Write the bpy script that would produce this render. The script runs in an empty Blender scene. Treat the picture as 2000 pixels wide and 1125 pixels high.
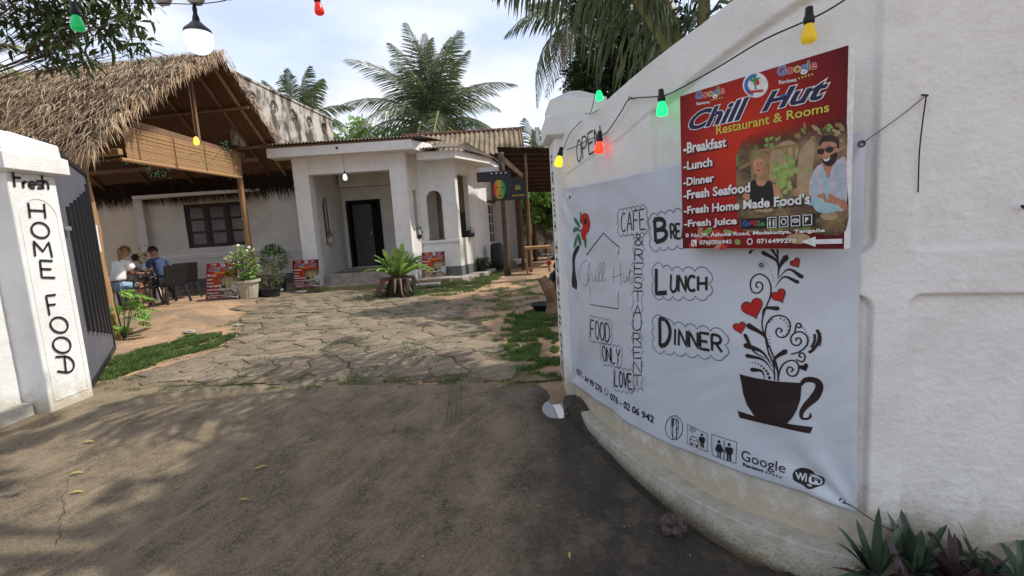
import bpy, bmesh, math, random
import numpy as np
from mathutils import Vector, Matrix, noise
from mathutils.geometry import tessellate_polygon
random.seed(7)
PI = math.pi
scene = bpy.context.scene
COL = scene.collection

# ------------------------------------------------------------------ camera, sky, sun, exposure
F = 950.0
PITCH, ROLL = math.radians(7.3), math.radians(3.7)
CAMZ = 1.5
fwd = Vector((0, math.cos(PITCH), -math.sin(PITCH)))
_r0 = Vector((1, 0, 0)); _u0 = _r0.cross(fwd)
c_right = _r0*math.cos(ROLL) - _u0*math.sin(ROLL)
c_up = _r0*math.sin(ROLL) + _u0*math.cos(ROLL)
cam_d = bpy.data.cameras.new('camera'); cam = bpy.data.objects.new('camera', cam_d); COL.objects.link(cam)
m = Matrix((c_right, c_up, -fwd)).transposed().to_4x4(); m.translation = Vector((0, 0, CAMZ))
cam.matrix_world = m
cam_d.sensor_width = 36; cam_d.lens = F/2000*36; cam_d.clip_start = .05; cam_d.clip_end = 3000
scene.camera = cam

SUN_EL, SUN_AZ = math.radians(52), math.radians(4)      # azimuth measured from +X towards +Y
sun_dir = Vector((math.cos(SUN_EL)*math.cos(SUN_AZ), math.cos(SUN_EL)*math.sin(SUN_AZ), math.sin(SUN_EL)))
world = bpy.data.worlds.new('World'); scene.world = world; world.use_nodes = True
wn, wl = world.node_tree.nodes, world.node_tree.links
wn.clear()
wo = wn.new('ShaderNodeOutputWorld'); bg = wn.new('ShaderNodeBackground'); bg.inputs[1].default_value = .15
sky = wn.new('ShaderNodeTexSky'); sky.sky_type = 'NISHITA'; sky.sun_disc = False
sky.sun_elevation = SUN_EL; sky.sun_rotation = math.radians(90)-SUN_AZ
sky.air_density = 1.0; sky.dust_density = 1.5; sky.ozone_density = 1.2
tc = wn.new('ShaderNodeTexCoord'); mp = wn.new('ShaderNodeMapping'); mp.inputs['Scale'].default_value = (1.3, 1.3, 3.2)
nz = wn.new('ShaderNodeTexNoise'); nz.inputs['Scale'].default_value = 1.5; nz.inputs['Detail'].default_value = 7; nz.inputs['Roughness'].default_value = .52
cr = wn.new('ShaderNodeValToRGB'); cr.color_ramp.elements[0].position = .38; cr.color_ramp.elements[0].color = (.5, .5, .5, 1)
cr.color_ramp.elements[1].position = .62; cr.color_ramp.elements[1].color = (1, 1, 1, 1)
nz2 = wn.new('ShaderNodeTexNoise'); nz2.inputs['Scale'].default_value = 3.2; nz2.inputs['Detail'].default_value = 6
cr2 = wn.new('ShaderNodeValToRGB'); cr2.color_ramp.elements[0].position = .35; cr2.color_ramp.elements[0].color = (2.75, 2.95, 3.5, 1)
cr2.color_ramp.elements[1].position = .65; cr2.color_ramp.elements[1].color = (4.1, 4.15, 4.35, 1)
mx = wn.new('ShaderNodeMixRGB')
wl.new(tc.outputs['Generated'], mp.inputs[0]); wl.new(mp.outputs[0], nz.inputs[0]); wl.new(mp.outputs[0], nz2.inputs[0])
wl.new(nz.outputs[0], cr.inputs[0]); wl.new(nz2.outputs[0], cr2.inputs[0])
wl.new(cr.outputs[0], mx.inputs[0]); wl.new(sky.outputs[0], mx.inputs[1]); wl.new(cr2.outputs[0], mx.inputs[2])
wl.new(mx.outputs[0], bg.inputs[0]); wl.new(bg.outputs[0], wo.inputs[0])
sd = bpy.data.lights.new('sun', 'SUN'); sd.energy = 2.4; sd.angle = math.radians(.6); sd.color = (1, .95, .87)
so = bpy.data.objects.new('sun', sd); COL.objects.link(so)
so.rotation_euler = sun_dir.to_track_quat('Z', 'Y').to_euler(); so.location = (8, 0, 20)
scene.view_settings.view_transform = 'Standard'; scene.view_settings.look = 'None'
scene.view_settings.exposure = .98; scene.view_settings.gamma = 1
scene.view_settings.use_curve_mapping = False
scene.render.engine = 'CYCLES'
scene.cycles.max_bounces = 7; scene.cycles.diffuse_bounces = 4; scene.cycles.transparent_max_bounces = 8

# ------------------------------------------------------------------ measuring helpers
def ray(u, v): return fwd + c_right*((u-1000)/F) - c_up*((v-562.5)/F)
def gz(x, y):
    z = 0.0
    if y < 4.5: z = -.08*(4.5-max(y, .2))
    if y > 8:
        t = min(1, (y-8)/4); z += .06*t*t*(3-2*t)
        a = max(0, min(1, (y-8.5)/.7)); b = max(0, min(1, (-5.3-x)/1.3)); z += .17*a*a*(3-2*a)*b*b*(3-2*b)
    return z
def G(u, v, z=0.0):
    d = ray(u, v); t = (z-CAMZ)/d.z; return Vector((d.x*t, d.y*t, z))
def GT(u, v):
    p = G(u, v, 0)
    for _ in range(6): p = G(u, v, gz(p.x, p.y))
    return p
def atY(u, v, y):
    d = ray(u, v); t = y/d.y; return Vector((d.x*t, y, CAMZ+d.z*t))

# ------------------------------------------------------------------ materials
def lin(c): return tuple(((x/12.92) if x <= .04045 else ((x+.055)/1.055)**2.4) for x in c)
def mat(name, c, rough=.8, c2=None, scale=6, bump=0, bscale=40, spec=.3, metal=0, detail=5, emit=None, es=0, trans=0, obj_var=0, stretch=None, lo=.35, hi=.65):
    mt = bpy.data.materials.new(name); mt.use_nodes = True
    n, l = mt.node_tree.nodes, mt.node_tree.links
    b = n['Principled BSDF']; b.inputs['Roughness'].default_value = rough; b.inputs['Metallic'].default_value = metal
    b.inputs['Specular IOR Level'].default_value = spec
    b.inputs['Base Color'].default_value = (*c, 1)
    t = n.new('ShaderNodeTexCoord'); vec = t.outputs['Object']
    if stretch:
        mpn = n.new('ShaderNodeMapping'); mpn.inputs['Scale'].default_value = stretch; l.new(vec, mpn.inputs[0]); vec = mpn.outputs[0]
    last = None
    if c2:
        x = n.new('ShaderNodeTexNoise'); x.inputs['Scale'].default_value = scale; x.inputs['Detail'].default_value = detail
        x.inputs['Roughness'].default_value = .62
        r = n.new('ShaderNodeValToRGB'); r.color_ramp.elements[0].position = lo; r.color_ramp.elements[1].position = hi
        r.color_ramp.elements[0].color = (*c, 1); r.color_ramp.elements[1].color = (*c2, 1)
        l.new(vec, x.inputs[0]); l.new(x.outputs[0], r.inputs[0]); last = r.outputs[0]
    if obj_var:
        oi = n.new('ShaderNodeObjectInfo'); mr = n.new('ShaderNodeMapRange'); mr.inputs[3].default_value = 1-obj_var; mr.inputs[4].default_value = 1+obj_var
        l.new(oi.outputs['Random'], mr.inputs[0])
        hs = n.new('ShaderNodeHueSaturation'); l.new(mr.outputs[0], hs.inputs['Value'])
        if last: l.new(last, hs.inputs['Color'])
        else: hs.inputs['Color'].default_value = (*c, 1)
        last = hs.outputs[0]
    if last: l.new(last, b.inputs['Base Color'])
    if bump:
        x2 = n.new('ShaderNodeTexNoise'); x2.inputs['Scale'].default_value = bscale; x2.inputs['Detail'].default_value = 6
        bp = n.new('ShaderNodeBump'); bp.inputs['Strength'].default_value = bump; bp.inputs['Distance'].default_value = .01
        l.new(vec, x2.inputs[0]); l.new(x2.outputs[0], bp.inputs['Height']); l.new(bp.outputs[0], b.inputs['Normal'])
    if emit: b.inputs['Emission Color'].default_value = (*emit, 1); b.inputs['Emission Strength'].default_value = es
    if trans: b.inputs['Transmission Weight'].default_value = trans
    return mt
def speckle(mt, col, scale, lo, hi, amt=.6):
    n, l = mt.node_tree.nodes, mt.node_tree.links; b = n['Principled BSDF']; g = n.new('ShaderNodeNewGeometry')
    x = n.new('ShaderNodeTexNoise'); x.inputs['Scale'].default_value = scale; x.inputs['Detail'].default_value = 9; x.inputs['Roughness'].default_value = .75; l.new(g.outputs['Position'], x.inputs[0])
    r = n.new('ShaderNodeMapRange'); r.inputs[1].default_value = lo; r.inputs[2].default_value = hi; r.inputs[4].default_value = amt; l.new(x.outputs[0], r.inputs[0])
    q = n.new('ShaderNodeMixRGB'); l.new(r.outputs[0], q.inputs[0]); q.inputs[2].default_value = (*col, 1)
    s_ = b.inputs['Base Color']
    if s_.links: l.new(s_.links[0].from_socket, q.inputs[1])
    else: q.inputs[1].default_value = s_.default_value
    l.new(q.outputs[0], s_); return mt
def leafmat(name, c, c2, rough=.45, tr=.25):
    mt = mat(name, c, rough, c2, 3.5, spec=.4)
    n, l = mt.node_tree.nodes, mt.node_tree.links
    b = n['Principled BSDF']; o = n['Material Output']
    g = n.new('ShaderNodeNewGeometry'); hs = n.new('ShaderNodeHueSaturation'); mr = n.new('ShaderNodeMapRange')
    mr.inputs[3].default_value = .6; mr.inputs[4].default_value = 1.45
    l.new(g.outputs['Random Per Island'], mr.inputs[0]); l.new(mr.outputs[0], hs.inputs['Value'])
    src = b.inputs['Base Color'].links[0].from_socket
    l.new(src, hs.inputs['Color']); l.new(hs.outputs[0], b.inputs['Base Color'])
    tl = n.new('ShaderNodeBsdfTranslucent'); l.new(hs.outputs[0], tl.inputs[0]); ms = n.new('ShaderNodeMixShader'); ms.inputs[0].default_value = tr
    l.new(b.outputs[0], ms.inputs[1]); l.new(tl.outputs[0], ms.inputs[2]); l.new(ms.outputs[0], o.inputs[0])
    return mt
def dirt(mt, zlo, zhi, col, nscale=5, strength=1, field='z', bumpn=None):
    """weathering: colour creeping up from the foot of a wall (a real stain), broken by noise"""
    n, l = mt.node_tree.nodes, mt.node_tree.links; b = n['Principled BSDF']
    g = n.new('ShaderNodeNewGeometry'); sx = n.new('ShaderNodeSeparateXYZ'); l.new(g.outputs['Position'], sx.inputs[0])
    x = n.new('ShaderNodeTexNoise'); x.inputs['Scale'].default_value = nscale; x.inputs['Detail'].default_value = 8; x.inputs['Roughness'].default_value = .7
    l.new(g.outputs['Position'], x.inputs[0])
    mr = n.new('ShaderNodeMapRange'); mr.inputs[1].default_value = zlo; mr.inputs[2].default_value = zhi; mr.inputs[3].default_value = 1; mr.inputs[4].default_value = 0
    l.new(sx.outputs['Z'], mr.inputs[0])
    a = n.new('ShaderNodeMath'); a.operation = 'ADD'; l.new(mr.outputs[0], a.inputs[0]); l.new(x.outputs[0], a.inputs[1])
    r = n.new('ShaderNodeMapRange'); r.inputs[1].default_value = .85; r.inputs[2].default_value = 1.25; r.inputs[4].default_value = strength; l.new(a.outputs[0], r.inputs[0])
    mxn = n.new('ShaderNodeMixRGB'); l.new(r.outputs[0], mxn.inputs[0]); mxn.inputs[2].default_value = (*col, 1)
    if b.inputs['Base Color'].links: l.new(b.inputs['Base Color'].links[0].from_socket, mxn.inputs[1])
    else: mxn.inputs[1].default_value = b.inputs['Base Color'].default_value
    l.new(mxn.outputs[0], b.inputs['Base Color'])
    return mt

M = {}
M['plaster'] = dirt(mat('white plaster', (.77, .77, .755), .85, (.69, .69, .67), 3, .5, 55), -.15, .50, (.36, .29, .17), 9, .75)
speckle(M['plaster'], (.30, .27, .20), 55, .70, .76, .8); speckle(M['plaster'], (.55, .52, .45), 1.7, .52, .74, .55); speckle(M['plaster'], (.60, .58, .53), 9, .55, .75, .5)
M['housewall'] = dirt(mat('painted house wall', (.68, .66, .62), .85, (.58, .56, .52), 1.6, .25, 30), .1, .5, (.30, .25, .2), 6, .5)
M['white'] = mat('white paint', (.76, .755, .74), .7, (.68, .67, .65), 4, .2, 40)
M['creamwall'] = mat('cream wall', (.56, .48, .37), .85, (.48, .41, .32), 1.5, .2, 30)
M['dado'] = mat('dark grey dado', (.10, .10, .105), .8, (.14, .14, .14), 4)
M['plinth'] = dirt(dirt(mat('mossy concrete plinth', (.50, .48, .42), .95, (.36, .34, .27), 12, .9, 80, detail=10), -.26, -.03, (.15, .12, .055), 60, .85), -.45, -.14, (.05, .043, .02), 35, .9)
M['oldwall'] = mat('old stained wall', (.46, .42, .37), .95, (.085, .07, .055), 2.6, .6, 30, stretch=(1, 1, .55), lo=.42, hi=.56, detail=9)
M['gate'] = mat('grey gate paint', (.095, .10, .125), .55, (.125, .13, .15), 2, .1, 20, spec=.5)
M['blackmetal'] = mat('black metal', (.012, .012, .015), .45, spec=.5)
M['ink'] = mat('black marker ink', (.018, .016, .018), .6)
M['inkblue'] = mat('grey blue marker ink', (.10, .12, .17), .6)
M['brownink'] = mat('dark brown ink', (.022, .012, .012), .6)
M['red'] = mat('red ink', (.42, .015, .012), .55)
M['greenink'] = mat('green ink', (.02, .16, .08), .6)
M['banner'] = mat('banner vinyl', (.55, .59, .65), .38, (.50, .545, .61), 1.3, .15, 8, spec=.45)
speckle(M['banner'], (.36, .40, .44), 2.2, .52, .75, .35); speckle(M['banner'], (.25, .27, .28), 38, .71, .77, .6)
M['darkwood'] = mat('dark window wood', (.022, .014, .012), .5, (.035, .02, .016), 4)
M['glass'] = mat('dusty window glass', (.04, .036, .034), .2, (.075, .068, .06), 3, spec=.5)
M['doorleaf'] = mat('grey door leaf', (.085, .08, .085), .5)
M['black'] = mat('near black interior', (.01, .01, .01), .9)
M['concrete'] = mat('step concrete', (.40, .37, .33), .95, (.24, .21, .18), 4, .5, 40)
M['kerbmoss'] = mat('mossy step edge', (.26, .22, .12), .95, (.15, .14, .07), 8, .6, 40)
M['photo_bg'] = None
M['thatch'] = mat('dry coconut thatch', (.30, .205, .115), .85, (.47, .36, .235), 9, stretch=(1, 1, 1))
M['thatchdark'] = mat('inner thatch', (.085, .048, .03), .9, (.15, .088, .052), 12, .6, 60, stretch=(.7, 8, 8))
M['pole'] = mat('peeled timber pole', (.28, .155, .075), .7, (.38, .22, .11), 5, .4, 30, stretch=(1, 1, .3))
M['timber'] = mat('brown timber', (.16, .09, .05), .7, (.22, .13, .075), 5, .3, 30)
M['blind'] = mat('bamboo blind', (.30, .18, .085), .65, (.40, .24, .115), 30)
M['trunk'] = mat('palm trunk', (.17, .145, .12), .95, (.09, .075, .06), 6, .8, 20, stretch=(1, 1, 3))
M['bark'] = mat('tree bark', (.12, .085, .06), .95, (.07, .05, .035), 8, .8, 30)
M['palm'] = leafmat('coconut leaf', (.045, .08, .032), (.14, .18, .095), .34)
M['palmyellow'] = leafmat('yellowing leaf', (.24, .26, .09), (.14, .19, .05))
M['deadfrond'] = leafmat('dead brown frond', (.17, .11, .085), (.24, .17, .13))
M['rachis'] = mat('frond stalk', (.17, .19, .06), .5, (.22, .16, .08), 5)
M['leafdark'] = leafmat('dark green leaf', (.018, .05, .012), (.04, .085, .02))
M['mango'] = leafmat('mango leaf', (.035, .065, .022), (.08, .12, .04))
M['leaflight'] = leafmat('light green leaf', (.14, .30, .05), (.24, .40, .09), tr=.4)
M['leafmid'] = leafmat('mid green leaf', (.05, .13, .025), (.10, .2, .04), tr=.35)
M['variegated'] = leafmat('variegated leaf', (.13, .25, .06), (.48, .5, .26), tr=.3)
M['greyleaf'] = leafmat('grey green leaf', (.10, .14, .06), (.22, .2, .13), tr=.3)
M['rhoeo'] = leafmat('dark boat lily leaf', (.030, .062, .035), (.085, .12, .065), .38, .12)
M['rhoeo2'] = leafmat('purplish boat lily leaf', (.05, .025, .035), (.10, .06, .06), .38, .12)
M['grass'] = leafmat('grass blade', (.06, .115, .028), (.15, .22, .06), .6, .3)
M['fringe'] = mat('dark hanging thatch ends', (.022, .014, .009), .95, (.05, .03, .02), 20)
M['fallen'] = leafmat('fallen yellow leaf', (.42, .36, .08), (.33, .32, .08), .5, .2)
M['rust'] = mat('rusty cable wire', (.03, .022, .02), .7)
M['lath'] = mat('lath wood', (.35, .26, .18), .8, (.25, .18, .12), 5)
M['cement_sheet'] = mat('weathered cement sheet', (.25, .195, .125), .9, (.12, .092, .062), 5, .5, 20, stretch=(1, .3, .3))
M['metal_sheet'] = mat('rusty metal sheet', (.09, .07, .055), .75, (.15, .115, .085), 3, .3, 20)
M['ridge'] = mat('ridge cap', (.13, .055, .04), .9, (.08, .04, .03), 6)
M['pot_white'] = mat('cream fluted pot', (.45, .41, .32), .8, (.34, .30, .22), 5, .2, 30)
M['pot_black'] = mat('black plastic pot', (.02, .02, .022), .5)
M['soil'] = mat('soil', (.06, .04, .028), .95, (.1, .07, .05), 20, .6, 50)
M['rattan'] = mat('black rattan', (.011, .010, .010), .55, (.02, .018, .018), 40, .5, 90)
M['brownplastic'] = mat('brown plastic', (.035, .022, .020), .4, spec=.5)
M['tabletop'] = mat('dark table top', (.07, .045, .035), .5)
M['skin'] = mat('skin', (.50, .27, .18), .55, (.45, .23, .15), 9)
M['skin2'] = mat('tanned skin', (.38, .19, .115), .55)
M['hairblond'] = mat('dark blond hair', (.20, .105, .05), .6, (.34, .2, .09), 30, stretch=(1, 1, .2))
M['hairbrown'] = mat('brown hair', (.045, .022, .015), .6, (.08, .04, .025), 40)
M['tee'] = mat('white cotton', (.78, .78, .78), .9, (.7, .7, .71), 5, .3, 15)
M['navy'] = mat('navy cotton', (.035, .055, .12), .9, (.05, .075, .15), 5)
M['greytee'] = mat('grey cotton', (.35, .38, .4), .9)
M['denim'] = mat('light denim', (.22, .33, .48), .9, (.3, .42, .55), 20)
M['shorts'] = mat('black shorts', (.015, .018, .03), .9)
M['gy'] = mat('yellow bulb glass', (.75, .52, .05), .3, emit=(1, .72, .12), es=.15)
M['sock'] = mat('bulb socket', (.012, .012, .014), .5)
M['rock'] = mat('laterite rock', (.13, .092, .078), .95, (.03, .022, .019), 40, 1, 90)
M['silver'] = mat('zinc metal', (.5, .5, .5), .4, metal=.6)
def bulbmat(name, c, es):
    return mat(name, tuple(.6*x for x in c), .25, emit=c, es=es)
M['bgreen'] = bulbmat('green bulb', (.01, .9, .16), 1.1)
M['bred'] = bulbmat('red bulb', (1, .035, .012), 1.3)
M['byel'] = bulbmat('yellow bulb', (1, .62, .02), .9)
M['byel_off'] = bulbmat('off yellow bulb with glow', (.9, .6, .03), .12)  # slight emission put into the switched-off bulbs so their glass looks bright
M['bred_off'] = bulbmat('off red bulb with glow', (.85, .03, .02), .2)
M['bgreen_off'] = bulbmat('off green bulb with glow', (.02, .55, .15), .2)
M['bwhite'] = bulbmat('white bulb', (.9, .95, 1), .5)
M['bwarm'] = bulbmat('amber bulb', (1, .5, .06), 1.0)
M['fairy'] = bulbmat('green fairy light', (.05, .7, .3), .6)

# ------------------------------------------------------------------ mesh helpers
class MB:
    def __init__(s): s.v = []; s.f = []
    def add(s, vs, fs):
        o = len(s.v); s.v += [tuple(x) for x in vs]; s.f += [tuple(i+o for i in f) for f in fs]; return s
    def box(s, x0, x1, y0, y1, z0, z1):
        return s.add([(x, y, z) for z in (z0, z1) for x, y in ((x0, y0), (x1, y0), (x1, y1), (x0, y1))],
                     [(3, 2, 1, 0), (4, 5, 6, 7), (0, 1, 5, 4), (1, 2, 6, 5), (2, 3, 7, 6), (3, 0, 4, 7)])
    def obox(s, c, ax, ay, az):
        c, ax, ay, az = map(Vector, (c, ax, ay, az))
        vs = [c+ax*i+ay*j+az*k for k in (-1, 1) for i, j in ((-1, -1), (1, -1), (1, 1), (-1, 1))]
        return s.add(vs, [(3, 2, 1, 0), (4, 5, 6, 7), (0, 1, 5, 4), (1, 2, 6, 5), (2, 3, 7, 6), (3, 0, 4, 7)])
    def bar(s, a, b, w, h, upv=(0, 0, 1)):
        a, b = Vector(a), Vector(b); d = b-a; L = d.length; d.normalize(); sd_ = d.cross(Vector(upv))
        if sd_.length < 1e-4: sd_ = Vector((1, 0, 0))
        sd_.normalize(); up_ = sd_.cross(d)
        return s.obox((a+b)/2, d*L/2, sd_*w/2, up_*h/2)
    def tube(s, pts, r, n=8, cap=True, closed=False):
        pts = [Vector(p) for p in pts]; N = len(pts); rs = r if hasattr(r, '__len__') else [r]*N
        base = len(s.v); prev = None
        for i, p in enumerate(pts):
            if closed: d = pts[(i+1) % N]-pts[i-1]
            else: d = pts[min(i+1, N-1)]-pts[max(i-1, 0)]
            if d.length < 1e-9: d = Vector((0, 0, 1))
            d.normalize()
            if prev is None:
                a = d.cross(Vector((0, 0, 1)));
                if a.length < .05: a = d.cross(Vector((1, 0, 0)))
            else: a = prev-d*prev.dot(d)
            a.normalize(); prev = a; b = d.cross(a)
            for k in range(n):
                t = 2*PI*k/n; s.v.append(tuple(p+a*math.cos(t)*rs[i]+b*math.sin(t)*rs[i]))
        R = N if closed else N-1
        for i in range(R):
            for k in range(n):
                j = (i+1) % N
                s.f.append((base+i*n+k, base+i*n+(k+1) % n, base+j*n+(k+1) % n, base+j*n+k))
        if cap and not closed:
            s.f.append(tuple(base+k for k in reversed(range(n)))); s.f.append(tuple(base+(N-1)*n+k for k in range(n)))
        return s
    def lathe(s, prof, c=(0, 0, 0), n=20, flute=0, sx=1, sy=1, mtx=None):
        base = len(s.v); c = Vector(c)
        for r, z in prof:
            for k in range(n):
                t = 2*PI*k/n; rr = r*(1+flute*(k % 2)); p = Vector((rr*math.cos(t)*sx, rr*math.sin(t)*sy, z))
                if mtx: p = mtx@p
                s.v.append(tuple(c+p))
        for i in range(len(prof)-1):
            for k in range(n):
                s.f.append((base+i*n+k, base+i*n+(k+1) % n, base+(i+1)*n+(k+1) % n, base+(i+1)*n+k))
        if prof[0][0] > 1e-5: s.f.append(tuple(base+k for k in reversed(range(n))))
        if prof[-1][0] > 1e-5: s.f.append(tuple(base+(len(prof)-1)*n+k for k in range(n)))
        return s
    def prism(s, poly, z0, z1):
        n = len(poly); base = len(s.v)
        s.v += [(x, y, z0) for x, y in poly]+[(x, y, z1) for x, y in poly]
        s.f.append(tuple(base+i for i in reversed(range(n)))); s.f.append(tuple(base+n+i for i in range(n)))
        for i in range(n): j = (i+1) % n; s.f.append((base+i, base+j, base+n+j, base+n+i))
        return s
    def mesh(s, name, mt=None, smooth=False):
        me = bpy.data.meshes.new(name); me.from_pydata(s.v, [], s.f); me.update()
        if mt: me.materials.append(M[mt] if isinstance(mt, str) else mt)
        if smooth: me.polygons.foreach_set('use_smooth', [True]*len(me.polygons))
        return me
def link(name, me, parent=None, loc=None, rz=None):
    o = bpy.data.objects.new(name, me); COL.objects.link(o)
    if parent: o.parent = parent
    if loc is not None: o.location = loc
    if rz is not None: o.rotation_euler = (0, 0, rz)
    return o
def obj(name, mb, mt, parent=None, smooth=False, bevel=0, loc=None, rz=None, seg=2):
    o = link(name, mb.mesh(name, mt, smooth), parent, loc, rz)
    if bevel:
        b = o.modifiers.new('bevel', 'BEVEL'); b.width = bevel; b.segments = seg; b.limit_method = 'ANGLE'; b.angle_limit = math.radians(35)
    return o
def tag(o, label=None, cat=None, group=None, kind=None):
    if label: o['label'] = label
    if cat: o['category'] = cat
    if group: o['group'] = group
    if kind: o['kind'] = kind
    return o
def thing(name, label, cat, loc=(0, 0, 0), rz=0, group=None):
    o = bpy.data.objects.new(name, None); COL.objects.link(o); o.location = loc; o.rotation_euler = (0, 0, rz); o.empty_display_size = .1
    return tag(o, label, cat, group)
_children = lambda r: [o for o in bpy.data.objects if o.parent == r]
def copy_tree(o, parent=None):
    c = o.copy(); COL.objects.link(c); c.parent = parent
    for ch in _children(o): copy_tree(ch, c)
    return c
def catmull(pts, n=8):
    pts = [Vector(p) for p in pts]; P = [pts[0]*2-pts[1]]+pts+[pts[-1]*2-pts[-2]]; out = []
    for i in range(1, len(P)-2):
        for k in range(n):
            t = k/n; a, b, c, d = P[i-1], P[i], P[i+1], P[i+2]
            out.append(.5*((2*b)+(c-a)*t+(2*a-5*b+4*c-d)*t*t+(3*b-a-3*c+d)*t**3))
    out.append(P[-2]); return out
def rnd(a, b): return random.uniform(a, b)

# wall slab with openings: runs from p0 to p1 in plan, hole outlines in (distance, z)
def slab(p0, p1, z0, z1, th, holes=()):
    p0, p1 = Vector((p0[0], p0[1], 0)), Vector((p1[0], p1[1], 0)); d = (p1-p0); L = d.length; d.normalize()
    nrm = Vector((-d.y, d.x, 0))          # thickness goes this way (behind, for left-to-right walls facing the camera)
    outer = [(0, z0), (L, z0), (L, z1), (0, z1)]; loops = [outer]+[list(h) for h in holes]
    tris = tessellate_polygon([[Vector((a, b, 0)) for a, b in lp] for lp in loops])
    flat = [q for lp in loops for q in lp]; n = len(flat)
    P = lambda q, o: tuple(p0+d*q[0]+nrm*o+Vector((0, 0, q[1])))
    mb = MB(); vs = [P(q, 0) for q in flat]+[P(q, th) for q in flat]; fs = []
    for t in tris: fs.append(tuple(t)); fs.append(tuple(n+i for i in reversed(t)))
    o = 0
    for lp in loops:
        k = len(lp)
        for i in range(k): j = (i+1) % k; fs.append((o+i, o+j, n+o+j, n+o+i))
        o += k
    mb.add(vs, fs); return mb
def fixn(o):
    bm = bmesh.new(); bm.from_mesh(o.data); bmesh.ops.remove_doubles(bm, verts=bm.verts, dist=1e-5); bmesh.ops.recalc_face_normals(bm, faces=bm.faces); bm.to_mesh(o.data); bm.free(); return o
def rect(a0, a1, b0, b1): return [(a0, b0), (a1, b0), (a1, b1), (a0, b1)]
def arch(a0, a1, b0, b1, n=12):
    r = (a1-a0)/2; c = (a0+a1)/2
    return [(a0, b0), (a1, b0)]+[(c+r*math.cos(PI*k/n), b1-r+r*math.sin(PI*k/n)) for k in range(n+1)]
# ------------------------------------------------------------------ GROUND
EDGE = [(-20, 5.5), (-4.8, 5.36), (-1.6, 4.80), (.0, 4.52), (.18, 4.44), (.26, 4.32), (.29, 4.24), (.36, 4.18), (9, 4.18)]
def edge_y(x):
    for (a, b), (c, d) in zip(EDGE, EDGE[1:]):
        if a <= x <= c: return b+(d-b)*(x-a)/(c-a)
    return 5
def lines(lo, hi, step, far): return far[0]+list(np.arange(lo, hi, step))+far[1]
xs = lines(-16, 6, .12, ([-1500, -400, -120, -50, -25], [6, 9, 15, 40, 120, 400, 1500]))
ys = lines(-2, 20, .12, ([-300, -60, -15, -5], [20, 25, 40, 90, 300, 1500]))
def terrain(x, y):
    z = gz(x, y)
    if -16 <= x <= 6 and -2 <= y <= 20:
        z += .02*noise.noise(Vector((x*1.1, y*1.1, 3)))+.008*noise.noise(Vector((x*5, y*5, 1)))-.008
        if y < edge_y(x)-.2: z = gz(x, y)-.05-(.13 if y < 4.0 else 0)
    return z
mb = MB(); nx, ny = len(xs), len(ys)
mb.v = [(x, y, terrain(x, y)) for y in ys for x in xs]
mb.f = [(j*nx+i, j*nx+i+1, (j+1)*nx+i+1, (j+1)*nx+i) for j in range(ny-1) for i in range(nx-1)]
gm = mat('sandy earth', (.40, .255, .15), .95, (.19, .14, .095), .7, .9, 25, detail=10, lo=.42, hi=.62); speckle(gm, (.12, .085, .055), 5, .48, .72, .75); speckle(gm, (.50, .38, .26), 30, .56, .72, .5)
ground = tag(obj('ground', mb, gm, smooth=True), kind='structure')

# concrete apron of the driveway (with a shallow gutter along the curved wall)
WYs, WXs = [-2, 1.67, 1.96, 2.16, 2.40, 2.72, 3.12, 3.70, 4.20], [7, 2.5, 1.70, 1.27, 1.08, .92, .77, .61, .50]
def smooth_(t): t = max(0, min(1, t)); return t*t*(3-2*t)
mb = MB(); X0, X1, NX, NY = -9.0, 2.6, 290, 150
for j in range(NY+1):
    for i in range(NX+1):
        x = X0+(X1-X0)*i/NX; ye = edge_y(x)+.02*noise.noise(Vector((x*3, 0, 5))); t = 1-(1-j/NY)**1.3 if False else j/NY
        y = -2+(ye+2)*t
        z = gz(x, y)+.010+.006*noise.noise(Vector((x*1.3, y*1.3, 8)))
        wq = math.exp(-(((x-.29)/.11)**2+((y-3.98)/.22)**2)**2); z = z*(1-wq)-.085*wq
        z -= .075*smooth_((x-(float(np.interp(y, WYs, WXs))-.24))/.09)*min(1, max(0, (4.0-y)/.25))
        if j == NY: z -= .012
        elif j == NY-1: z -= .004
        mb.v.append((x, y, z))
mb.f = [(j*(NX+1)+i, j*(NX+1)+i+1, (j+1)*(NX+1)+i+1, (j+1)*(NX+1)+i) for j in range(NY) for i in range(NX)]
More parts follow.
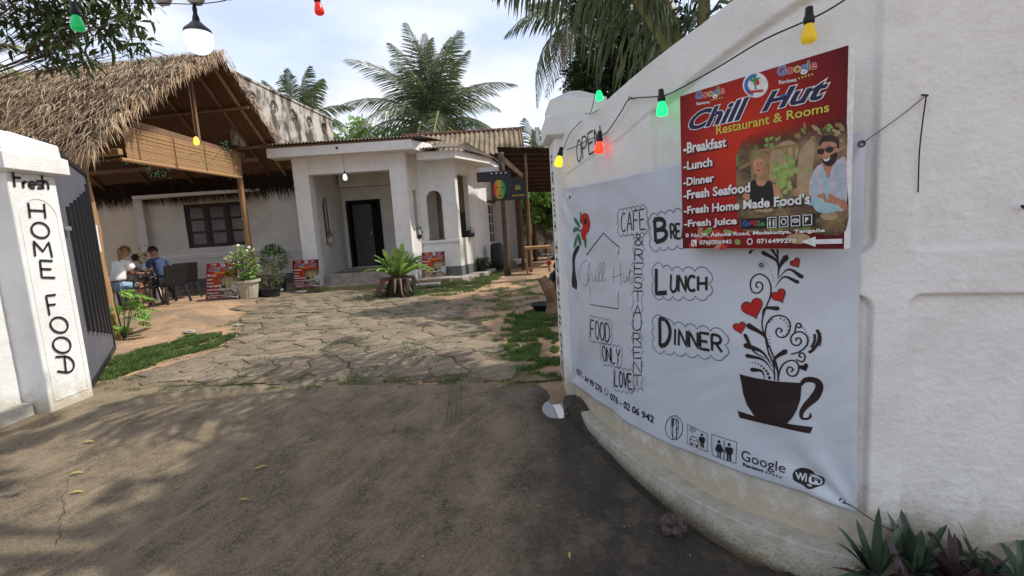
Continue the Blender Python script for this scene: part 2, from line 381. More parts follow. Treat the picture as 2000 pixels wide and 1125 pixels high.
def concrete_mat():
    mt = mat('weathered concrete', (.09, .070, .045), .85, (.28, .215, .14), 2.3, detail=12, stretch=(1.6, .8, 1), lo=.36, hi=.66)
    n, l = mt.node_tree.nodes, mt.node_tree.links; b = n['Principled BSDF']
    g = n.new('ShaderNodeNewGeometry'); pos = g.outputs['Position']
    base = b.inputs['Base Color'].links[0].from_socket
    def nois(scale, det=8, rough=.65, st=None, rot=None):
        v = pos
        if st:
            if rot:
                q0 = n.new('ShaderNodeMapping'); q0.inputs['Rotation'].default_value = (0, 0, rot); l.new(v, q0.inputs[0]); v = q0.outputs[0]
            q = n.new('ShaderNodeMapping'); q.inputs['Scale'].default_value = st
            l.new(v, q.inputs[0]); v = q.outputs[0]
        x = n.new('ShaderNodeTexNoise'); x.inputs['Scale'].default_value = scale; x.inputs['Detail'].default_value = det; x.inputs['Roughness'].default_value = rough
        l.new(v, x.inputs[0]); return x.outputs[0]
    def mr(s, a, b_, c=0, d=1):
        q = n.new('ShaderNodeMapRange'); q.inputs[1].default_value = a; q.inputs[2].default_value = b_; q.inputs[3].default_value = c; q.inputs[4].default_value = d
        l.new(s, q.inputs[0]); return q.outputs[0]
    def mix(f, a, c, mode='MIX'):
        q = n.new('ShaderNodeMixRGB'); q.blend_type = mode
        if isinstance(f, float): q.inputs[0].default_value = f
        else: l.new(f, q.inputs[0])
        l.new(a, q.inputs[1])
        if isinstance(c, tuple): q.inputs[2].default_value = (*c, 1)
        else: l.new(c, q.inputs[2])
        return q.outputs[0]
    def math_(op, a, c):
        q = n.new('ShaderNodeMath'); q.operation = op
        for k, s in ((0, a), (1, c)):
            if isinstance(s, (int, float)): q.inputs[k].default_value = s
            else: l.new(s, q.inputs[k])
        return q.outputs[0]
    fine = nois(70, 4, .8)
    c = mix(mr(fine, .46, .58, 0, .85), base, (.31, .24, .155))
    c = mix(mr(nois(110, 4, .8), .46, .36, 0, .8), c, (.03, .024, .018))
    streak = nois(1.0, 9, .7, (1.2, 6, 1), -1.05)
    c = mix(mr(streak, .52, .66, 0, .42), c, (.065, .053, .042)); c = mix(mr(nois(1.2, 10, .75, (1.1, 7, 1), -1.1), .53, .66, 0, .45), c, (.42, .33, .22))
    c = mix(mr(nois(2.2, 10, .75, (1, 4, 1), -.9), .56, .68, 0, .4), c, (.28, .225, .165))
    # damp, algae-dark strip along the curved wall
    sx = n.new('ShaderNodeSeparateXYZ'); l.new(pos, sx.inputs[0])
    lx = math_('ADD', sx.outputs['X'], math_('MULTIPLY', math_('SUBTRACT', nois(1.6, 7), .5), 1.1))
    wet = mr(lx, -.18, .38, 0, .80)
    c = mix(wet, c, (.028, .024, .022))
    ly = math_('ADD', sx.outputs['Y'], math_('MULTIPLY', math_('SUBTRACT', nois(.9, 7), .5), 1.6))
    c = mix(mr(ly, 4.3, 4.9, 0, .5), c, (.33, .26, .16))
    c = mix(mr(math_('ADD', sx.outputs['X'], math_('MULTIPLY', nois(1.3, 7), 2.5)), -3.3, -4.1, 0, .55), c, (.05, .047, .04))
    c = mix(mr(nois(4.5, 12, .8), .50, .64, 0, .6), c, (.33, .26, .17)); c = mix(mr(nois(3.1, 12, .8), .53, .64, 0, .6), c, (.045, .036, .03)); c = mix(mr(nois(28, 8, .8), .55, .68, 0, .75), c, (.32, .25, .165)); c = mix(math_('MULTIPLY', wet, .55), c, (.03, .026, .024))
    l.new(c, b.inputs['Base Color'])
    rr = math_('SUBTRACT', mr(nois(5, 6), .3, .7, .95, .6), math_('MULTIPLY', wet, .34))
    l.new(rr, b.inputs['Roughness'])
    bp = n.new('ShaderNodeBump'); bp.inputs['Strength'].default_value = 1; bp.inputs['Distance'].default_value = .02
    h = math_('ADD', nois(60, 8, .8), math_('MULTIPLY', nois(9, 5, .6, (1, 6, 1), .5), .6))
    l.new(h, bp.inputs['Height']); l.new(bp.outputs[0], b.inputs['Normal'])
    return mt
apron = tag(obj('driveway_apron', mb, concrete_mat(), smooth=True), kind='structure')
# a crack in the slab
mb = MB()
cp = [GT(*q) for q in ((134, 940), (134, 962), (124, 975), (128, 1000), (116, 1020), (121, 1045), (108, 1070))]
cp = [p+Vector((rnd(-.012, .012), 0, .014)) for p in catmull(cp, 5)]
for a, b in zip(cp, cp[1:]):
    w = rnd(.0006, .0032); o = len(mb.v)
    mb.v += [(a.x-w, a.y, a.z+.005), (a.x+w, a.y, a.z+.005), (b.x+w, b.y, b.z+.005), (b.x-w, b.y, b.z+.005)]; mb.f.append((o, o+1, o+2, o+3))
obj('crack', mb, 'black', apron)
# tyre tread print pressed into the slab
mb = MB()
for k in range(26):
    a = GT(868+k*.4, 835-k*3.2) if k else GT(868, 835)
    for q in range(4):
        x = a.x+q*.035; z = gz(a.x, a.y)+.019
        mb.add([(x, a.y, z), (x+.018, a.y+.006, z), (x+.018, a.y+.024, z), (x, a.y+.018, z)], [(0, 1, 2, 3)])
obj('tyre_print', mb, mat('dry mud print', (.2, .16, .115), .95, (.12, .095, .07), 30), apron)

# puddle in the hollow by the gate pillar
wm = mat('puddle water', (.05, .035, .025), .02, spec=.8)
pp = [(1063, 757), (1085, 750), (1096, 757), (1099, 775), (1101, 800), (1112, 815), (1092, 819), (1076, 797), (1066, 775)]
pw = [G(u, v, .0) for u, v in pp]
mb = MB(); mb.add([(.29+.115*math.cos(k*PI/12)*(1+.2*math.sin(k)), 3.98+.23*math.sin(k*PI/12), -.060) for k in range(24)], [tuple(range(24))])
tag(obj('water', mb, wm), kind='structure')
mb = MB(); cpt = G(1089, 802, .02)
sp = [G(u, v, -.056) for u, v in ((1080, 792), (1093, 790), (1100, 800), (1102, 817), (1091, 818))]
mb.add([(p.x, p.y, p.z+.004) for p in sp]+[(p.x+.003, p.y+.003, p.z-.002) for p in sp], [(0, 1, 2, 3, 4), (9, 8, 7, 6, 5)])
tag(obj('paper_scrap', mb, 'white'), 'white scrap of paper lying at the edge of the puddle by the curved wall', 'scrap')

# ------------------------------------------------------------------ PAVING: irregular stones
REG = [(150, 757), (330, 722), (430, 690), (490, 640), (470, 620), (560, 585), (640, 573), (760, 580), (850, 592), (900, 615), (935, 650), (985, 700), (1062, 748)]
reg = [G(u, v, 0) for u, v in REG]; reg = [(p.x, p.y) for p in reg]
def inside(x, y, poly):
    c = False; n = len(poly)
    for i in range(n):
        x1, y1 = poly[i]; x2, y2 = poly[(i+1) % n]
        if (y1 > y) != (y2 > y) and x < (x2-x1)*(y-y1)/(y2-y1)+x1: c = not c
    return c
path = tag(bpy.data.objects.new('paved_path', None), kind='structure'); COL.objects.link(path)
rs = random.Random(3)
seeds = []; S = .40
for j in range(-2, 34):
    for i in range(-34, 16):
        x = (i+.5*(j % 2))*S+rs.uniform(-.115, .115); y = 4.4+j*S*.9+rs.uniform(-.115, .115)
        seeds.append((x, y))
def cell(k):
    x, y = seeds[k]; poly = [(x-.5, y-.5), (x+.5, y-.5), (x+.5, y+.5), (x-.5, y+.5)]
    for (a, b) in seeds:
        if (a, b) == (x, y) or abs(a-x) > 1 or abs(b-y) > 1: continue
        mx_, my_ = (a+x)/2, (b+y)/2; nx_, ny_ = a-x, b-y; L = math.hypot(nx_, ny_); gap = .004+rs.uniform(0, .008)
        nx_/=L; ny_/=L; f = lambda p: (p[0]-mx_)*nx_+(p[1]-my_)*ny_+gap
        out = []
        for i in range(len(poly)):
            p, q = poly[i], poly[(i+1) % len(poly)]; fp, fq = f(p), f(q)
            if fp <= 0: out.append(p)
            if (fp < 0) != (fq < 0): t = fp/(fp-fq); out.append((p[0]+(q[0]-p[0])*t, p[1]+(q[1]-p[1])*t))
        poly = out
        if len(poly) < 3: return None
    return poly
stone_m = mat('grey brown paving stone', (.12, .096, .07), .92, (.25, .20, .14), 7, .9, 35, detail=11, obj_var=.16, lo=.30, hi=.68); speckle(stone_m, (.30, .225, .15), 1.1, .5, .66, .45); speckle(stone_m, (.07, .055, .04), 2.2, .5, .7, .6); speckle(stone_m, (.36, .29, .21), 40, .55, .7, .6)
cells = []
for k, (x, y) in enumerate(seeds):
    if inside(x, y, reg) and y > edge_y(x)+.20:
        c = cell(k)
        if c: cells.append((x, y, c))
cells.sort(key=lambda t: t[1])
mb = MB(); rr0 = [G(u, v, 0) for u, v in [(130, 762), (320, 716), (430, 682), (480, 636), (465, 612), (560, 580), (640, 570), (760, 572), (870, 588), (930, 620), (1000, 690), (1092, 748)]]
bx = [p.x for p in rr0]; by = [p.y for p in rr0]; rpoly = [(p.x, p.y) for p in rr0]; st_ = .09; idx = {}
def bedv(i, j):
    if (i, j) not in idx:
        x, y = min(bx)+i*st_, min(by)+j*st_; idx[i, j] = len(mb.v); mb.v.append((x, y, gz(x, y)+.005+.008*noise.noise(Vector((x*6, y*6, 2)))))
    return idx[i, j]
for i in range(int((max(bx)-min(bx))/st_)+1):
    for j in range(int((max(by)-min(by))/st_)+1):
        x, y = min(bx)+(i+.5)*st_, min(by)+(j+.5)*st_; q = .25*noise.noise(Vector((x*1.5, y*1.5, 0)))
        if inside(x+q, y+q, rpoly) and y > edge_y(x)-.14: mb.f.append((bedv(i, j), bedv(i+1, j), bedv(i+1, j+1), bedv(i, j+1)))
tag(obj('path_bed', mb, mat('dark joint soil', (.085, .07, .045), .95, (.24, .18, .12), 3, .9, 30, detail=10), smooth=True), kind='structure')
def stone(mb, x, y, c, z0, tilt):
    q = []
    for i in range(len(c)):                       # wobble the outline a little
        a, b = c[i], c[(i+1) % len(c)]; L = math.hypot(b[0]-a[0], b[1]-a[1])
        if L < .03: q.append(a); continue
        q.append(((a[0]*.9+b[0]*.1), (a[1]*.9+b[1]*.1))); w = rs.uniform(.0, .012)
        mxx, myy = (a[0]+b[0])/2, (a[1]+b[1])/2; q.append((mxx+(x-mxx)*w*2, myy+(y-myy)*w*2)); q.append((a[0]*.1+b[0]*.9, a[1]*.1+b[1]*.9))
    n = len(q); Z = lambda a, b, h: z0+h+tilt[0]*(a-x)+tilt[1]*(b-y)
    ring = lambda s, h: [((a-x)*s, (b-y)*s, Z(a, b, h)) for a, b in q]
    vs = ring(1.0, -.02)+ring(1.0, .004)+ring(.965, .012)+[(0, 0, z0+.013)]
    fs = []
    for r in (0, 1):
        for i in range(n): j = (i+1) % n; fs.append((r*n+i, r*n+j, (r+1)*n+j, (r+1)*n+i))
    for i in range(n): fs.append((2*n+i, 2*n+(i+1) % n, 3*n))
    mb.add([(vx+x*mb.k, vy+y*mb.k, vz) for vx, vy, vz in vs], fs)
rest = MB(); rest.k = 1
for i, (x, y, c) in enumerate(cells):
    tl = (rs.uniform(-.018, .018), rs.uniform(-.018, .018)); z0 = gz(x, y)+rs.uniform(.003, .012)
    if i < 295:
        mb = MB(); mb.k = 0; stone(mb, x, y, c, z0, tl); obj('paving_stone', mb, stone_m, path, loc=(x, y, 0))
    else: stone(rest, x, y, c, z0, tl)
if rest.v: tag(obj('paving_stone', rest, stone_m, path), kind='stuff')

# ------------------------------------------------------------------ THE CURVED WALL ON THE RIGHT
WP = [(.50, 4.20), (.61, 3.70), (.77, 3.12), (.92, 2.72), (1.08, 2.40), (1.27, 2.16), (1.48, 2.03), (1.70, 1.96), (1.98, 1.86), (2.5, 1.67), (3.3, 1.38), (4.6, .95), (7, .2)]
wc = catmull([(a, b, 0) for a, b in WP], 24)
wS = [0.0]
for a, b in zip(wc, wc[1:]): wS.append(wS[-1]+(b-a).length)
wS = np.array(wS); wX = np.array([p.x for p in wc]); wY = np.array([p.y for p in wc]); WL = float(wS[-1])
def wplan(s):
    x = float(np.interp(s, wS, wX)); y = float(np.interp(s, wS, wY)); e = .03
    x1 = float(np.interp(s+e, wS, wX)); y1 = float(np.interp(s+e, wS, wY)); x0 = float(np.interp(s-e, wS, wX)); y0 = float(np.interp(s-e, wS, wY))
    dx, dy = x1-x0, y1-y0; L = math.hypot(dx, dy) or 1
    return x, y, dy/L, -dx/L            # outward normal (towards the road)
def wpt(s, z, off=0):
    x, y, nx_, ny_ = wplan(s); return (x+nx_*off, y+ny_*off, z)
def W(u, v):
    d = ray(u, v); best = None
    cr_ = wX*d.y-wY*d.x
    for i in range(len(cr_)-1):
        if cr_[i] == 0 or cr_[i]*cr_[i+1] < 0:
            t = cr_[i]/(cr_[i]-cr_[i+1]); x = wX[i]+(wX[i+1]-wX[i])*t; y = wY[i]+(wY[i+1]-wY[i])*t
            if y < .1: continue
            k = y/d.y; return (float(wS[i]+(wS[i+1]-wS[i])*t), CAMZ+d.z*k)
    # left of the wall's start: carry on along its first direction
    t = (wX[0]*d.y-wY[0]*d.x); dx, dy = wX[1]-wX[0], wY[1]-wY[0]; L = math.hypot(dx, dy); dx/=L; dy/=L
    s = -(t)/(dx*d.y-dy*d.x); y = wY[0]+dy*s; return (float(s), CAMZ+d.z*y/d.y)
def interp_line(pts, ext=0):
    q = sorted(W(u, v) for u, v in pts); ss = [a for a, b in q]; zz = [b for a, b in q]
    return lambda s: float(np.interp(s, ss, zz))
band = interp_line([(1114, 338), (1214, 270), (1330, 174), (1492, 50), (1560, 5), (1650, -42), (1760, -90)])
top_ = interp_line([(1120, 247), (1180, 203), (1300, 102), (1372, 48), (1440, -4), (1520, -62), (1700, -150)])
sA0 = W(1277, 400)[0]; sA1 = W(1716, 300)[0]; sB0 = W(1783, 400)[0]; sP = W(1220, 860)[0]
zr1, zr0 = 1.285, 1.115
def sdrr(s, z, a, b, c, d, r):
    hx, hz = (b-a)/2, (d-c)/2; qx = abs(s-(a+b)/2)-hx+r; qz = abs(z-(c+d)/2)-hz+r
    return math.hypot(max(qx, 0), max(qz, 0))+min(max(qx, qz), 0)-r
def smooth(t): t = max(0, min(1, t)); return t*t*(3-2*t)
def relief(s, z):
    d = 1e9
    for (a, b, c, dd, r) in ((sA0, sA1, zr1, 9, .07), (sA0, sA1, -.6, zr0, .07), (sB0, 9, -.6, zr0, .05)):
        d = min(d, sdrr(s, z, a, b, c, dd, r))
    d2 = sdrr(s, z, sB0+.0, 9, zr1, 9, .03)
    d3 = sdrr(s, z, .08, sP, -.6, 1.0, .05)
    cut = smooth(-d/.012)*.026+smooth(-d2/.03)*.010+smooth(-d3/.012)*.018
    bz = band(s)
    cut *= 1-smooth((z-(bz-.012))/.012) if s < sA1 else 1
    cut -= .008*smooth((z-bz)/.012) if s < sA1 else 0
    n1 = noise.noise(Vector((s*3, z*3, 0)))*.004+noise.noise(Vector((s*9, z*9, 4)))*.0015
    if s > sB0-.03: n1 += (noise.noise(Vector((s*45, z*60, 2)))*.0014+max(0, noise.noise(Vector((s*20, z*32, 7))))*.0040)
    return -cut+n1
ss = list(np.arange(0.0, 3.5, .0085))+list(np.arange(3.5, WL-.05, .06)); NZ = 300
mb = MB()
for s in ss:
    zt = top_(s)
    x, y, nx_, ny_ = wplan(s)
    for k in range(NZ+1):
        z = -.32+(zt+.32)*k/NZ; o = relief(s, z)
        mb.v.append((x+nx_*o, y+ny_*o, z))
n1 = NZ+1
mb.f = [(i*n1+k, (i+1)*n1+k, (i+1)*n1+k+1, i*n1+k+1) for i in range(len(ss)-1) for k in range(NZ)]
front_n = len(mb.v)
for s in ss:                                       # top and back
    zt = top_(s)
    x, y, nx_, ny_ = wplan(s); mb.v += [(x-nx_*.17, y-ny_*.17, zt+.004), (x-nx_*.17, y-ny_*.17, -.32)]
for i in range(len(ss)-1):
    a = front_n+2*i; mb.f += [(i*n1+NZ, (i+1)*n1+NZ, a+2, a), (a, a+2, a+3, a+1)]
wall = tag(obj('boundary_wall', mb, 'plaster', smooth=True), 'tall white plastered wall curving from the gate pillar to the right edge, hung with the banner', 'wall')
me = wall.data; me.polygons.foreach_set('use_smooth', [True]*((len(ss)-1)*NZ)+[False]*(2*(len(ss)-1)))
# mossy plinth along its foot
mb = MB(); sEnd = W(1700, 1000)[0]; pl = list(np.arange(-.05, sEnd, .03))+[sEnd]; jz = interp_line([(1112, 771), (1116, 774), (1218, 859), (1268, 897), (1386, 972), (1528, 1029), (1698, 1076)])
for s in pl:
    x, y, nx_, ny_ = wplan(max(s, 0));
    if s < 0: y += .05
    zt = jz(max(s, 0))+noise.noise(Vector((s*9, 0, 0)))*.004; w = (.035+.05*smooth(s/.6))*(1+noise.noise(Vector((s*6, 3, 0)))*.12)
    for o, z in ((-.03, -.4), (w+.006, -.4), (w+.003, zt-.06), (w, zt-.006), (w-.006, zt), (-.03, zt+.003)):
        o2 = o+(.012*max(0, (zt-z))/.3 if o > 0 else 0); mb.v.append((x+nx_*o2, y+ny_*o2, z))
mb.f = [(i*6+k, (i+1)*6+k, (i+1)*6+k+1, i*6+k+1) for i in range(len(pl)-1) for k in range(5)]+[(0, 1, 2, 3, 4, 5), tuple(6*(len(pl)-1)+k for k in (5, 4, 3, 2, 1, 0))]
obj('plinth', mb, 'plinth', wall, smooth=False)

# gate pillars with stepped caps
def pillar(name, label, x0, x1, y0, y1, zb, zn, ov=.075):
    t = thing(name, label, 'gate pillar', ((x0+x1)/2, (y0+y1)/2, 0)); hx, hy = (x1-x0)/2, (y1-y0)/2
    obj('shaft', MB().box(-hx, hx, -hy, hy, zb, zn), 'plaster', t, bevel=.012)
    mb = MB()
    def ring(e, z): return [(-hx-e, -hy-e, z), (hx+e, -hy-e, z), (hx+e, hy+e, z), (-hx-e, hy+e, z)]
    levels = [(.0, zn), (ov, zn+.02), (ov, zn+.165), (ov-.035, zn+.185), (ov-.04, zn+.30), (-hx+.05, zn+.41)]
    vs = []
    for e, z in levels: vs += ring(e if e > -hx+.06 else -min(hx, hy)+.05, z)
    fs = [(3, 2, 1, 0)]
    for i in range(len(levels)-1):
        for k in range(4): fs.append((i*4+k, i*4+(k+1) % 4, i*4+4+(k+1) % 4, i*4+4+k))
    k = (len(levels)-1)*4; fs.append((k, k+1, k+2, k+3))
    mb.add(vs, fs); obj('cap', mb, 'plaster', t, bevel=.005)
    return t
pR = pillar('gate_pillar', 'white gate pillar with pointed cap where the curved banner wall begins', .425, .86, 4.18, 4.62, -.2, 2.2, .06)

# ------------------------------------------------------------------ drawing on surfaces
class Surf:
    """a printed surface: p(a,b,off) -> world point, inv(u,v) -> (a,b)"""
    def __init__(s, p, inv): s.p, s.inv = p, inv
def put(name, polys2d, surf, mt, parent, off, cut=None, label=None):
    """polys2d: list of (verts, faces) in surface coordinates; cut = spacing used to bend large shapes"""
    bm = bmesh.new()
    for vs, fs in polys2d:
        bv = [bm.verts.new((a, b, 0)) for a, b in vs]
        for f in fs:
            try: bm.faces.new([bv[i] for i in f])
            except ValueError: pass
    if cut and bm.verts:
        for ax in (0, 1):
            lo = min(v.co[ax] for v in bm.verts); hi = max(v.co[ax] for v in bm.verts); c = math.floor(lo/cut)*cut
            no = (1, 0, 0) if ax == 0 else (0, 1, 0)
            while c < hi:
                if c > lo: bmesh.ops.bisect_plane(bm, geom=bm.verts[:]+bm.edges[:]+bm.faces[:], plane_co=(c*no[0], c*no[1], 0), plane_no=no)
                c += cut
    bmesh.ops.triangulate(bm, faces=[f for f in bm.faces if len(f.verts) > 4])
    bmesh.ops.recalc_face_normals(bm, faces=bm.faces)
    for v in bm.verts: v.co = Vector(surf.p(v.co.x, v.co.y, off))
    me = bpy.data.meshes.new(name); bm.to_mesh(me); bm.free(); me.materials.append(M[mt] if isinstance(mt, str) else mt)
    o = link(name, me, parent)
    if label: o['label'] = label
    return o
_tc = {}
def text2d(txt, offset=0, shear=0, res=3, space=1.0):
    key = (txt, offset, shear, space)
    if key not in _tc:
        cu = bpy.data.curves.new('t', 'FONT'); cu.body = txt; cu.size = 1; cu.offset = offset; cu.shear = shear; cu.resolution_u = res; cu.space_character = space
        o = bpy.data.objects.new('t', cu); COL.objects.link(o); bpy.context.view_layer.update()
        me = bpy.data.meshes.new_from_object(o.evaluated_get(bpy.context.evaluated_depsgraph_get()))
        _tc[key] = ([(v.co.x, v.co.y) for v in me.vertices], [tuple(p.vertices) for p in me.polygons])
        bpy.data.objects.remove(o); bpy.data.curves.remove(cu); bpy.data.meshes.remove(me)
    return _tc[key]
def fit(geom, quad, bbox=None):
    """quad = TL TR BR BL in surface coordinates"""
    vs, fs = geom
    bb = bbox or (min(v[0] for v in vs), max(v[0] for v in vs), min(v[1] for v in vs), max(v[1] for v in vs))
    TL, TR, BR, BL = quad; out = []
    for x, y in vs:
        s = (x-bb[0])/(bb[1]-bb[0]); t = (y-bb[2])/(bb[3]-bb[2])
        out.append(tuple((BL[k]*(1-s)+BR[k]*s)*(1-t)+(TL[k]*(1-s)+TR[k]*s)*t for k in (0, 1)))
    return out, fs
def bbox_of(g): vs = g[0]; return (min(v[0] for v in vs), max(v[0] for v in vs), min(v[1] for v in vs), max(v[1] for v in vs))
def ribbon(pts, w, closed=False, taper=False):
    """flat stroke of width w (number or list) along 2-D points"""
    n = len(pts); ws = w if hasattr(w, '__len__') else [w]*n; vs = []; fs = []
    for i, p in enumerate(pts):
        a = pts[i-1] if (i or closed) else pts[0]; b = pts[(i+1) % n] if (i < n-1 or closed) else pts[-1]
        dx, dy = b[0]-a[0], b[1]-a[1]; L = math.hypot(dx, dy) or 1e-6; hw = ws[i]/2
        vs += [(p[0]-dy/L*hw, p[1]+dx/L*hw), (p[0]+dy/L*hw, p[1]-dx/L*hw)]
    for i in range(n if closed else n-1): j = (i+1) % n; fs.append((2*i, 2*i+1, 2*j+1, 2*j))
    return vs, fs
def cat2(pts, n=6): return [(p.x, p.y) for p in catmull([(a, b, 0) for a, b in pts], n)]
def ell(cx, cy, rx, ry, n=20, rot=0):
    return [(cx+rx*math.cos(2*PI*k/n)*math.cos(rot)-ry*math.sin(2*PI*k/n)*math.sin(rot), cy+rx*math.cos(2*PI*k/n)*math.sin(rot)+ry*math.sin(2*PI*k/n)*math.cos(rot)) for k in range(n)]
def fillp(p): return (list(p), [tuple(t) for t in tessellate_polygon([[Vector((a, b, 0)) for a, b in p]])])
# marker-pen alphabet: strokes in a 1 x 1 box
def arc(cx, cy, rx, ry, a0, a1, n=12): return [(cx+rx*math.cos(math.radians(a0+(a1-a0)*k/n)), cy+ry*math.sin(math.radians(a0+(a1-a0)*k/n))) for k in range(n+1)]
STK = {
 'A': [[(0, 0), (.5, 1), (1, 0)], [(.2, .38), (.8, .38)]],
 'B': [[(0, 0), (0, 1)], [(0, 1)]+arc(.45, .76, .42, .24, 90, -90)+[(0, .52)], [(0, .52)]+arc(.5, .26, .5, .26, 90, -90)+[(0, 0)]],
 'C': [arc(.55, .5, .55, .5, 50, 310)], 'D': [[(0, 0), (0, 1)], [(0, 1)]+arc(.4, .5, .6, .5, 90, -90)+[(0, 0)]],
 'E': [[(1, 1), (0, 1), (0, 0), (1, 0)], [(0, .5), (.8, .5)]], 'F': [[(1, 1), (0, 1), (0, 0)], [(0, .52), (.8, .52)]],
 'H': [[(0, 0), (0, 1)], [(1, 0), (1, 1)], [(0, .5), (1, .5)]], 'I': [[(.5, 0), (.5, 1)]], 'K': [[(0, 0), (0, 1)], [(1, 1), (0, .45), (1, 0)]],
 'L': [[(0, 1), (0, 0), (1, 0)]], 'M': [[(0, 0), (.05, 1), (.5, .35), (.95, 1), (1, 0)]], 'N': [[(0, 0), (0, 1), (1, 0), (1, 1)]],
 'O': [arc(.5, .5, .5, .5, 90, 450, 20)], 'P': [[(0, 0), (0, 1)], [(0, 1)]+arc(.45, .73, .5, .27, 90, -90)+[(0, .46)]],
 'R': [[(0, 0), (0, 1)], [(0, 1)]+arc(.42, .74, .5, .26, 90, -90)+[(0, .48)], [(.4, .48), (1, 0)]],
 'S': [arc(.5, .74, .45, .26, 30, 270)+arc(.5, .25, .48, .25, 90, -150)], 'T': [[(0, 1), (1, 1)], [(.5, 1), (.5, 0)]],
 'U': [[(0, 1)]+arc(.5, .35, .5, .35, 180, 360)+[(1, 1)]], 'V': [[(0, 1), (.5, 0), (1, 1)]], 'Y': [[(0, 1), (.5, .5), (1, 1)], [(.5, .5), (.5, 0)]],
 '&': [[(1, 0), (.25, .75)]+arc(.45, .82, .22, .18, 200, -20)+[(.1, .3)]+arc(.4, .22, .32, .22, 160, 340)+[(.95, .45)]],
 'r': [[(0, 0), (0, .62)], arc(.45, .25, .45, .35, 170, 50)], 'e': [[(.02, .3), (.98, .32)]+arc(.5, .3, .48, .3, 10, 310)],
 's': [[(.95, .6), (.1, .62), (.1, .33), (.9, .3), (.9, .02), (.0, .0)]], 'h': [[(0, 0), (0, 1.05)], [(0, .42)]+arc(.45, .3, .45, .28, 140, 0)+[(.9, 0)]],
 'd2': [[(.5, 0), (.5, 1)], [(0, .95)]+arc(.45, .5, .55, .5, 80, -80)+[(0, .05)]],
}
def letter(ch, quad, w, surf=None):
    TL, TR, BR, BL = quad; out = []
    for st in STK[ch]:
        pts = []
        for x, y in st: pts.append(tuple((BL[k]*(1-x)+BR[k]*x)*(1-y)+(TL[k]*(1-x)+TR[k]*x)*y for k in (0, 1)))
        # keep corners, add points so that long strokes bend with the wall
        q = []
        for a, b in zip(pts, pts[1:]):
            k = max(1, int(math.hypot(b[0]-a[0], b[1]-a[1])/.02)); q += [(a[0]+(b[0]-a[0])*i/k, a[1]+(b[1]-a[1])*i/k) for i in range(k)]
        q.append(pts[-1]); out.append(ribbon(q, w))
    return out
def word(txt, quad, w, gap=.28):
    """letters spread along a quad TL TR BR BL"""
    n = len(txt); out = []; TL, TR, BR, BL = quad
    tot = sum((.45 if c == 'I' else 1) for c in txt)+gap*(n-1); x = 0
    L = lambda A, B, t: (A[0]+(B[0]-A[0])*t, A[1]+(B[1]-A[1])*t)
    for c in txt:
        cw = .45 if c == 'I' else 1
        if c != ' ': out += letter(c, (L(TL, TR, x/tot), L(TL, TR, (x+cw)/tot), L(BL, BR, (x+cw)/tot), L(BL, BR, x/tot)), w)
        x += cw+gap
    return out
# ------------------------------------------------------------------ BANNER on the wall
sBL = W(1111, 560)[0]; sBR = W(1686, 500)[0]
bt = interp_line([(1114, 367), (1200, 350), (1330, 320), (1500, 290), (1690, 258)])
bb_ = interp_line([(1108, 734), (1133, 755), (1199, 800), (1265, 845), (1331, 874), (1430, 912), (1568, 958), (1668, 996)])
def boff(s, z):
    u = (s-sBL)/(sBR-sBL); t = (z-bb_(s))/(bt(s)-bb_(s)+1e-6)
    o = .016+.004*math.sin(4*u+2)
    o += .011*noise.noise(Vector((s*2.2+z*1.2, z*3.5-s*1.5, 1)))
    o += .0035*abs(noise.noise(Vector((s*1.2+z*2.5, z*6-s*4, 6))))*2; o += .006*max(0, 1-u*1.6)*math.sin(24*(z+.45*s)+2*math.sin(5*s))*smooth(t*1.2)            # slack folds on the left
    for cu, ct, k in ((1, 0, 1), (0, 1, .8), (0, 0, .8), (1, 1, .7)):          # puckers towards the tied corners
        dx, dz = (u-cu)*2.4, (t-ct)*1.5; r = math.hypot(dx, dz); a = math.atan2(dz, dx)
        o += k*.016*math.exp(-r*2.6)*math.sin(a*9)*min(1, r*8)
    o += .003*math.exp(-((t-.62+.25*u)/.035)**2)*(1-u)
    edge = min(t, 1-t); o += .010*math.exp(-edge*22)*(.5+.5*math.sin(s*14+3*t))
    return max(o, .005)
BSurf = Surf(lambda a, b, off: wpt(a, b, boff(a, b)+off), W)
mb = MB(); NA, NB = 200, 130
for j in range(NB+1):
    for i in range(NA+1):
        u = i/NA; s = sBL+(sBR-sBL)*u; z0, z1 = bb_(s), bt(s); z = z0+(z1-z0)*j/NB
        s2 = s+(-.012*math.sin(j/NB*PI) if i == NA else 0)
        mb.v.append(wpt(s2, z, boff(s2, z)))
mb.f = [(j*(NA+1)+i, j*(NA+1)+i+1, (j+1)*(NA+1)+i+1, (j+1)*(NA+1)+i) for j in range(NB) for i in range(NA)]
banner = thing('banner', 'large grey-white hand-lettered banner with a black cup drawing stretched over the curved wall', 'banner')
bsheet = obj('sheet', mb, 'banner', banner, smooth=True)
sm = bsheet.modifiers.new('solidify', 'SOLIDIFY'); sm.thickness = .0008; sm.offset = -1
C2 = lambda x, y: W(1100+x/1.815, 380+y/1.815)          # measured on an enlargement of the banner
C3 = lambda x, y: W(1350+x/2.3433, 480+y/2.3433)
def bput(name, polys, mt, off=.0022, cut=.05): return put(name, polys, BSurf, mt, banner, off, cut)
Q = lambda C, *p: [C(*q) for q in p]
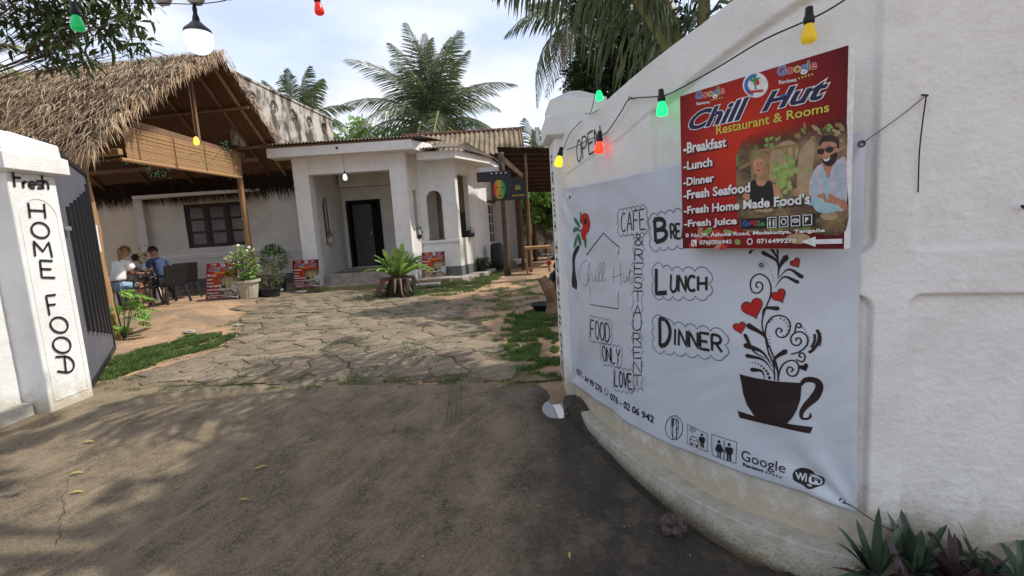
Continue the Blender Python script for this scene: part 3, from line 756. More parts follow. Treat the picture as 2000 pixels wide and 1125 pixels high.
def bub(C, poly, r, w=.0045):                            # scalloped outline drawn round a word
    pts = [C(*p) for p in poly]; out = []
    for i in range(len(pts)):
        a, b = pts[i], pts[(i+1) % len(pts)]; L = math.hypot(b[0]-a[0], b[1]-a[1]); n = max(1, round(L/r))
        nx_, nz_ = (b[1]-a[1])/L, -(b[0]-a[0])/L
        for k in range(n):
            for q in range(7):
                t = (k+q/7)/n; h = math.sin(PI*q/7)**.6*r*.30; out.append((a[0]+(b[0]-a[0])*t-nx_*h, a[1]+(b[1]-a[1])*t-nz_*h))
    return [ribbon(out, w, closed=True)]
PW_ = []
def PP(x): PW_.append(x)
PP(word('CAFE', Q(C2, (214, 66), (296, 50), (297, 122), (214, 132)), .009))
PP(letter('&', Q(C2, (259, 140), (289, 140), (289, 180), (259, 180)), .008))
for i, ch in enumerate('RESTAURENT'):
    y = 192+i*49.5; x0 = 260-i*.3; h = 40 if i not in (4, 8) else 44
    PP(letter(ch, Q(C2, (x0, y), (x0+28, y+1), (x0+28, y+h), (x0, y+h)), .0075))
PP(word('FOOD', Q(C2, (107, 443), (172, 458), (172, 522), (108, 505)), .013))
PP(word('ONLY', Q(C2, (146, 535), (208, 548), (206, 602), (148, 588)), .012))
PP(word('LOVE', Q(C2, (190, 622), (251, 636), (251, 690), (190, 676)), .013))
PP(letter('B', Q(C2, (330, 88), (372, 84), (372, 158), (332, 168)), .027))
PP(word('REAKFAST', Q(C2, (386, 105), (560, 96), (560, 150), (388, 156)), .014))
PP(letter('L', Q(C2, (336, 262), (376, 266), (376, 346), (336, 350)), .027))
PP(word('UNCH', Q(C2, (390, 282), (514, 290), (514, 338), (390, 344)), .016))
PP(letter('D', Q(C2, (350, 436), (386, 446), (386, 528), (350, 536)), .027))
PP(word('INNER', Q(C2, (398, 474), (570, 498), (570, 556), (398, 530)), .016))
for q in PW_: bput('hand_lettering', q, 'ink')
O = []
O += bub(C2, [(204, 60), (300, 44), (302, 128), (206, 140)], .055)
O += bub(C2, [(250, 140), (250, 700), (294, 700), (294, 140)], .095, .0035)
O += bub(C2, [(104, 434), (176, 450), (178, 524), (106, 514)], .06)
O += bub(C2, [(142, 532), (212, 544), (210, 604), (146, 596)], .06)
O += bub(C2, [(188, 618), (256, 628), (256, 696), (190, 686)], .06)
O += bub(C2, [(316, 80), (430, 60), (560, 84), (565, 162), (318, 190)], .07)
O += bub(C2, [(330, 250), (392, 270), (522, 272), (520, 358), (330, 358)], .08)
O += bub(C2, [(332, 432), (400, 462), (580, 490), (580, 572), (332, 546)], .08)
for q in O: bput('bubble_outline', [q], 'inkblue')
# hut outline and cursive name
H = []
for st, w in (([(92, 212), (152, 136), (208, 186), (205, 212)], .008), ([(100, 325), (103, 388), (204, 404), (207, 345)], .006), ([(92, 206), (90, 216)], .008)):
    H.append(ribbon([C2(*p) for p in st], w))
bput('hut_outline', H, 'ink')
K = []
for st in ([(92, 232), (78, 240), (68, 270), (68, 305), (80, 322), (92, 318), (98, 296), (104, 262), (103, 240), (99, 262), (100, 308), (106, 284), (114, 282), (118, 306), (124, 300), (126, 284), (127, 304), (134, 300), (142, 262), (141, 240), (135, 258), (137, 304), (146, 296), (153, 258), (152, 240), (147, 258), (148, 306), (158, 296)],
           [(186, 255), (184, 290), (188, 320)], [(214, 238), (210, 280), (214, 322)], [(180, 292), (198, 288), (220, 280)],
           [(222, 286), (222, 306), (230, 306), (234, 286), (235, 305), (240, 300), (246, 260), (245, 300), (250, 318)], [(238, 276), (256, 270)]):
    K.append(ribbon([C2(*p) for p in cat2(st, 5)], .0035))
K.append(ribbon([C2(*p) for p in [(126, 270), (127, 274)]], .004))
bput('cursive_name', K, 'inkblue')
# painted palm with red hibiscus
def blobp(C, pts, n=4): return fillp([C(*p) for p in cat2(pts+[pts[0]], n)[:-1]])
bput('palm_trunk_drawing', [blobp(C2, [(40, 328), (44, 260), (46, 205), (56, 180), (62, 186), (54, 220), (54, 270), (58, 332), (48, 330)])], 'ink')
g = []
for pts in ([(42, 80), (52, 84), (66, 100), (70, 118), (58, 108), (46, 94)], [(44, 118), (56, 114), (68, 122), (74, 134), (60, 128), (44, 134)],
            [(56, 140), (64, 138), (70, 160), (66, 182), (60, 170)], [(70, 60), (76, 66), (76, 100), (70, 96)], [(82, 150), (90, 150), (88, 186), (82, 182)], [(50, 150), (56, 146), (52, 176), (46, 190), (46, 168)]):
    g.append(blobp(C2, pts))
bput('leaf_drawing', g, 'greenink')
bput('hibiscus_drawing', [blobp(C2, [(78, 70), (92, 64), (102, 74), (106, 100), (102, 128), (92, 140), (86, 162), (76, 156), (72, 130), (80, 112), (74, 92)])], 'red', .003)
bput('hibiscus_eye', [blobp(C2, [(86, 86), (94, 84), (97, 96), (92, 106), (86, 100)])], 'ink', .0042)
# phone numbers
N_ = [fit(text2d('071 - 64 99 270', .028), Q(C2, (55, 614), (147, 680), (147, 703), (55, 637))), fit(text2d('076 - 02 06 942', .028), Q(C2, (176, 700), (329, 784), (328, 810), (176, 725)))]
for cx, cy, r in ((40, 614, 8), (162, 698, 9)):
    N_.append(ribbon([C2(*p) for p in ell(cx, cy, r*.8, r*1.3, 18)], .004, closed=True))
N_.append(ribbon([C2(*p) for p in ((159, 692), (159, 702), (166, 706))], .004)); N_.append(ribbon([C2(*p) for p in ((37, 609), (38, 616), (43, 620))], .004))
for q in N_[:2]: bput('phone_number', [q], 'ink')
bput('phone_icon', N_[2:], 'ink')
# pictograms
I = [ribbon([C2(*p) for p in ell(402, 824, 31, 42, 30)], .0045, closed=True),
     ribbon([C2(*p) for p in ell(404, 826, 13, 33, 24)], .003, closed=True)]
for st in ([(392, 790), (393, 812), (397, 822), (398, 866)], [(400, 788), (400, 812), (397, 822)], [(396, 789), (396, 815)], [(412, 868), (410, 826), (408, 800), (412, 790), (417, 800), (417, 824), (411, 830)]):
    I.append(ribbon([C2(*p) for p in st], .006))
for qd in ([(450, 812), (521, 844), (520, 908), (450, 880)], [(537, 845), (623, 874), (621, 948), (536, 920)]):
    I.append(ribbon([C2(*p) for p in qd], .004, closed=True))
I.append(ribbon([C2(*p) for p in ell(469, 830, 10, 9)], .003, closed=True)); I += letter('P', Q(C2, (466, 826), (472, 828), (472, 837), (466, 835)), .003)
def man(cx, cy, h, skirt=False):
    out = [fillp([C2(*p) for p in ell(cx, cy, h*.09, h*.10, 12)])]
    if skirt: b = [(-.10, .13), (.10, .15), (.25, .5), (.18, .52), (.13, .38), (.22, .62), (.10, .63), (.09, .97), (.02, .96), (.02, .63), (-.04, .62), (-.04, .93), (-.11, .92), (-.1, .6), (-.22, .56), (-.13, .34), (-.19, .46), (-.25, .44)]
    else: b = [(-.17, .13), (.17, .17), (.23, .26), (.22, .56), (.15, .55), (.14, .34), (.12, .98), (.02, .96), (.01, .6), (-.02, .6), (-.03, .94), (-.13, .92), (-.13, .32), (-.16, .52), (-.23, .5), (-.22, .2)]
    return out+[fillp([C2(cx+x*h, cy+y*h) for x, y in b])]
I += man(502, 848, 48); I += man(562, 872, 60, True); I += man(597, 882, 60); I.append(ribbon([C2(580, 868), C2(579, 934)], .004))
for st in ([(458, 874), (460, 862), (466, 852), (482, 858), (487, 870), (490, 876), (489, 886), (458, 876)], [(460, 864), (486, 872)]):
    I.append(ribbon([C2(*p) for p in st], .004))
for cx, cy in ((464, 880), (483, 888)): I.append(fillp([C2(*p) for p in ell(cx, cy, 3, 4.5, 10)]))
bput('pictogram', I, 'ink')
T_ = [fit(text2d('Google', .004), Q(C2, (640, 898), (792, 950), (792, 992), (640, 948))), fit(text2d('Reviews', .03), Q(C2, (646, 944), (716, 968), (716, 981), (646, 957)))]
star = [(math.cos(PI/2+PI*k/5)*(1 if k % 2 == 0 else .42), math.sin(PI/2+PI*k/5)*(1 if k % 2 == 0 else .42)) for k in range(10)]
for k in range(5): T_.append(fillp([C2(727+12*k+x*5, 979+4.2*k-y*5.5) for x, y in star]))
bput('review_lettering', T_, 'ink')
bput('wifi_badge', [blobp(C2, [(816, 985), (826, 972), (850, 966), (880, 974), (896, 990), (920, 996), (927, 1008), (922, 1026), (900, 1030), (872, 1034), (850, 1020), (822, 1006)])], 'ink')
bput('wifi_plate', [blobp(C2, [(872, 996), (880, 988), (914, 1000), (921, 1008), (917, 1022), (908, 1025), (880, 1018), (872, 1012)])], 'banner', .0035)
bput('wifi_lettering', [fit(text2d('Wi', .03), Q(C2, (825, 978), (866, 986), (864, 1012), (828, 1000)))], 'banner', .0035)
bput('wifi_lettering', [fit(text2d('Fi', .04), Q(C2, (881, 996), (913, 1006), (911, 1021), (882, 1013)))], 'ink', .0045)
# coffee cup, saucer, handle and the swirls above it
bput('cup_drawing', [fillp([C3(*p) for p in [(233, 583), (300, 600), (400, 617), (508, 624), (505, 660), (500, 705), (486, 748), (468, 780), (440, 812), (380, 800), (296, 778), (262, 726), (246, 672)]]),
     fillp([C3(*p) for p in [(218, 752), (300, 778), (440, 806), (558, 825), (546, 853), (400, 822), (228, 784)]])], 'brownink', .003)
def taper(C, pts, w0, w1, n=5):
    q = [C(*p) for p in cat2(pts, n)]; N = len(q); return ribbon(q, [w0+(w1-w0)*math.sin(PI*min(1, i/(N-1)*1.0))**.8 for i in range(N)])
hw = [.008, .02, .026, .028, .03, .034, .026, .018, .012, .010, .010, .006]
hp = [(500, 640), (518, 615), (545, 608), (578, 618), (586, 648), (566, 690), (530, 725), (508, 756), (508, 782), (528, 788), (546, 780), (546, 762)]
hq = cat2(hp, 5); bput('cup_handle_drawing', [ribbon([C3(*p) for p in hq], [float(np.interp(i/5, range(len(hw)), hw)) for i in range(len(hq))])], 'brownink')
def heart(C, cx, cy, r, rot=0):
    out = []
    for k in range(28):
        t = 2*PI*k/28; x = 16*math.sin(t)**3/16*r; y = -(13*math.cos(t)-5*math.cos(2*t)-2*math.cos(3*t)-math.cos(4*t))/16*r
        out.append(C(cx+x*math.cos(rot)-y*math.sin(rot), cy+x*math.sin(rot)+y*math.cos(rot)))
    return out
hs_ = [(289, 282, 50, -.35), (408, 226, 34, -.5), (482, 76, 23, -.6), (232, 370, 29, -.25)]
for h in hs_: bput('heart_drawing', [fillp(heart(C3, *h))], 'red')
for h in hs_: bput('heart_outline', [ribbon(heart(C3, *h), .003, closed=True)], 'brownink', .0035)
bput('dark_heart', [fillp(heart(C3, 520, 552, 20, -.4))], 'brownink', .0035)
S_ = []
def drop(x0, y0, x1, y1, bend, w):     # comma-shaped petal: thick rounded head at (x1,y1), thin tail at (x0,y0)
    mx_, my_ = (x0+x1)/2, (y0+y1)/2; dx, dy = x1-x0, y1-y0; pts = [(x0, y0), (mx_-dy*bend, my_+dx*bend), (x1, y1)]
    q = cat2(pts, 9); N = len(q); qq = [C3(*p) for p in q]
    w *= .78; S_.append(ribbon(qq, [w*(.08+.92*(i/(N-1))**1.3) for i in range(N)])); S_.append(fillp([C3(x, y) for x, y in ell(x1, y1, w*385, w*385, 14)]))
for a in ((345, 610, 290, 562, .3, .03), (385, 580, 268, 498, .18, .028), (380, 550, 262, 452, .16, .036), (374, 520, 258, 406, -.14, .026) , (365, 500, 272, 362, .2, .036),
          (332, 345, 402, 284, -.4, .028), (400, 575, 438, 478, -.3, .030), (400, 150, 510, 140, -.35, .024), (388, 190, 492, 164, -.35, .022), (402, 148, 440, 50, -.12, .034), (402, 148, 335, 30, .25, .026), (404, 120, 372, 10, .12, .018), (404, 118, 400, -5, 0, .014), (300, 20, 276, 30, .2, .02)): drop(*a)
def line(pts, w=.0065, n=6): S_.append(ribbon([C3(*p) for p in cat2(pts, n)], w))
def spiral(cx, cy, r, turns, a0, dirn=1, n=26):
    return [(cx+r*(1-.82*k/n)*math.cos(a0+dirn*turns*2*PI*k/n), cy+r*(1-.82*k/n)*math.sin(a0+dirn*turns*2*PI*k/n)) for k in range(n+1)]
line([(404, 612), (398, 540), (372, 470), (345, 410), (332, 350), (345, 290), (368, 230), (370, 180), (352, 145), (320, 128), (290, 140), (276, 170), (284, 205), (310, 215), (332, 195), (328, 170), (308, 166), (302, 182), (314, 190)])
line([(388, 612), (384, 540), (360, 470), (348, 410), (352, 360), (372, 328), (402, 316), (436, 324), (456, 352), (452, 392), (432, 414), (406, 412), (394, 392), (404, 374), (420, 382), (414, 394)])
line([(402, 615), (410, 570), (430, 535), (462, 520), (488, 530), (496, 560), (480, 590), (454, 590), (442, 568), (454, 550), (470, 562), (460, 574)])
line([(462, 492), (500, 480), (532, 450), (534, 415), (510, 392), (480, 394), (462, 415), (466, 442), (488, 452), (506, 438), (502, 420), (486, 420), (484, 432)])
line([(478, 392), (484, 360), (496, 352), (506, 362), (498, 372), (488, 368)]); line([(484, 516), (512, 526), (524, 505), (516, 488), (502, 488), (498, 502), (510, 506)])
line([(576, 380), (586, 405), (580, 440), (560, 470), (540, 485)], [.014]*0 or .012); line([(590, 392), (594, 425), (588, 455)], .005); line([(566, 400), (566, 430), (552, 462)], .010)
def dots(pts, r0, r1):
    for i, (x, y) in enumerate(pts):
        r = r0+(r1-r0)*i/max(1, len(pts)-1); S_.append(fillp([C3(a, b) for a, b in ell(x, y, r, r*1.1, 8)]))
dots([(280, 532), (292, 530), (305, 531), (318, 536), (331, 545), (342, 556), (352, 568), (359, 582), (365, 600)], 1.6, 7)
dots([(340, 70), (350, 80), (358, 92), (366, 105), (372, 118), (377, 132), (381, 146), (384, 160)], 1.8, 2.2)
dots([(366, 345), (376, 336), (415, 330), (430, 337), (440, 350), (446, 366), (446, 384), (440, 400), (428, 408)], 4, 2.5)
dots([(366, 410), (366, 425), (368, 440), (371, 455), (375, 470), (380, 485)], 2.5, 3.2); dots([(512, 372), (522, 380), (530, 390), (537, 402), (542, 415), (542, 430)], 3.2, 1.8)
S_.append(ribbon([C3(*p) for p in ell(326, 87, 7, 8, 12)], .006, closed=True)); dots([(326+17*math.cos(k*PI/4), 87+19*math.sin(k*PI/4)) for k in range(8)], 2.2, 2.2)
bput('swirl_drawing', S_, 'brownink')
# eyelets
for k, (u, v) in enumerate(((1644, 974), (1681, 282), (1118, 385), (1111, 736))):
    a, b = W(u, v); c = Vector(wpt(a, b, boff(a, b)+.003)); _, _, nx_, ny_ = wplan(a); ax = Vector((ny_, -nx_, 0))
    obj('eyelet', MB().tube([c+ax*.011*math.cos(2*PI*q/14)+Vector((0, 0, .011*math.sin(2*PI*q/14))) for q in range(14)], .0028, 6, closed=True), 'rust', banner, smooth=True)
# tie wires
def wire(name, pts, r, label, cat, mt='rust', group=None):
    return tag(obj(name, MB().tube(catmull(pts, 6), r, 6), mt, smooth=True), label, cat, group)
wp = lambda u, v, o=.02: Vector(wpt(*W(u, v), o))
wire('tie_wire', [wp(1644, 974, .03), wp(1664, 983, .03), wp(1700, 1010, .02), wp(1740, 1033, .012), wp(1776, 1042, .008)], .0022, 'thin dark wire from the lower right banner eyelet to a nail above the lily leaves', 'wire')
wire('tie_wire', [wp(1679, 283, .03), wp(1700, 268, .024), wp(1752, 230, .02), wp(1803, 190, .012)], .0018, 'dark wire pulled tight up from the upper right banner eyelet to a nail', 'wire')
wire('loose_wire', [wp(1806, 188, .012), wp(1803, 212, .01), wp(1797, 250, .014), wp(1793, 300, .01), wp(1791, 376, .008)], .0026, 'loose dark wire end hanging straight down from the nail right of the red sign', 'wire')
wire('nail', [wp(1803, 184, -.01), wp(1804, 190, .03)], .004, 'bent nail in the wall that holds the two upper wires', 'nail')
wire('tie_wire', [wp(1118, 385, .02), wp(1112, 392, .02)], .003, 'short knotted wire at the upper left corner of the banner', 'wire')
wire('tie_wire', [wp(1111, 733, .02), wp(1104, 740, .02), wp(1108, 752, .015), wp(1107, 766, .015)], .0022, 'short wire hanging from the lower left corner of the banner', 'wire')
wire('rebar_stub', [wp(2004, 405, -.01), wp(1994, 406, .02), wp(1986, 402, .03)], .005, 'rusty metal stub sticking out of the wall at the right edge', 'metal stub')
# OPEN painted on the band
OSurf = Surf(lambda a, b, off: wpt(a, b, relief(a, b)+off), W)
put('open_lettering', word('OPEN', [W(*p) for p in ((1128, 276), (1174, 246), (1178, 286), (1130, 318))], .011, .25), OSurf, 'ink', wall, .0045, .04)

# ------------------------------------------------------------------ RED SIGN BOARD
def signcorner(u, v, y): return atY(u, v, y)
kY = .945
A_ = signcorner(1327, 189, 2.66*kY); B_ = signcorner(1656, 85, 2.0*kY); C_ = signcorner(1653, 484, 2.0*kY); D_ = signcorner(1334, 488, 2.66*kY)
xL, yL = (A_.x+D_.x)/2, (A_.y+D_.y)/2; xR, yR = (B_.x+C_.x)/2, (B_.y+C_.y)/2
SW = math.hypot(xR-xL, yR-yL); zB = (C_.z+D_.z)/2; SH = (A_.z+B_.z)/2-zB; srz = math.atan2(yR-yL, xR-xL)
print('sign size', SW, SH, 'z', A_.z, B_.z, C_.z, D_.z)
sdx, sdy = math.cos(srz), math.sin(srz)
def sinv(u, v):      # point of the photograph -> place on the board, 0..1
    d = ray(u, v); t = (xL*sdy-yL*sdx)/(d.x*sdy-d.y*sdx); x, y, z = d.x*t, d.y*t, CAMZ+d.z*t
    return (((x-xL)*sdx+(y-yL)*sdy)/SW, (z-zB)/SH)
def CS(x, y): return sinv(1300+x/2.5, 50+y/2.5)
def sign_materials():
    mt = bpy.data.materials.new('red printed board'); mt.use_nodes = True; n, l = mt.node_tree.nodes, mt.node_tree.links; b = n['Principled BSDF']
    b.inputs['Roughness'].default_value = .6; b.inputs['Specular IOR Level'].default_value = .25
    t = n.new('ShaderNodeTexCoord'); sx = n.new('ShaderNodeSeparateXYZ'); l.new(t.outputs['Generated'], sx.inputs[0])
    g = n.new('ShaderNodeTexGradient'); g.gradient_type = 'SPHERICAL'; q = n.new('ShaderNodeMapping'); q.inputs['Location'].default_value = (-.42*1.6, 0, -.62*1.3); q.inputs['Scale'].default_value = (1.6, 0, 1.3)
    l.new(t.outputs['Generated'], q.inputs[0]); l.new(q.outputs[0], g.inputs[0])
    r = n.new('ShaderNodeValToRGB'); e = r.color_ramp.elements; e[0].position = 0; e[0].color = (.10, .004, .006, 1); e[1].position = .85; e[1].color = (.50, .030, .010, 1)
    e2 = r.color_ramp.elements.new(.35); e2.color = (.24, .009, .008, 1)
    l.new(g.outputs[1], r.inputs[0]); l.new(r.outputs[0], b.inputs['Base Color']); return mt
M['signred'] = sign_materials()
for k, c in dict(p_white=(.8, .8, .8), p_navy=(.012, .010, .07), p_blue=(.03, .16, .5), p_yellow=(.62, .6, .08), p_black=(.015, .012, .012), p_skin=(.55, .27, .17), p_skin2=(.48, .22, .13), p_hair=(.36, .22, .1), p_hair2=(.03, .018, .014), p_shirt=(.5, .5, .58), p_green=(.22, .36, .08), p_green2=(.32, .45, .13), p_wood=(.30, .19, .08), p_dark=(.06, .035, .022), p_sand=(.42, .3, .17), p_glass=(.35, .55, .6), p_orange=(.65, .25, .05), p_gb=(.05, .15, .55), p_gr=(.55, .03, .03), p_gy=(.6, .4, .02), p_gg=(.03, .3, .08), p_shadow=(.05, .004, .006), p_tomato=(.5, .03, .02)).items():
    M[k] = mat('print '+k[2:], c, .38, tuple(x*.75 for x in c), 30)
sgn = {}
def sp(name, mt, polys, off): sgn.setdefault(name, []).append((mt, polys, off))
def SQ(*p): return [CS(*q) for q in p]
def fp(pts): return fillp([CS(*p) for p in pts])
def fc(pts, n=4): return fillp([CS(*p) for p in cat2(pts+[pts[0]], n)[:-1]])
def fe(cx, cy, rx, ry, n=18, rot=0): return fillp([CS(*p) for p in ell(cx, cy, rx, ry, n, rot)])
# photograph printed on the board
rg = random.Random(5)
sp('printed_photo', 'photo_bg', [fc([(345, 640), (380, 560), (450, 520), (560, 500), (640, 480), (720, 470), (800, 450), (884, 460), (884, 700), (882, 1000), (700, 1010), (540, 1000), (380, 1000), (350, 860)])], .0006)
pp_ = {'p_sand': [], 'p_wood': [], 'p_green': [], 'p_green2': [], 'p_tomato': [], 'p_skin2': []}
pp_['p_sand'].append(fc([(640, 830), (650, 640), (700, 560), (730, 560), (720, 700), (700, 850)])); pp_['p_sand'].append(fc([(520, 600), (600, 560), (650, 600), (620, 700), (560, 760), (500, 740)]))
for k in range(26): x, y = rg.uniform(640, 870), rg.uniform(480, 610); pp_[rg.choice(['p_wood', 'p_sand', 'p_green'])].append(fe(x, y, rg.uniform(8, 26), rg.uniform(4, 12), 9, rg.uniform(0, 3)))
for q in ([(420, 610), (650, 575), (650, 590), (420, 625)], [(420, 610), (430, 610), (430, 760), (420, 760)], [(585, 590), (596, 588), (600, 680), (590, 682)], [(560, 600), (570, 598), (600, 640), (592, 646)], [(620, 585), (634, 583), (636, 700), (622, 700)], [(500, 600), (508, 598), (512, 660), (504, 660)], [(360, 690), (420, 660), (420, 676), (360, 706)]): pp_['p_wood'].append(fp(q))
for k in range(46): pp_[rg.choice(['p_green', 'p_green2'])].append(fe(rg.gauss(582, 30), rg.gauss(725, 42), rg.uniform(8, 22), rg.uniform(7, 18), 9, rg.uniform(0, 3)))
for k in range(12): pp_['p_green'].append(fe(rg.uniform(490, 560), rg.uniform(545, 590), rg.uniform(6, 16), rg.uniform(4, 10), 8, rg.uniform(0, 3)))
for k in range(16): pp_[rg.choice(['p_tomato', 'p_green', 'p_skin2'])].append(fe(rg.uniform(120, 360), rg.uniform(1000, 1085), rg.uniform(10, 30), rg.uniform(8, 20), 9, rg.uniform(0, 3)))
for k, v in pp_.items(): sp('printed_photo', k, v, .0008+.0001*list(pp_).index(k))
sp('printed_photo', 'p_hair', [fc([(430, 660), (450, 628), (485, 622), (505, 650), (510, 700), (500, 760), (475, 770), (460, 700), (440, 720), (420, 760), (424, 700)])], .0016)
sp('printed_photo', 'p_skin', [fc([(428, 668), (448, 650), (476, 655), (484, 690), (472, 722), (466, 750), (500, 770), (548, 780), (565, 830), (540, 850), (390, 850), (392, 800), (430, 770), (448, 735), (434, 715)])], .0018)
sp('printed_photo', 'p_hair2', [fe(450, 676, 5, 2.5), fe(470, 674, 5, 2.5), fc([(444, 668), (456, 665), (456, 668)]), fc([(464, 665), (476, 668), (466, 668)])], .0021)
sp('printed_photo', 'p_skin2', [fc([(458, 676), (464, 692), (456, 694)]), fc([(474, 660), (484, 690), (474, 720), (466, 735), (474, 700)]), fc([(448, 735), (466, 735), (470, 752), (456, 752)])], .0021)
sp('printed_photo', 'p_wood', [fc([(488, 640), (506, 680), (506, 740), (498, 700)]), fc([(430, 690), (424, 740), (432, 720)]), fc([(450, 634), (480, 628), (496, 650), (470, 640)])], .0022)
sp('printed_photo', 'p_black', [fc([(420, 760), (440, 752), (452, 780), (480, 782), (500, 760), (522, 770), (530, 840), (520, 880), (420, 880), (414, 820)])], .0020)
sp('printed_photo', 'p_tomato', [fc([(444, 706), (458, 703), (468, 704), (456, 712)])], .0021)
sp('printed_photo', 'p_shirt', [fc([(704, 760), (730, 700), (770, 672), (800, 690), (850, 650), (884, 660), (884, 880), (830, 900), (760, 850), (706, 830)])], .0018)
sp('printed_photo', 'p_skin2', [fc([(752, 580), (770, 552), (820, 545), (848, 570), (850, 620), (838, 660), (815, 690), (800, 740), (782, 740), (772, 690), (756, 650), (748, 615)]), fc([(742, 828), (790, 815), (840, 840), (884, 860), (884, 900), (820, 872), (752, 850)]), fc([(615, 805), (640, 795), (650, 820), (630, 835)])], .0021)
sp('printed_photo', 'p_hair2', [fc([(750, 575), (765, 545), (805, 534), (840, 548), (850, 590), (842, 600), (832, 572), (800, 566), (770, 570), (756, 590)]), fc([(752, 640), (775, 655), (800, 640), (815, 628), (842, 620), (836, 655), (812, 684), (780, 680)]), fc([(742, 606), (762, 600), (778, 606), (776, 622), (760, 630), (744, 624)]), fc([(782, 598), (806, 590), (822, 597), (818, 615), (798, 622), (784, 614)]), fc([(762, 606), (790, 602), (840, 590), (840, 595), (790, 608)])], .0024)
sp('printed_photo', 'p_skin', [fc([(800, 575), (830, 575), (838, 600), (826, 640), (812, 630), (820, 600)]), fc([(778, 612), (786, 610), (790, 632), (778, 636)])], .0023)
sp('printed_photo', 'p_glass', [fc([(770, 690), (790, 740), (800, 800), (790, 850), (770, 760)]), fc([(830, 670), (850, 700), (860, 780), (870, 850), (846, 780)]), fc([(720, 740), (740, 780), (738, 830), (726, 790)])], .0022)
sp('printed_photo', 'p_white', [fc([(772, 652), (790, 652), (806, 640), (796, 660), (780, 662)])], .0027)
sp('printed_photo', 'p_glass', [fc([(690, 850), (720, 838), (770, 846), (770, 872), (700, 876)]), fc([(720, 880), (780, 866), (850, 880), (830, 910), (750, 912)]), fc([(540, 860), (580, 846), (612, 856), (600, 880), (550, 884)])], .0024)
sp('printed_photo', 'p_sand', [fe(650, 1040, 60, 26), fe(800, 930, 44, 20), fe(480, 900, 50, 12)], .0016)
# lettering
sp('logo', 'p_white', [fe(440, 290, 62, 62, 28)], .0012)
sp('logo', 'p_blue', [([CS(*p) for p in ()], [])] if False else [ribbon([CS(*p) for p in arc(438, 290, 44, 44, 100, 280)], .022)], .0016)
sp('logo', 'p_gg', [fe(424, 268, 22, 6, 10, .5), fe(444, 264, 22, 6, 10, -.5), fe(436, 258, 6, 18, 10), ribbon([CS(434, 272), CS(442, 312)], .01)], .0018)
sp('logo', 'p_gr', [fe(450, 278, 10, 14), ribbon([CS(404, 325), CS(478, 318)], .014)], .002)
for qd in (SQ((148, 327), (289, 292), (289, 345), (148, 372)), SQ((548, 202), (740, 165), (740, 225), (548, 262))):
    g = text2d('Google', .02); gg = fit(g, qd); bx = bbox_of(g); L_, cols = 0, ('p_gb', 'p_gr', 'p_gy', 'p_gb', 'p_gg', 'p_gr')
    cuts = [bbox_of(text2d('Google'[:k], .02))[1] for k in range(1, 7)]
    for ci in range(6):
        lo = (cuts[ci-1]+.01) if ci else -9; hi = cuts[ci]+.01
        keep = [f for f in g[1] if lo <= sum(g[0][i][0] for i in f)/len(f) < hi]
        sp('search_lettering', cols[ci], [(gg[0], keep)], .0030)
    sp('search_lettering', 'p_white', [fit(text2d('Google', .045), qd, bx)], .0024)
sp('search_lettering', 'p_white', [fit(text2d('Reviews', .02), SQ((154, 374), (218, 364), (218, 380), (154, 390))), fit(text2d('Reviews', .02), SQ((556, 268), (642, 252), (642, 274), (556, 288)))], .003)
for k in range(5):
    for bx_, by_, dx, dy, r in ((230, 364, 12, -3, 5.5), (654, 258, 16, -5, 7)): sp('search_lettering', 'p_yellow', [fp([(bx_+dx*k+x*r, by_+dy*k-y*r) for x, y in star])], .003)
for t, qd in (('Chill', SQ((118, 428), (413, 345), (413, 452), (115, 514))), ('Hut', SQ((470, 335), (800, 250), (800, 352), (470, 424)))):
    bx = bbox_of(text2d(t, .03, .42))
    sp('name_lettering', 'p_white', [fit(text2d(t, .062, .42), qd, bx)], .0032); sp('name_lettering', 'p_navy', [fit(text2d(t, .03, .42), qd, bx)], .0038)
    lo = CS(300, 425)
sp('name_lettering', 'p_blue', [fit(text2d('Hut', .008, .42), SQ((500, 330), (795, 258), (785, 300), (490, 370)))][:0] or [ribbon([CS(560, 345), CS(600, 336)], .006)], .004)
sp('subtitle_lettering', 'p_yellow', [fit(text2d('Restaurant & Rooms', .012), SQ((250, 488), (802, 374), (802, 420), (250, 534)))], .0034)
for t, qd in (('-Breakfast', ((90, 572), (300, 543), (300, 592), (90, 628))), ('-Lunch', ((90, 666), (231, 642), (231, 686), (90, 708))), ('-Dinner', ((90, 745), (240, 722), (240, 763), (90, 785))),
              ('-Fresh Seafood', ((90, 806), (416, 764), (416, 814), (90, 850))), ("-Fresh Home Made Food's", ((92, 882), (708, 816), (708, 870), (92, 922))), ('-Fresh Juice', ((94, 950), (350, 934), (350, 980), (94, 994)))):
    bx = bbox_of(text2d(t, .03)); q = SQ(*qd)
    sp('menu_lettering', 'p_shadow', [fit(text2d(t, .06), [(a+.004, b-.006) for a, b in q], bx)], .0030); sp('menu_lettering', 'p_white', [fit(text2d(t, .03), q, bx)], .0036)
sp('icon_strip', 'p_black', [fp([(372, 945), (732, 918), (732, 980), (372, 995)])], .0030)
for ci, (ch, x0, x1) in enumerate((('Go', 380, 415), ('og', 415, 455), ('le', 455, 486))): sp('icon_strip', ('p_gb', 'p_gr', 'p_gg')[ci], [fit(text2d(ch, .03), SQ((x0, 952), (x1, 950), (x1, 978), (x0, 980)))], .0036)
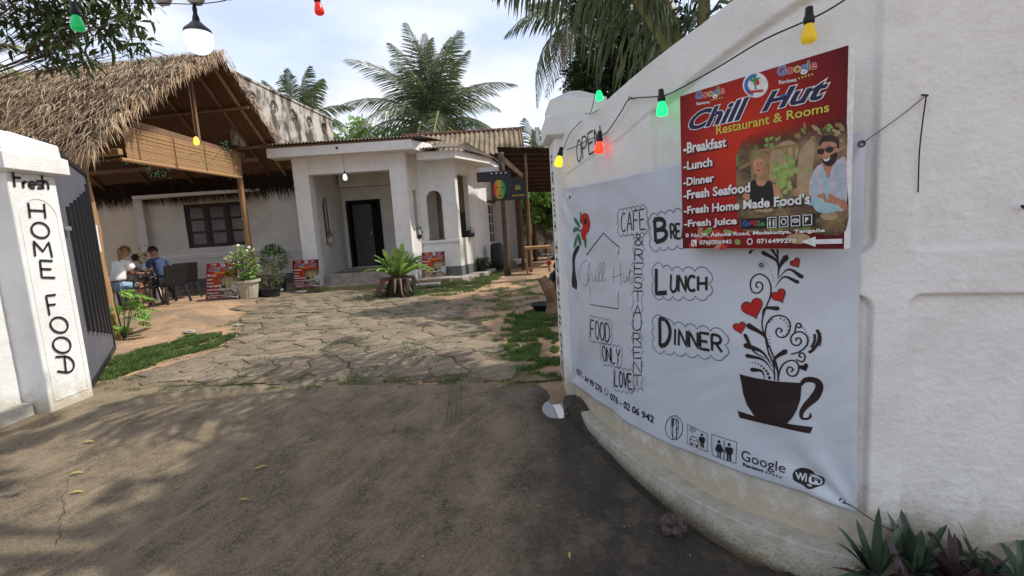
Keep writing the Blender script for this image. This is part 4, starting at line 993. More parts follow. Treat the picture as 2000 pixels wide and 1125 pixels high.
for k in range(4):
    x = 500+58*k; y = 938-4*k
    sp('icon_strip', 'p_white', [ribbon(SQ((x, y), (x+42, y-3), (x+42, y+46), (x, y+49)), .006, closed=True)], .0036)
    if k == 0: sp('icon_strip', 'p_white', [fe(x+12, y+12, 4, 5), fe(x+30, y+11, 4, 5), fp([(x+7, y+18), (x+17, y+18), (x+15, y+42), (x+9, y+42)]), fp([(x+25, y+17), (x+35, y+17), (x+33, y+41), (x+27, y+41)])], .0036)
    if k == 1: sp('icon_strip', 'p_white', [fe(x+21, y+23, 14, 16)], .0036); sp('icon_strip', 'p_black', [fe(x+21, y+23, 9, 11)], .0038)
    if k == 2: sp('icon_strip', 'p_white', [fe(x+21, y+22, 17, 11)], .0036); sp('icon_strip', 'p_black', [fit(text2d('WC', .02), SQ((x+9, y+17), (x+33, y+16), (x+33, y+28), (x+9, y+29)))], .0038)
    if k == 3: sp('icon_strip', 'p_white', [fit(text2d('P', .04), SQ((x+10, y+10), (x+26, y+9), (x+26, y+34), (x+10, y+36)))], .0036)
sp('address_lettering', 'p_white', [fit(text2d('No.39, Ashoka Road, Madakatiya, Tangalle', .03), SQ((128, 1014), (780, 990), (780, 1012), (128, 1040))), fit(text2d('0760206942', .03), SQ((168, 1048), (326, 1044), (326, 1064), (168, 1070))), fit(text2d('0716499270', .03), SQ((448, 1040), (640, 1038), (640, 1060), (448, 1064))), fe(108, 1024, 8, 10), ribbon([CS(*p) for p in ell(414, 1054, 12, 14)], .006, closed=True), fp([(128, 1046), (154, 1045), (154, 1076), (128, 1077)])], .0034)
sp('address_lettering', 'p_gr', [fe(108, 1024, 3, 4), ribbon(SQ((134, 1050), (136, 1064), (148, 1072)), .008)], .0038)
sp('arrow_mark', 'p_white', [fp([(664, 1054), (735, 1030), (735, 1044), (865, 1040), (865, 1064), (735, 1066), (735, 1080)])], .0034)
def photo_bg():
    mt = mat('print garden background', (.05, .03, .02), .38, (.30, .20, .10), 9, detail=8, lo=.4, hi=.7); n, l = mt.node_tree.nodes, mt.node_tree.links; b = n['Principled BSDF']
    tc_ = n.new('ShaderNodeTexCoord'); x = n.new('ShaderNodeTexNoise'); x.inputs['Scale'].default_value = 14; l.new(tc_.outputs['Object'], x.inputs[0])
    mxx = n.new('ShaderNodeMixRGB'); r_ = n.new('ShaderNodeValToRGB'); r_.color_ramp.elements[0].position = .56; r_.color_ramp.elements[1].position = .66; l.new(x.outputs[0], r_.inputs[0]); l.new(r_.outputs[0], mxx.inputs[0])
    l.new(b.inputs['Base Color'].links[0].from_socket, mxx.inputs[1]); mxx.inputs[2].default_value = (.16, .24, .06, 1); l.new(mxx.outputs[0], b.inputs['Base Color'])
    s_ = n.new('ShaderNodeSeparateXYZ'); l.new(tc_.outputs['Generated'], s_.inputs[0]); m1 = n.new('ShaderNodeMapRange'); m1.inputs[2].default_value = .28; l.new(s_.outputs['X'], m1.inputs[0])
    m2 = n.new('ShaderNodeMapRange'); m2.inputs[1].default_value = 1; m2.inputs[2].default_value = .84; l.new(s_.outputs['Z'], m2.inputs[0]); m3 = n.new('ShaderNodeMath'); m3.operation = 'MULTIPLY'; l.new(m1.outputs[0], m3.inputs[0]); l.new(m2.outputs[0], m3.inputs[1]); l.new(m3.outputs[0], b.inputs['Alpha'])
    return mt
M['photo_bg'] = photo_bg()
SSurf = Surf(lambda a, b, off: (a, -off, b), None)       # unit board, printed face towards -Y
def make_sign(name, label, scale, loc, rz, tilt=0, depth=.045, group=None):
    t = thing(name, label, 'sign', loc, rz, group); t.rotation_euler = (tilt, 0, rz)
    W_, H_ = scale
    obj('board', MB().box(0, W_, 0, depth, 0, H_), 'p_white', t, bevel=.003)
    mb = MB().box(.002, W_-.003, -.0012, .0, .002, H_-.002)
    obj('printed_face', mb, 'signred', t)
    return t
big = make_sign('signboard', 'square red signboard with menu list and photo hung over the banner on the wall', (SW, SH), (xL, yL, zB), srz, depth=.05)
sign_parts = []
for nm, layers in sgn.items():
    for mt, polys, off in layers:
        ob = put(nm, polys, SSurf, mt, big, off+.0012)
        for v in ob.data.vertices: v.co.x = v.co.x*SW; v.co.z = v.co.z*SH
        sign_parts.append(ob)
def join_same(parent, names):            # one part per lettering: merge its colour layers
    for nm in names:
        obs = [o for o in _children(parent) if o.name.split('.')[0] == nm]
        if len(obs) < 2: continue
        base = obs[0]; vs, fs, mi, mats = [], [], [], []
        for o in obs:
            k = len(vs); m0 = o.data.materials[0]
            if m0 not in mats: mats.append(m0)
            vs += [tuple(v.co) for v in o.data.vertices]
            for p in o.data.polygons: fs.append(tuple(i+k for i in p.vertices)); mi.append(mats.index(m0))
        me = bpy.data.meshes.new(nm); me.from_pydata(vs, [], fs)
        for q in mats: me.materials.append(q)
        me.polygons.foreach_set('material_index', mi); me.update()
        for o in obs[1:]: bpy.data.objects.remove(o)
        base.data = me; base.name = nm
join_same(big, list(sgn))
def small_sign(label, W2, H2, loc, rz, tilt):
    r = copy_tree(big); r.location = loc; r.rotation_euler = (tilt, 0, rz); r['label'] = label; r['group'] = 'small red menu boards standing by the porch'; r.name = 'menu_board'
    for ch in _children(r): ch.scale = (W2/SW, .6, H2/SH)
    return r
sd1 = []
def board_from_px(label, TL, TR, BR, BL, y, dy=0):
    bl = GT(*BL); br = GT(*BR); 
    return bl, br
# ------------------------------------------------------------------ LEFT PILLAR, WALL, GATE
pL = pillar('gate_pillar', 'white gate pillar lettered FRESH HOME FOOD with a pointed cap beside the dark gate', -4.92, -4.47, 4.50, 4.98, -.1, 2.27, .085)
pc = pL.location
# raised arched border on the lettered side (facing the driveway) and the plinth block
fa = MB()
xf = -4.47-pc.x
def on_pl(y, z, o=0): return (xf+o, y-pc.y, z)
outer = [(4.545, .10), (4.935, .10)]+[(4.74+.195*math.cos(PI*k/16), 1.86+.195*math.sin(PI*k/16)) for k in range(17)]
inner = [(4.56, .115), (4.92, .115)]+[(4.74+.18*math.cos(PI*k/16), 1.86+.18*math.sin(PI*k/16)) for k in range(17)]
n = len(outer); vs = [on_pl(a, b, .005) for a, b in outer]+[on_pl(a, b, .005) for a, b in inner]+[on_pl(a, b, -.005) for a, b in outer]+[on_pl(a, b, -.005) for a, b in inner]
fs = []
for i in range(n): j = (i+1) % n; fs += [(i, j, n+j, n+i), (2*n+i, 2*n+j, j, i), (3*n+j, 3*n+i, n+i, n+j)]
fa.add(vs, fs); fixn(obj('arched_moulding', fa, 'plaster', pL))
LX = -4.47+.007
LSurf = Surf(lambda a, b, off: (LX+off-pc.x, a-pc.y, b), None)
def LPI(u, v):
    d = ray(u, v); t = LX/d.x; return (d.y*t, CAMZ+d.z*t)
PW = lambda txt, *q: word(txt, [LPI(*p) for p in q], .026, .22)
L_ = PW('F', (27, 333), (46, 334), (48, 370), (30, 369)) if False else []
L_ += letter('F', [LPI(*p) for p in ((24, 329), (43, 331), (46, 366), (29, 365))], .021)
L_ += letter('r', [LPI(*p) for p in ((44, 347), (54, 347), (56, 367), (46, 367))], .022)
L_ += letter('e', [LPI(*p) for p in ((55, 346), (68, 347), (70, 368), (57, 367))], .022)
L_ += letter('s', [LPI(*p) for p in ((70, 345), (80, 345), (83, 368), (73, 367))], .022)
L_ += letter('h', [LPI(*p) for p in ((82, 343), (93, 343), (96, 370), (85, 369))], .022)
for ch, q in (('H', ((55, 393), (86, 395), (89, 428), (59, 427))), ('O', ((60, 431), (94, 433), (98, 467), (63, 465))), ('M', ((64, 468), (97, 470), (102, 504), (69, 502))), ('E', ((78, 506), (103, 507), (108, 544), (82, 543))),
              ('F', ((90, 575), (109, 573), (116, 615), (97, 617))), ('O', ((97, 617), (131, 617), (134, 652), (100, 650))), ('O', ((102, 656), (137, 656), (139, 691), (105, 690))), ('d2', ((108, 693), (143, 693), (146, 730), (112, 728)))):
    q = ((q[0][0], q[0][1]+2.5), (q[1][0], q[1][1]+2.5), (q[2][0], q[2][1]-1.5), (q[3][0], q[3][1]-1.5)); L_ += letter(ch, [LPI(*p) for p in q], .020)
lt = put('painted_lettering', L_, LSurf, 'ink', pL, .0015)
# same words on the driveway side of the right pillar
pc2 = pR.location; rx = .425-.002
RSurf = Surf(lambda a, b, off: (rx-off-pc2.x, 4.60-a-pc2.y, b), None)
R_ = []
for ch, z in zip('FRESH', (1.98, 1.84, 1.70, 1.56, 1.42)): R_ += letter(ch, [(.14, z+.1), (.26, z+.1), (.26, z), (.14, z)], .02)
for ch, z in zip('HOME', (1.22, 1.06, .90, .74)): R_ += letter(ch, [(.12, z+.12), (.28, z+.12), (.28, z), (.12, z)], .022)
for ch, z in zip('FOOD', (.52, .36, .20, .04)): R_ += letter(ch, [(.12, z+.12), (.28, z+.12), (.28, z), (.12, z)], .022)
put('painted_lettering', R_, RSurf, 'ink', pR, .0015)
# left flanking wall, sweeping up the same way
lw = thing('boundary_wall', 'white plastered wall with mossy foot left of the lettered gate pillar', 'wall')
mb = MB(); NS, NZ2 = 70, 120; A0 = (-4.72, 4.50); A1 = (-6.6, 1.6)
def lwp(t): 
    x = A0[0]+(A1[0]-A0[0])*(t**1.6*.85+.15*t); y = A0[1]+(A1[1]-A0[1])*t; return x, y
for i in range(NS+1):
    t = i/NS; x, y = lwp(t); x2, y2 = lwp(t+.01); dx, dy = x2-x, y2-y; L = math.hypot(dx, dy); nx_, ny_ = -dy/L, dx/L
    if nx_ < 0: nx_, ny_ = -nx_, -ny_
    for k in range(NZ2+1):
        z = -.4+(2.35+.5*min(1, t*2)+.4)*k/NZ2
        o = 0
        for (a, b, c, d) in ((.06, 2, 1.30, 2.2), (.06, 2, -.6, 1.08)):
            o -= .03*smooth(-sdrr(t, z, a, b, c, d, .05)/.012)
        o += noise.noise(Vector((x*12, y*12, z*14)))*.003
        mb.v.append((x+nx_*o, y+ny_*o, z))
nn = NZ2+1
mb.f = [(i*nn+k, i*nn+k+1, (i+1)*nn+k+1, (i+1)*nn+k) for i in range(NS) for k in range(NZ2)]
b0 = len(mb.v)
for i in range(NS+1):
    x, y = lwp(i/NS); mb.v += [(x-.15, y+.1, -.4+(2.35+.5*min(1, i/NS*2)+.4)), (x-.15, y+.1, -.4)]
for i in range(NS): a = b0+2*i; mb.f += [(i*nn+NZ2, a, a+2, (i+1)*nn+NZ2), (a, a+1, a+3, a+2)]
obj('wall_body', mb, 'plaster', lw, smooth=True)
mb = MB()
for i in range(0, 41):
    t = i/40; x, y = lwp(t); zt = .12-.09*t
    for o, z in ((0, -.5), (.13, -.5), (.125, zt-.04), (.11, zt), (0, zt+.01)): mb.v.append((x+o*.87, y-o*.2, z+noise.noise(Vector((x*6, y*6, z)))*.008))
mb.f = [(i*5+k, i*5+k+1, (i+1)*5+k+1, (i+1)*5+k) for i in range(40) for k in range(4)]+[(4, 3, 2, 1, 0)]
fixn(obj('plinth', mb, 'plinth', lw))

# steel gate leaf swung inwards
g0, g1 = Vector((-4.56, 5.02, 0)), Vector((-6.0, 7.15, 0)); gl = (g1-g0).length; grz = math.atan2(g1.y-g0.y, g1.x-g0.x)
gate = thing('gate', 'dark grey steel gate leaf with tall vertical slots swung open behind the left pillar', 'gate', g0, grz)
ys_ = MB().box(0, gl, -.012, .012, .06, 2.62)
obj('sheet_panel', ys_, 'gate', gate)
fr = MB()
for b in ((0, .05, -.03, .03, .05, 2.64), (gl-.05, gl, -.03, .03, .05, 2.64), (.05, gl-.05, -.03, .03, 2.585, 2.64), (.05, gl-.05, -.03, .03, .05, .11)): fr.box(*b)
obj('gate_frame', fr, 'blackmetal', gate)
for k in range(7):
    x = .50+k*.30; z0, z1 = .62-.05*k, 2.02+.06*min(k, 5)
    if k == 6: z1 = 2.45
    obj('slot_bar', MB().box(x, x+.10, .012, .045, z0, z1), 'blackmetal', gate)
    obj('slot_bar', MB().box(x, x+.10, -.045, -.012, z0, z1), 'blackmetal', gate)
obj('hinge', MB().lathe([(.025, 0), (.025, .12)], (-.02, 0, .5), 10), 'blackmetal', gate); obj('hinge', MB().lathe([(.025, 0), (.025, .12)], (-.02, 0, 2.1), 10), 'blackmetal', gate)
obj('latch', MB().box(.12, .3, -.06, -.03, 1.75, 1.79), 'silver', gate)

# ------------------------------------------------------------------ THE WHITE HOUSE
house = thing('house', 'single-storey white house with square-pillared porch and rusty sheet roofs', 'house', (0, 0, 0))
HW = 14.6
def hslab(p0, p1, z0, z1, th, holes=(), mt='housewall', name='wall'): return fixn(obj(name, slab(p0, p1, z0, z1, th, holes), mt, house))
hslab((-10.62, HW), (-5.35, HW), 0, 4.0, .22, [rect(1.10, 2.95, 1.44, 2.72)])
hslab((-15.5, 15.1), (-10.6, 15.1), 0, 4.0, .2, (), 'creamwall')
hslab((-10.85, 14.45), (-10.6, 14.45), 0, 3.0, .2)
obj('dado', MB().box(-10.6, -5.6, HW-.02, HW+.0, 0, .52), 'dado', house)
obj('sill_moulding', MB().box(-10.6, -5.62, HW-.06, HW-.001, 1.20, 1.27).box(-10.6, -5.62, HW-.03, HW-.001, 1.14, 1.2), 'white', house, bevel=.01)
obj('sunshade', MB().box(-10.6, -7.1, HW-.5, HW-.001, 2.93, 3.02), 'white', house, bevel=.01)
# dark wooden window: frame > casement, pane
def grid_window(name, label, p, rz, w, h, nx, ny, mt, fw=.07, dep=.06, split=(), pane='glass', parent=house):
    f = MB()
    for b in ((0, w, 0, dep, 0, fw), (0, w, 0, dep, h-fw, h), (0, fw, 0, dep, fw, h-fw), (w-fw, w, 0, dep, fw, h-fw)): f.box(*b)
    for sx_ in split: f.box(sx_-fw*.6, sx_+fw*.6, 0, dep, fw, h-fw)
    wnd = obj(name, f, mt, parent, loc=p, rz=rz)
    if label: wnd['label'] = label
    xs_ = [fw]+[q for s_ in split for q in (s_-fw*.6, s_+fw*.6)]+[w-fw]
    for a, b in zip(xs_[::2], xs_[1::2]):
        for i in range(nx):
            for j in range(ny):
                x0 = a+(b-a)*i/nx; x1 = a+(b-a)*(i+1)/nx; z0 = fw+(h-2*fw)*j/ny; z1 = fw+(h-2*fw)*(j+1)/ny; e = .035 if len(split) else .018
                m_ = MB()
                for bb in ((x0, x1, .008, dep-.01, z0, z0+e), (x0, x1, .008, dep-.01, z1-e, z1), (x0, x0+e*1.5, .008, dep-.01, z0+e, z1-e), (x1-e*1.5, x1, .008, dep-.01, z0+e, z1-e)): m_.box(*bb)
                obj('glazing_bar', m_, mt, wnd); obj('pane', MB().box(x0+e, x1-e, dep*.5, dep*.5+.005, z0+e, z1-e), pane, wnd)
    return wnd
grid_window('window', 'dark wooden three-part window', (-9.52, HW+.03, 1.44), 0, 1.85, 1.28, 1, 3, 'darkwood', split=(.62, 1.23))
obj('curtain', MB().box(-9.5, -7.7, HW+.2, HW+.215, 1.45, 2.7), mat('grey curtain', (.17, .155, .14), .9, (.24, .22, .2), 14, stretch=(8, 1, .1)), house)
# porch: columns, beams, side walls, back wall with doorway
obj('column', MB().box(-5.62, -5.22, 13.25, 13.62, .1, 3.62), 'white', house, bevel=.01)
obj('column', MB().box(-3.06, -2.62, 13.25, 13.62, .1, 3.62), 'white', house, bevel=.01)
obj('beam', MB().box(-5.22, -3.06, 13.27, 13.60, 3.18, 3.62), 'white', house)
hslab((-5.30, 13.62), (-5.18, 15.6), .1, 3.62, .06, [arch(.55, 1.0, 1.28, 2.66)])
hslab((-5.18, 15.6), (-2.2, 15.6), .3, 3.62, .18, [rect(.12, 1.2, .50, 2.6)], 'housewall')
fixn(obj('wall', slab((-2.62, 13.62), (-2.44, 13.95), .1, 3.62, .12, [rect(.10, .24, 1.3, 2.65)]), 'housewall', house))
obj('porch_ceiling', MB().box(-5.6, -2.2, 13.6, 15.6, 3.63, 3.70), 'creamwall', house)
obj('cross_beam', MB().box(-5.1, -2.5, 15.25, 15.59, 3.0, 3.62), 'housewall', house)
dr = MB().box(-5.06, -4.98, 15.56, 15.64, .5, 2.6).box(-4.06, -3.98, 15.56, 15.64, .5, 2.6).box(-4.98, -4.06, 15.56, 15.64, 2.52, 2.6)
obj('door_frame', dr, 'black', house)
dl = obj('door', MB().box(-4.97, -4.36, 15.9, 15.94, .5, 2.5), 'doorleaf', house); obj('handle', MB().lathe([(.02, 0), (.02, .1)], (-4.42, 15.87, 1.5), 8), 'silver', dl)
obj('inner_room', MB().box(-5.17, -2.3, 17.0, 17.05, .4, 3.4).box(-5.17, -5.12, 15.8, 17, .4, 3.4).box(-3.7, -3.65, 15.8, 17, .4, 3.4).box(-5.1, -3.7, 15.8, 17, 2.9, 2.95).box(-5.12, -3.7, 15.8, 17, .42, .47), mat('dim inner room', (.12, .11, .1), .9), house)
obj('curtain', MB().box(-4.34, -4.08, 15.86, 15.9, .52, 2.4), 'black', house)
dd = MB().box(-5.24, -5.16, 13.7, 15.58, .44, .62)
obj('dark_backing', MB().box(-5.50, -5.385, 13.7, 15.3, 1.0, 3.0), 'black', house)  # black panel behind the arch stands in for the unlit inside
# right bay with arched opening and angled side
BF = 13.95
hslab((-2.44, BF), (-1.41, BF), .1, 3.55, .16, [arch(.18, .62, 1.24, 2.62)], 'white')
hslab((-1.41, BF), (-1.02, 15.0), .1, 3.55, .16, [rect(.16, .86, 1.24, 3.05)])
hslab((-1.02, 15.0), (-.22, 18.6), .1, 3.4, .2, [rect(1.72, 2.62, .92, 2.3)], 'white')
obj('bay_inner_wall', MB().box(-2.1, -.95, 15.72, 15.8, .3, 3.5), 'creamwall', house)
obj('bay_ceiling', MB().prism([(-2.44, BF+.18), (-1.45, BF+.18), (-1.1, 15.0), (-1.0, 15.7), (-2.44, 15.7)], 3.4, 3.45), 'creamwall', house)
obj('sill_moulding', MB().box(-2.46, -1.40, BF-.06, BF-.001, 1.15, 1.22), 'white', house, bevel=.01)
obj('window_sill', MB().box(-2.28, -1.80, BF-.03, BF+.2, 1.235, 1.262), 'timber', house)
obj('dado', MB().box(-2.44, -1.40, BF-.02, BF-.001, .1, .45), 'dado', house)
obj('dado', slab((-1.40, BF-.01), (-1.0, 15.0), .1, .45, .005), 'dado', house)
obj('dado', slab((-1.0, 14.99), (-.2, 18.6), .05, .35, .005), 'dado', house)
gw = grid_window('window', 'white slatted side window', (-1.02+.8*(1.72/3.69), 15.0+3.6*(1.72/3.69), .92), math.atan2(3.6, .8), .9, 1.38, 2, 4, 'white', fw=.05, pane='darkwood')
obj('drip_hood', slab((-.66, 16.60), (-.44, 17.6), 2.33, 2.39, -.1), 'darkwood', house)
# canopy slabs and fascias
def bprism(name, poly, z0, z1, mt, **k): return obj(name, MB().prism(poly, z0, z1), mt, house, **k)
bprism('fascia_slab', [(-6.08, 12.9), (-2.36, 12.9), (-1.98, 13.75), (-1.98, 15.6), (-6.08, 15.6)], 3.62, 3.86, 'white', bevel=.01)
bprism('fascia_slab', [(-2.34, 13.42), (-1.30, 13.42), (-.42, 15.2), (-.05, 17.6), (-1.6, 17.6), (-1.9, 13.8)], 3.40, 3.61, 'white', bevel=.01)
def corr(name, P00, P10, P01, P11, pitch, amp, mt, th=.01, sub=10):
    """corrugated sheet: edge P00-P10 across the ridges, P00-P01 along them"""
    P00, P10, P01, P11 = map(Vector, (P00, P10, P01, P11)); L = (P10-P00).length; n = int(L/pitch*sub); nrm = (P10-P00).cross(P01-P00).normalized()
    if nrm.z < 0: nrm = -nrm
    mb = MB()
    for i in range(n+1):
        t = i/n; h = amp*math.cos(2*PI*t*L/pitch)
        for q in ((P00.lerp(P10, t)), (P01.lerp(P11, t))): mb.v += [tuple(q+nrm*h), tuple(q+nrm*(h-th))]
    for i in range(n):
        a = 4*i; b = a+4; mb.f += [(a, b, b+2, a+2), (a+1, a+3, b+3, b+1), (a, a+1, b+1, b), (a+2, b+2, b+3, a+3)]
    return fixn(obj(name, mb, mt, house, smooth=False))
corr('metal_roof', (-6.15, 12.78, 3.94), (-2.05, 12.9, 3.94), (-6.15, 17.6, 4.62), (-2.05, 17.6, 4.62), .09, .018, 'metal_sheet')
corr('metal_roof', (-2.2, 13.25, 3.68), (-1.22, 13.28, 3.66), (-2.2, 16.6, 4.32), (-1.22, 16.6, 4.32), .09, .018, 'metal_sheet')
corr('metal_roof', (-.28, 15.3, 3.58), (-1.22, 13.28, 3.66), (-1.22, 16.6, 4.32), (-1.222, 16.58, 4.32), .09, .016, 'metal_sheet')
corr('metal_roof', (.05, 18.2, 3.6), (-.28, 15.3, 3.58), (-1.22, 18.2, 4.32), (-1.22, 16.6, 4.32), .09, .016, 'metal_sheet')
bprism('roof_batten', [(-6.1, 12.93), (-2.3, 12.93), (-2.3, 13.0), (-6.1, 13.0)], 3.865, 3.915, 'timber')
corr('cement_roof', (-3.6, 16.7, 3.92), (.70, 16.7, 3.92), (-3.6, 18.6, 5.02), (.70, 18.6, 5.02), .177, .03, 'cement_sheet')
corr('cement_roof', (-3.6, 20.5, 3.92), (.70, 20.5, 3.92), (-3.6, 18.6, 5.02), (.70, 18.6, 5.02), .177, .03, 'cement_sheet')
mb = MB()
for k in range(22): x = -3.6+k*.2; mb.tube([(x, 18.6, 5.02), (x+.19, 18.6, 5.02)], [.085, .075], 10)
obj('ridge_cap', mb, 'ridge', house)
obj('gable_wall', MB().add([(.5, 16.9, 3.2), (.5, 20.3, 3.2), (.5, 20.3, 3.98), (.5, 18.6, 4.96), (.5, 16.9, 3.98)], [(0, 1, 2, 3, 4)]).box(.3, .49, 16.9, 20.3, .0, 3.95), 'ridge', house)
obj('barge_board', MB().bar((.72, 16.65, 3.86), (.72, 18.6, 4.98), .03, .16).bar((.72, 20.5, 3.9), (.72, 18.6, 4.98), .03, .16), 'timber', house)
hslab((-3.5, 17.4), (.4, 17.4), 0, 3.9, .1)
# main roof behind and body of the house
obj('house_body', MB().box(-10.6, -5.4, 14.85, 20, 0, 3.9), 'housewall', house); obj('house_body', MB().box(-2.6, -1.3, 15.85, 20, 0, 3.4), 'housewall', house)
# old stained parapet with round ventilators, running back over the left part of the roof
par = obj('parapet', slab((-6.62, 12.6), (-6.15, 18.4), 3.95, 5.72, .16, [ell(.9+1.05*k, 5.28, .21, .21, 20) for k in range(5)]), 'oldwall', house); fixn(par)
def parp(d, z, o=0):
    a = Vector((-6.62, 12.6, 0)); b = Vector((-6.15, 18.4, 0)); t = (b-a).normalized(); nn_ = Vector((t.y, -t.x, 0)); return a+t*d+nn_*o+Vector((0, 0, z))
for k in range(5):
    mb = MB(); c = .9+1.05*k
    mb.tube([parp(c+.20*math.cos(q*PI/10), 5.28+.20*math.sin(q*PI/10), -.05) for q in range(20)], .022, 6, closed=True)
    for a in (0, PI/2, PI/4, 3*PI/4): mb.tube([parp(c+.2*math.cos(a), 5.28+.2*math.sin(a), -.07), parp(c-.2*math.cos(a), 5.28-.2*math.sin(a), -.07)], .018, 5)
    obj('ventilator', mb, 'oldwall', par)
obj('coping', slab((-6.60, 12.55), (-6.11, 18.45), 5.721, 5.78, .22), 'oldwall', par)
# steps
obj('lower_step', MB().box(-7.3, -1.65, 13.05, 13.95, -.05, .19), 'kerbmoss', house, bevel=.02); obj('step_tread', MB().box(-7.3, -1.65, 13.07, 13.6, .191, .205), 'concrete', house)
obj('upper_step', MB().box(-5.2, -2.63, 13.5, 15.6, -.05, .47), 'concrete', house, bevel=.02)
bprism('bay_apron', [(-2.62, 13.45), (-1.35, 13.45), (-.7, 14.6), (.0, 18), (-1, 18), (-1.2, 15), (-2.6, 14)], -.02, .17, 'concrete', bevel=.015)
obj('small_step', MB().box(-2.55, -1.9, 12.62, 13.05, -.03, .13), 'concrete', house, bevel=.015)

# ------------------------------------------------------------------ things at the porch
tag(obj('door_mat', MB().box(-4.95, -3.7, 13.75, 14.2, .471, .49), mat('patterned mat', (.10, .03, .025), .95, (.2, .16, .13), 25), bevel=.005), 'dark patterned mat lying in front of the house door', 'door mat')
for k, (x, y, r_) in enumerate(((-3.62, 13.2, .3), (-3.42, 13.16, .1))):
    mb = MB(); mb.prism(ell(0, 0, .13, .045, 16), 0, .018); s_ = thing('slipper', ('red slipper lying on the porch step, the farther left of the pair', 'red slipper lying on the porch step, nearest the fern')[k], 'slipper', (x, y, .207), r_, 'red slippers on the step')
    obj('sole', mb, 'red', s_); obj('strap', MB().tube([(.02, -.04, .018), (.04, 0, .05), (.02, .04, .018)], .009, 6), 'red', s_)
for k, (x, y) in enumerate(((-6.15, 12.72), (-5.6, 12.85))):
    mb = MB().lathe([(.0, 0), (.09, .0), (.13, .05), (.12, .06), (.0, .02)], (0, 0, 0), 14, sx=1.3)
    tag(obj('white_dish', mb, 'white', loc=(x, y, gz(x, y)), smooth=True), ('pale dish on the ground right of the dark shrub pot', 'pale dish leaning at the mossy edge of the step')[k], 'dish')
# bulb hanging in the porch
def hang_bulb(name, label, top, length, mt, s=1, cordmt='pole', cat='light bulb', group=None):
    t = thing(name, label, cat, top, 0, group); obj('cord', MB().tube([(0, 0, 0), (.004, 0, -length*.5), (0, 0, -length)], .004*max(1, s*.7), 5), cordmt, t)
    obj('socket', MB().lathe([(.012, .04), (.02, .03), (.022, -.03), (.018, -.04)], (0, 0, -length), 12), 'pot_white' if cordmt == 'white' else 'sock', t)
    obj('bulb', MB().lathe([(.015*s, 0), (.03*s, -.02), (.042*s, -.06*s), (.045*s, -.09*s), (.032*s, -.125*s), (.0, -.135*s)], (0, 0, -length-.035), 16), mt, t, smooth=True)
    return t
hang_bulb('hanging_bulb', 'white bulb hanging on a cord from the porch beam', tuple(atY(669, 300, 13.0)), .48, 'bwhite', 1.3, 'black')
# junction marks on the fascia
tag(obj('fascia_hole', MB().lathe([(.03, 0), (.03, .02)], (0, 0, 0), 10, mtx=Matrix.Rotation(PI/2, 3, 'X')), 'black', loc=tuple(atY(658, 289, 12.885))), 'small dark hole in the white porch fascia', 'hole')
# items on the sills and inside the bay
vx = MB().lathe([(.05, 0), (.075, .1), (.08, .12), (.06, .12)], (0, 0, 0), 12)
def simple_plant(t, mt, n, L, w, z0=.1, spread=1.0, up=.6, curve=.5, droop=1.0):
    """rosette of strap leaves; returns mesh builder"""
    mb = MB()
    for k in range(n):
        a = rnd(0, 2*PI); e = rnd(.25, 1.35)*up; l = L*rnd(.7, 1.1); d = Vector((math.cos(a), math.sin(a), 0)); side = Vector((-d.y, d.x, 0)); seg = 5; base = len(mb.v)
        for i in range(seg+1):
            s_ = i/seg; r_ = l*s_*math.cos(e)*spread; z = l*s_*math.sin(e)-curve*l*s_*s_*.6*droop; ww = w*math.sin(PI*(.12+.86*s_))**.7*.5
            p = d*(r_+.02)+Vector((0, 0, z0+z)); mb.v += [tuple(p-side*ww+Vector((0, 0, ww*.5))), tuple(p), tuple(p+side*ww+Vector((0, 0, ww*.5)))]
        for i in range(seg): q = base+3*i; mb.f += [(q, q+1, q+4, q+3), (q+1, q+2, q+5, q+4)]
    obj('leaves', mb, mt, t)
def leafy(mb, c, L, w, d, nrm):
    d = d.normalized(); s_ = d.cross(nrm).normalized(); nr = s_.cross(d); base = len(mb.v)
    for t, ww, h in ((0, .0, 0), (.3, .9, .05), (.65, .8, .04), (1, 0, -.08)):
        p = c+d*L*t+nr*h*L
        if ww == 0: mb.v.append(tuple(p))
        else: mb.v += [tuple(p-s_*w*ww/2+nr*.12*w), tuple(p), tuple(p+s_*w*ww/2+nr*.12*w)]
    b = base; mb.f += [(b, b+1, b+2), (b, b+2, b+3), (b+1, b+4, b+5, b+2), (b+2, b+5, b+6, b+3), (b+4, b+7, b+5), (b+5, b+7, b+6)]
def bushmb(n, rx, ry, rz, cz, L, w, hollow=.35):
    mb = MB()
    for k in range(n):
        a, b = rnd(0, 2*PI), math.acos(rnd(-1, 1)); r = rnd(hollow, 1)**.6; p = Vector((rx*r*math.sin(b)*math.cos(a), ry*r*math.sin(b)*math.sin(a), cz+rz*r*math.cos(b)))
        q = 1+.3*noise.noise(p*4); p = Vector((p.x*q, p.y*q, p.z)); d = Vector((math.cos(a)*math.sin(b)+rnd(-.6, .6), math.sin(a)*math.sin(b)+rnd(-.6, .6), math.cos(b)*.6+rnd(-.3, .6)))
        leafy(mb, p, L*rnd(.6, 1.2), w*rnd(.7, 1.2), d, Vector((rnd(-.4, .4), rnd(-.4, .4), 1)))
    return mb
def stemsmb(n, r, h, cz=0, th=.008):
    mb = MB()
    for k in range(n):
        a = 2*PI*k/n+rnd(-.3, .3); mb.tube([(0.02*math.cos(a), .02*math.sin(a), cz), (r*.45*math.cos(a), r*.45*math.sin(a), cz+h*.5), (r*math.cos(a)*rnd(.6, 1), r*math.sin(a)*rnd(.6, 1), cz+h*rnd(.8, 1.05))], [th, th*.8, th*.4], 5)
    return mb
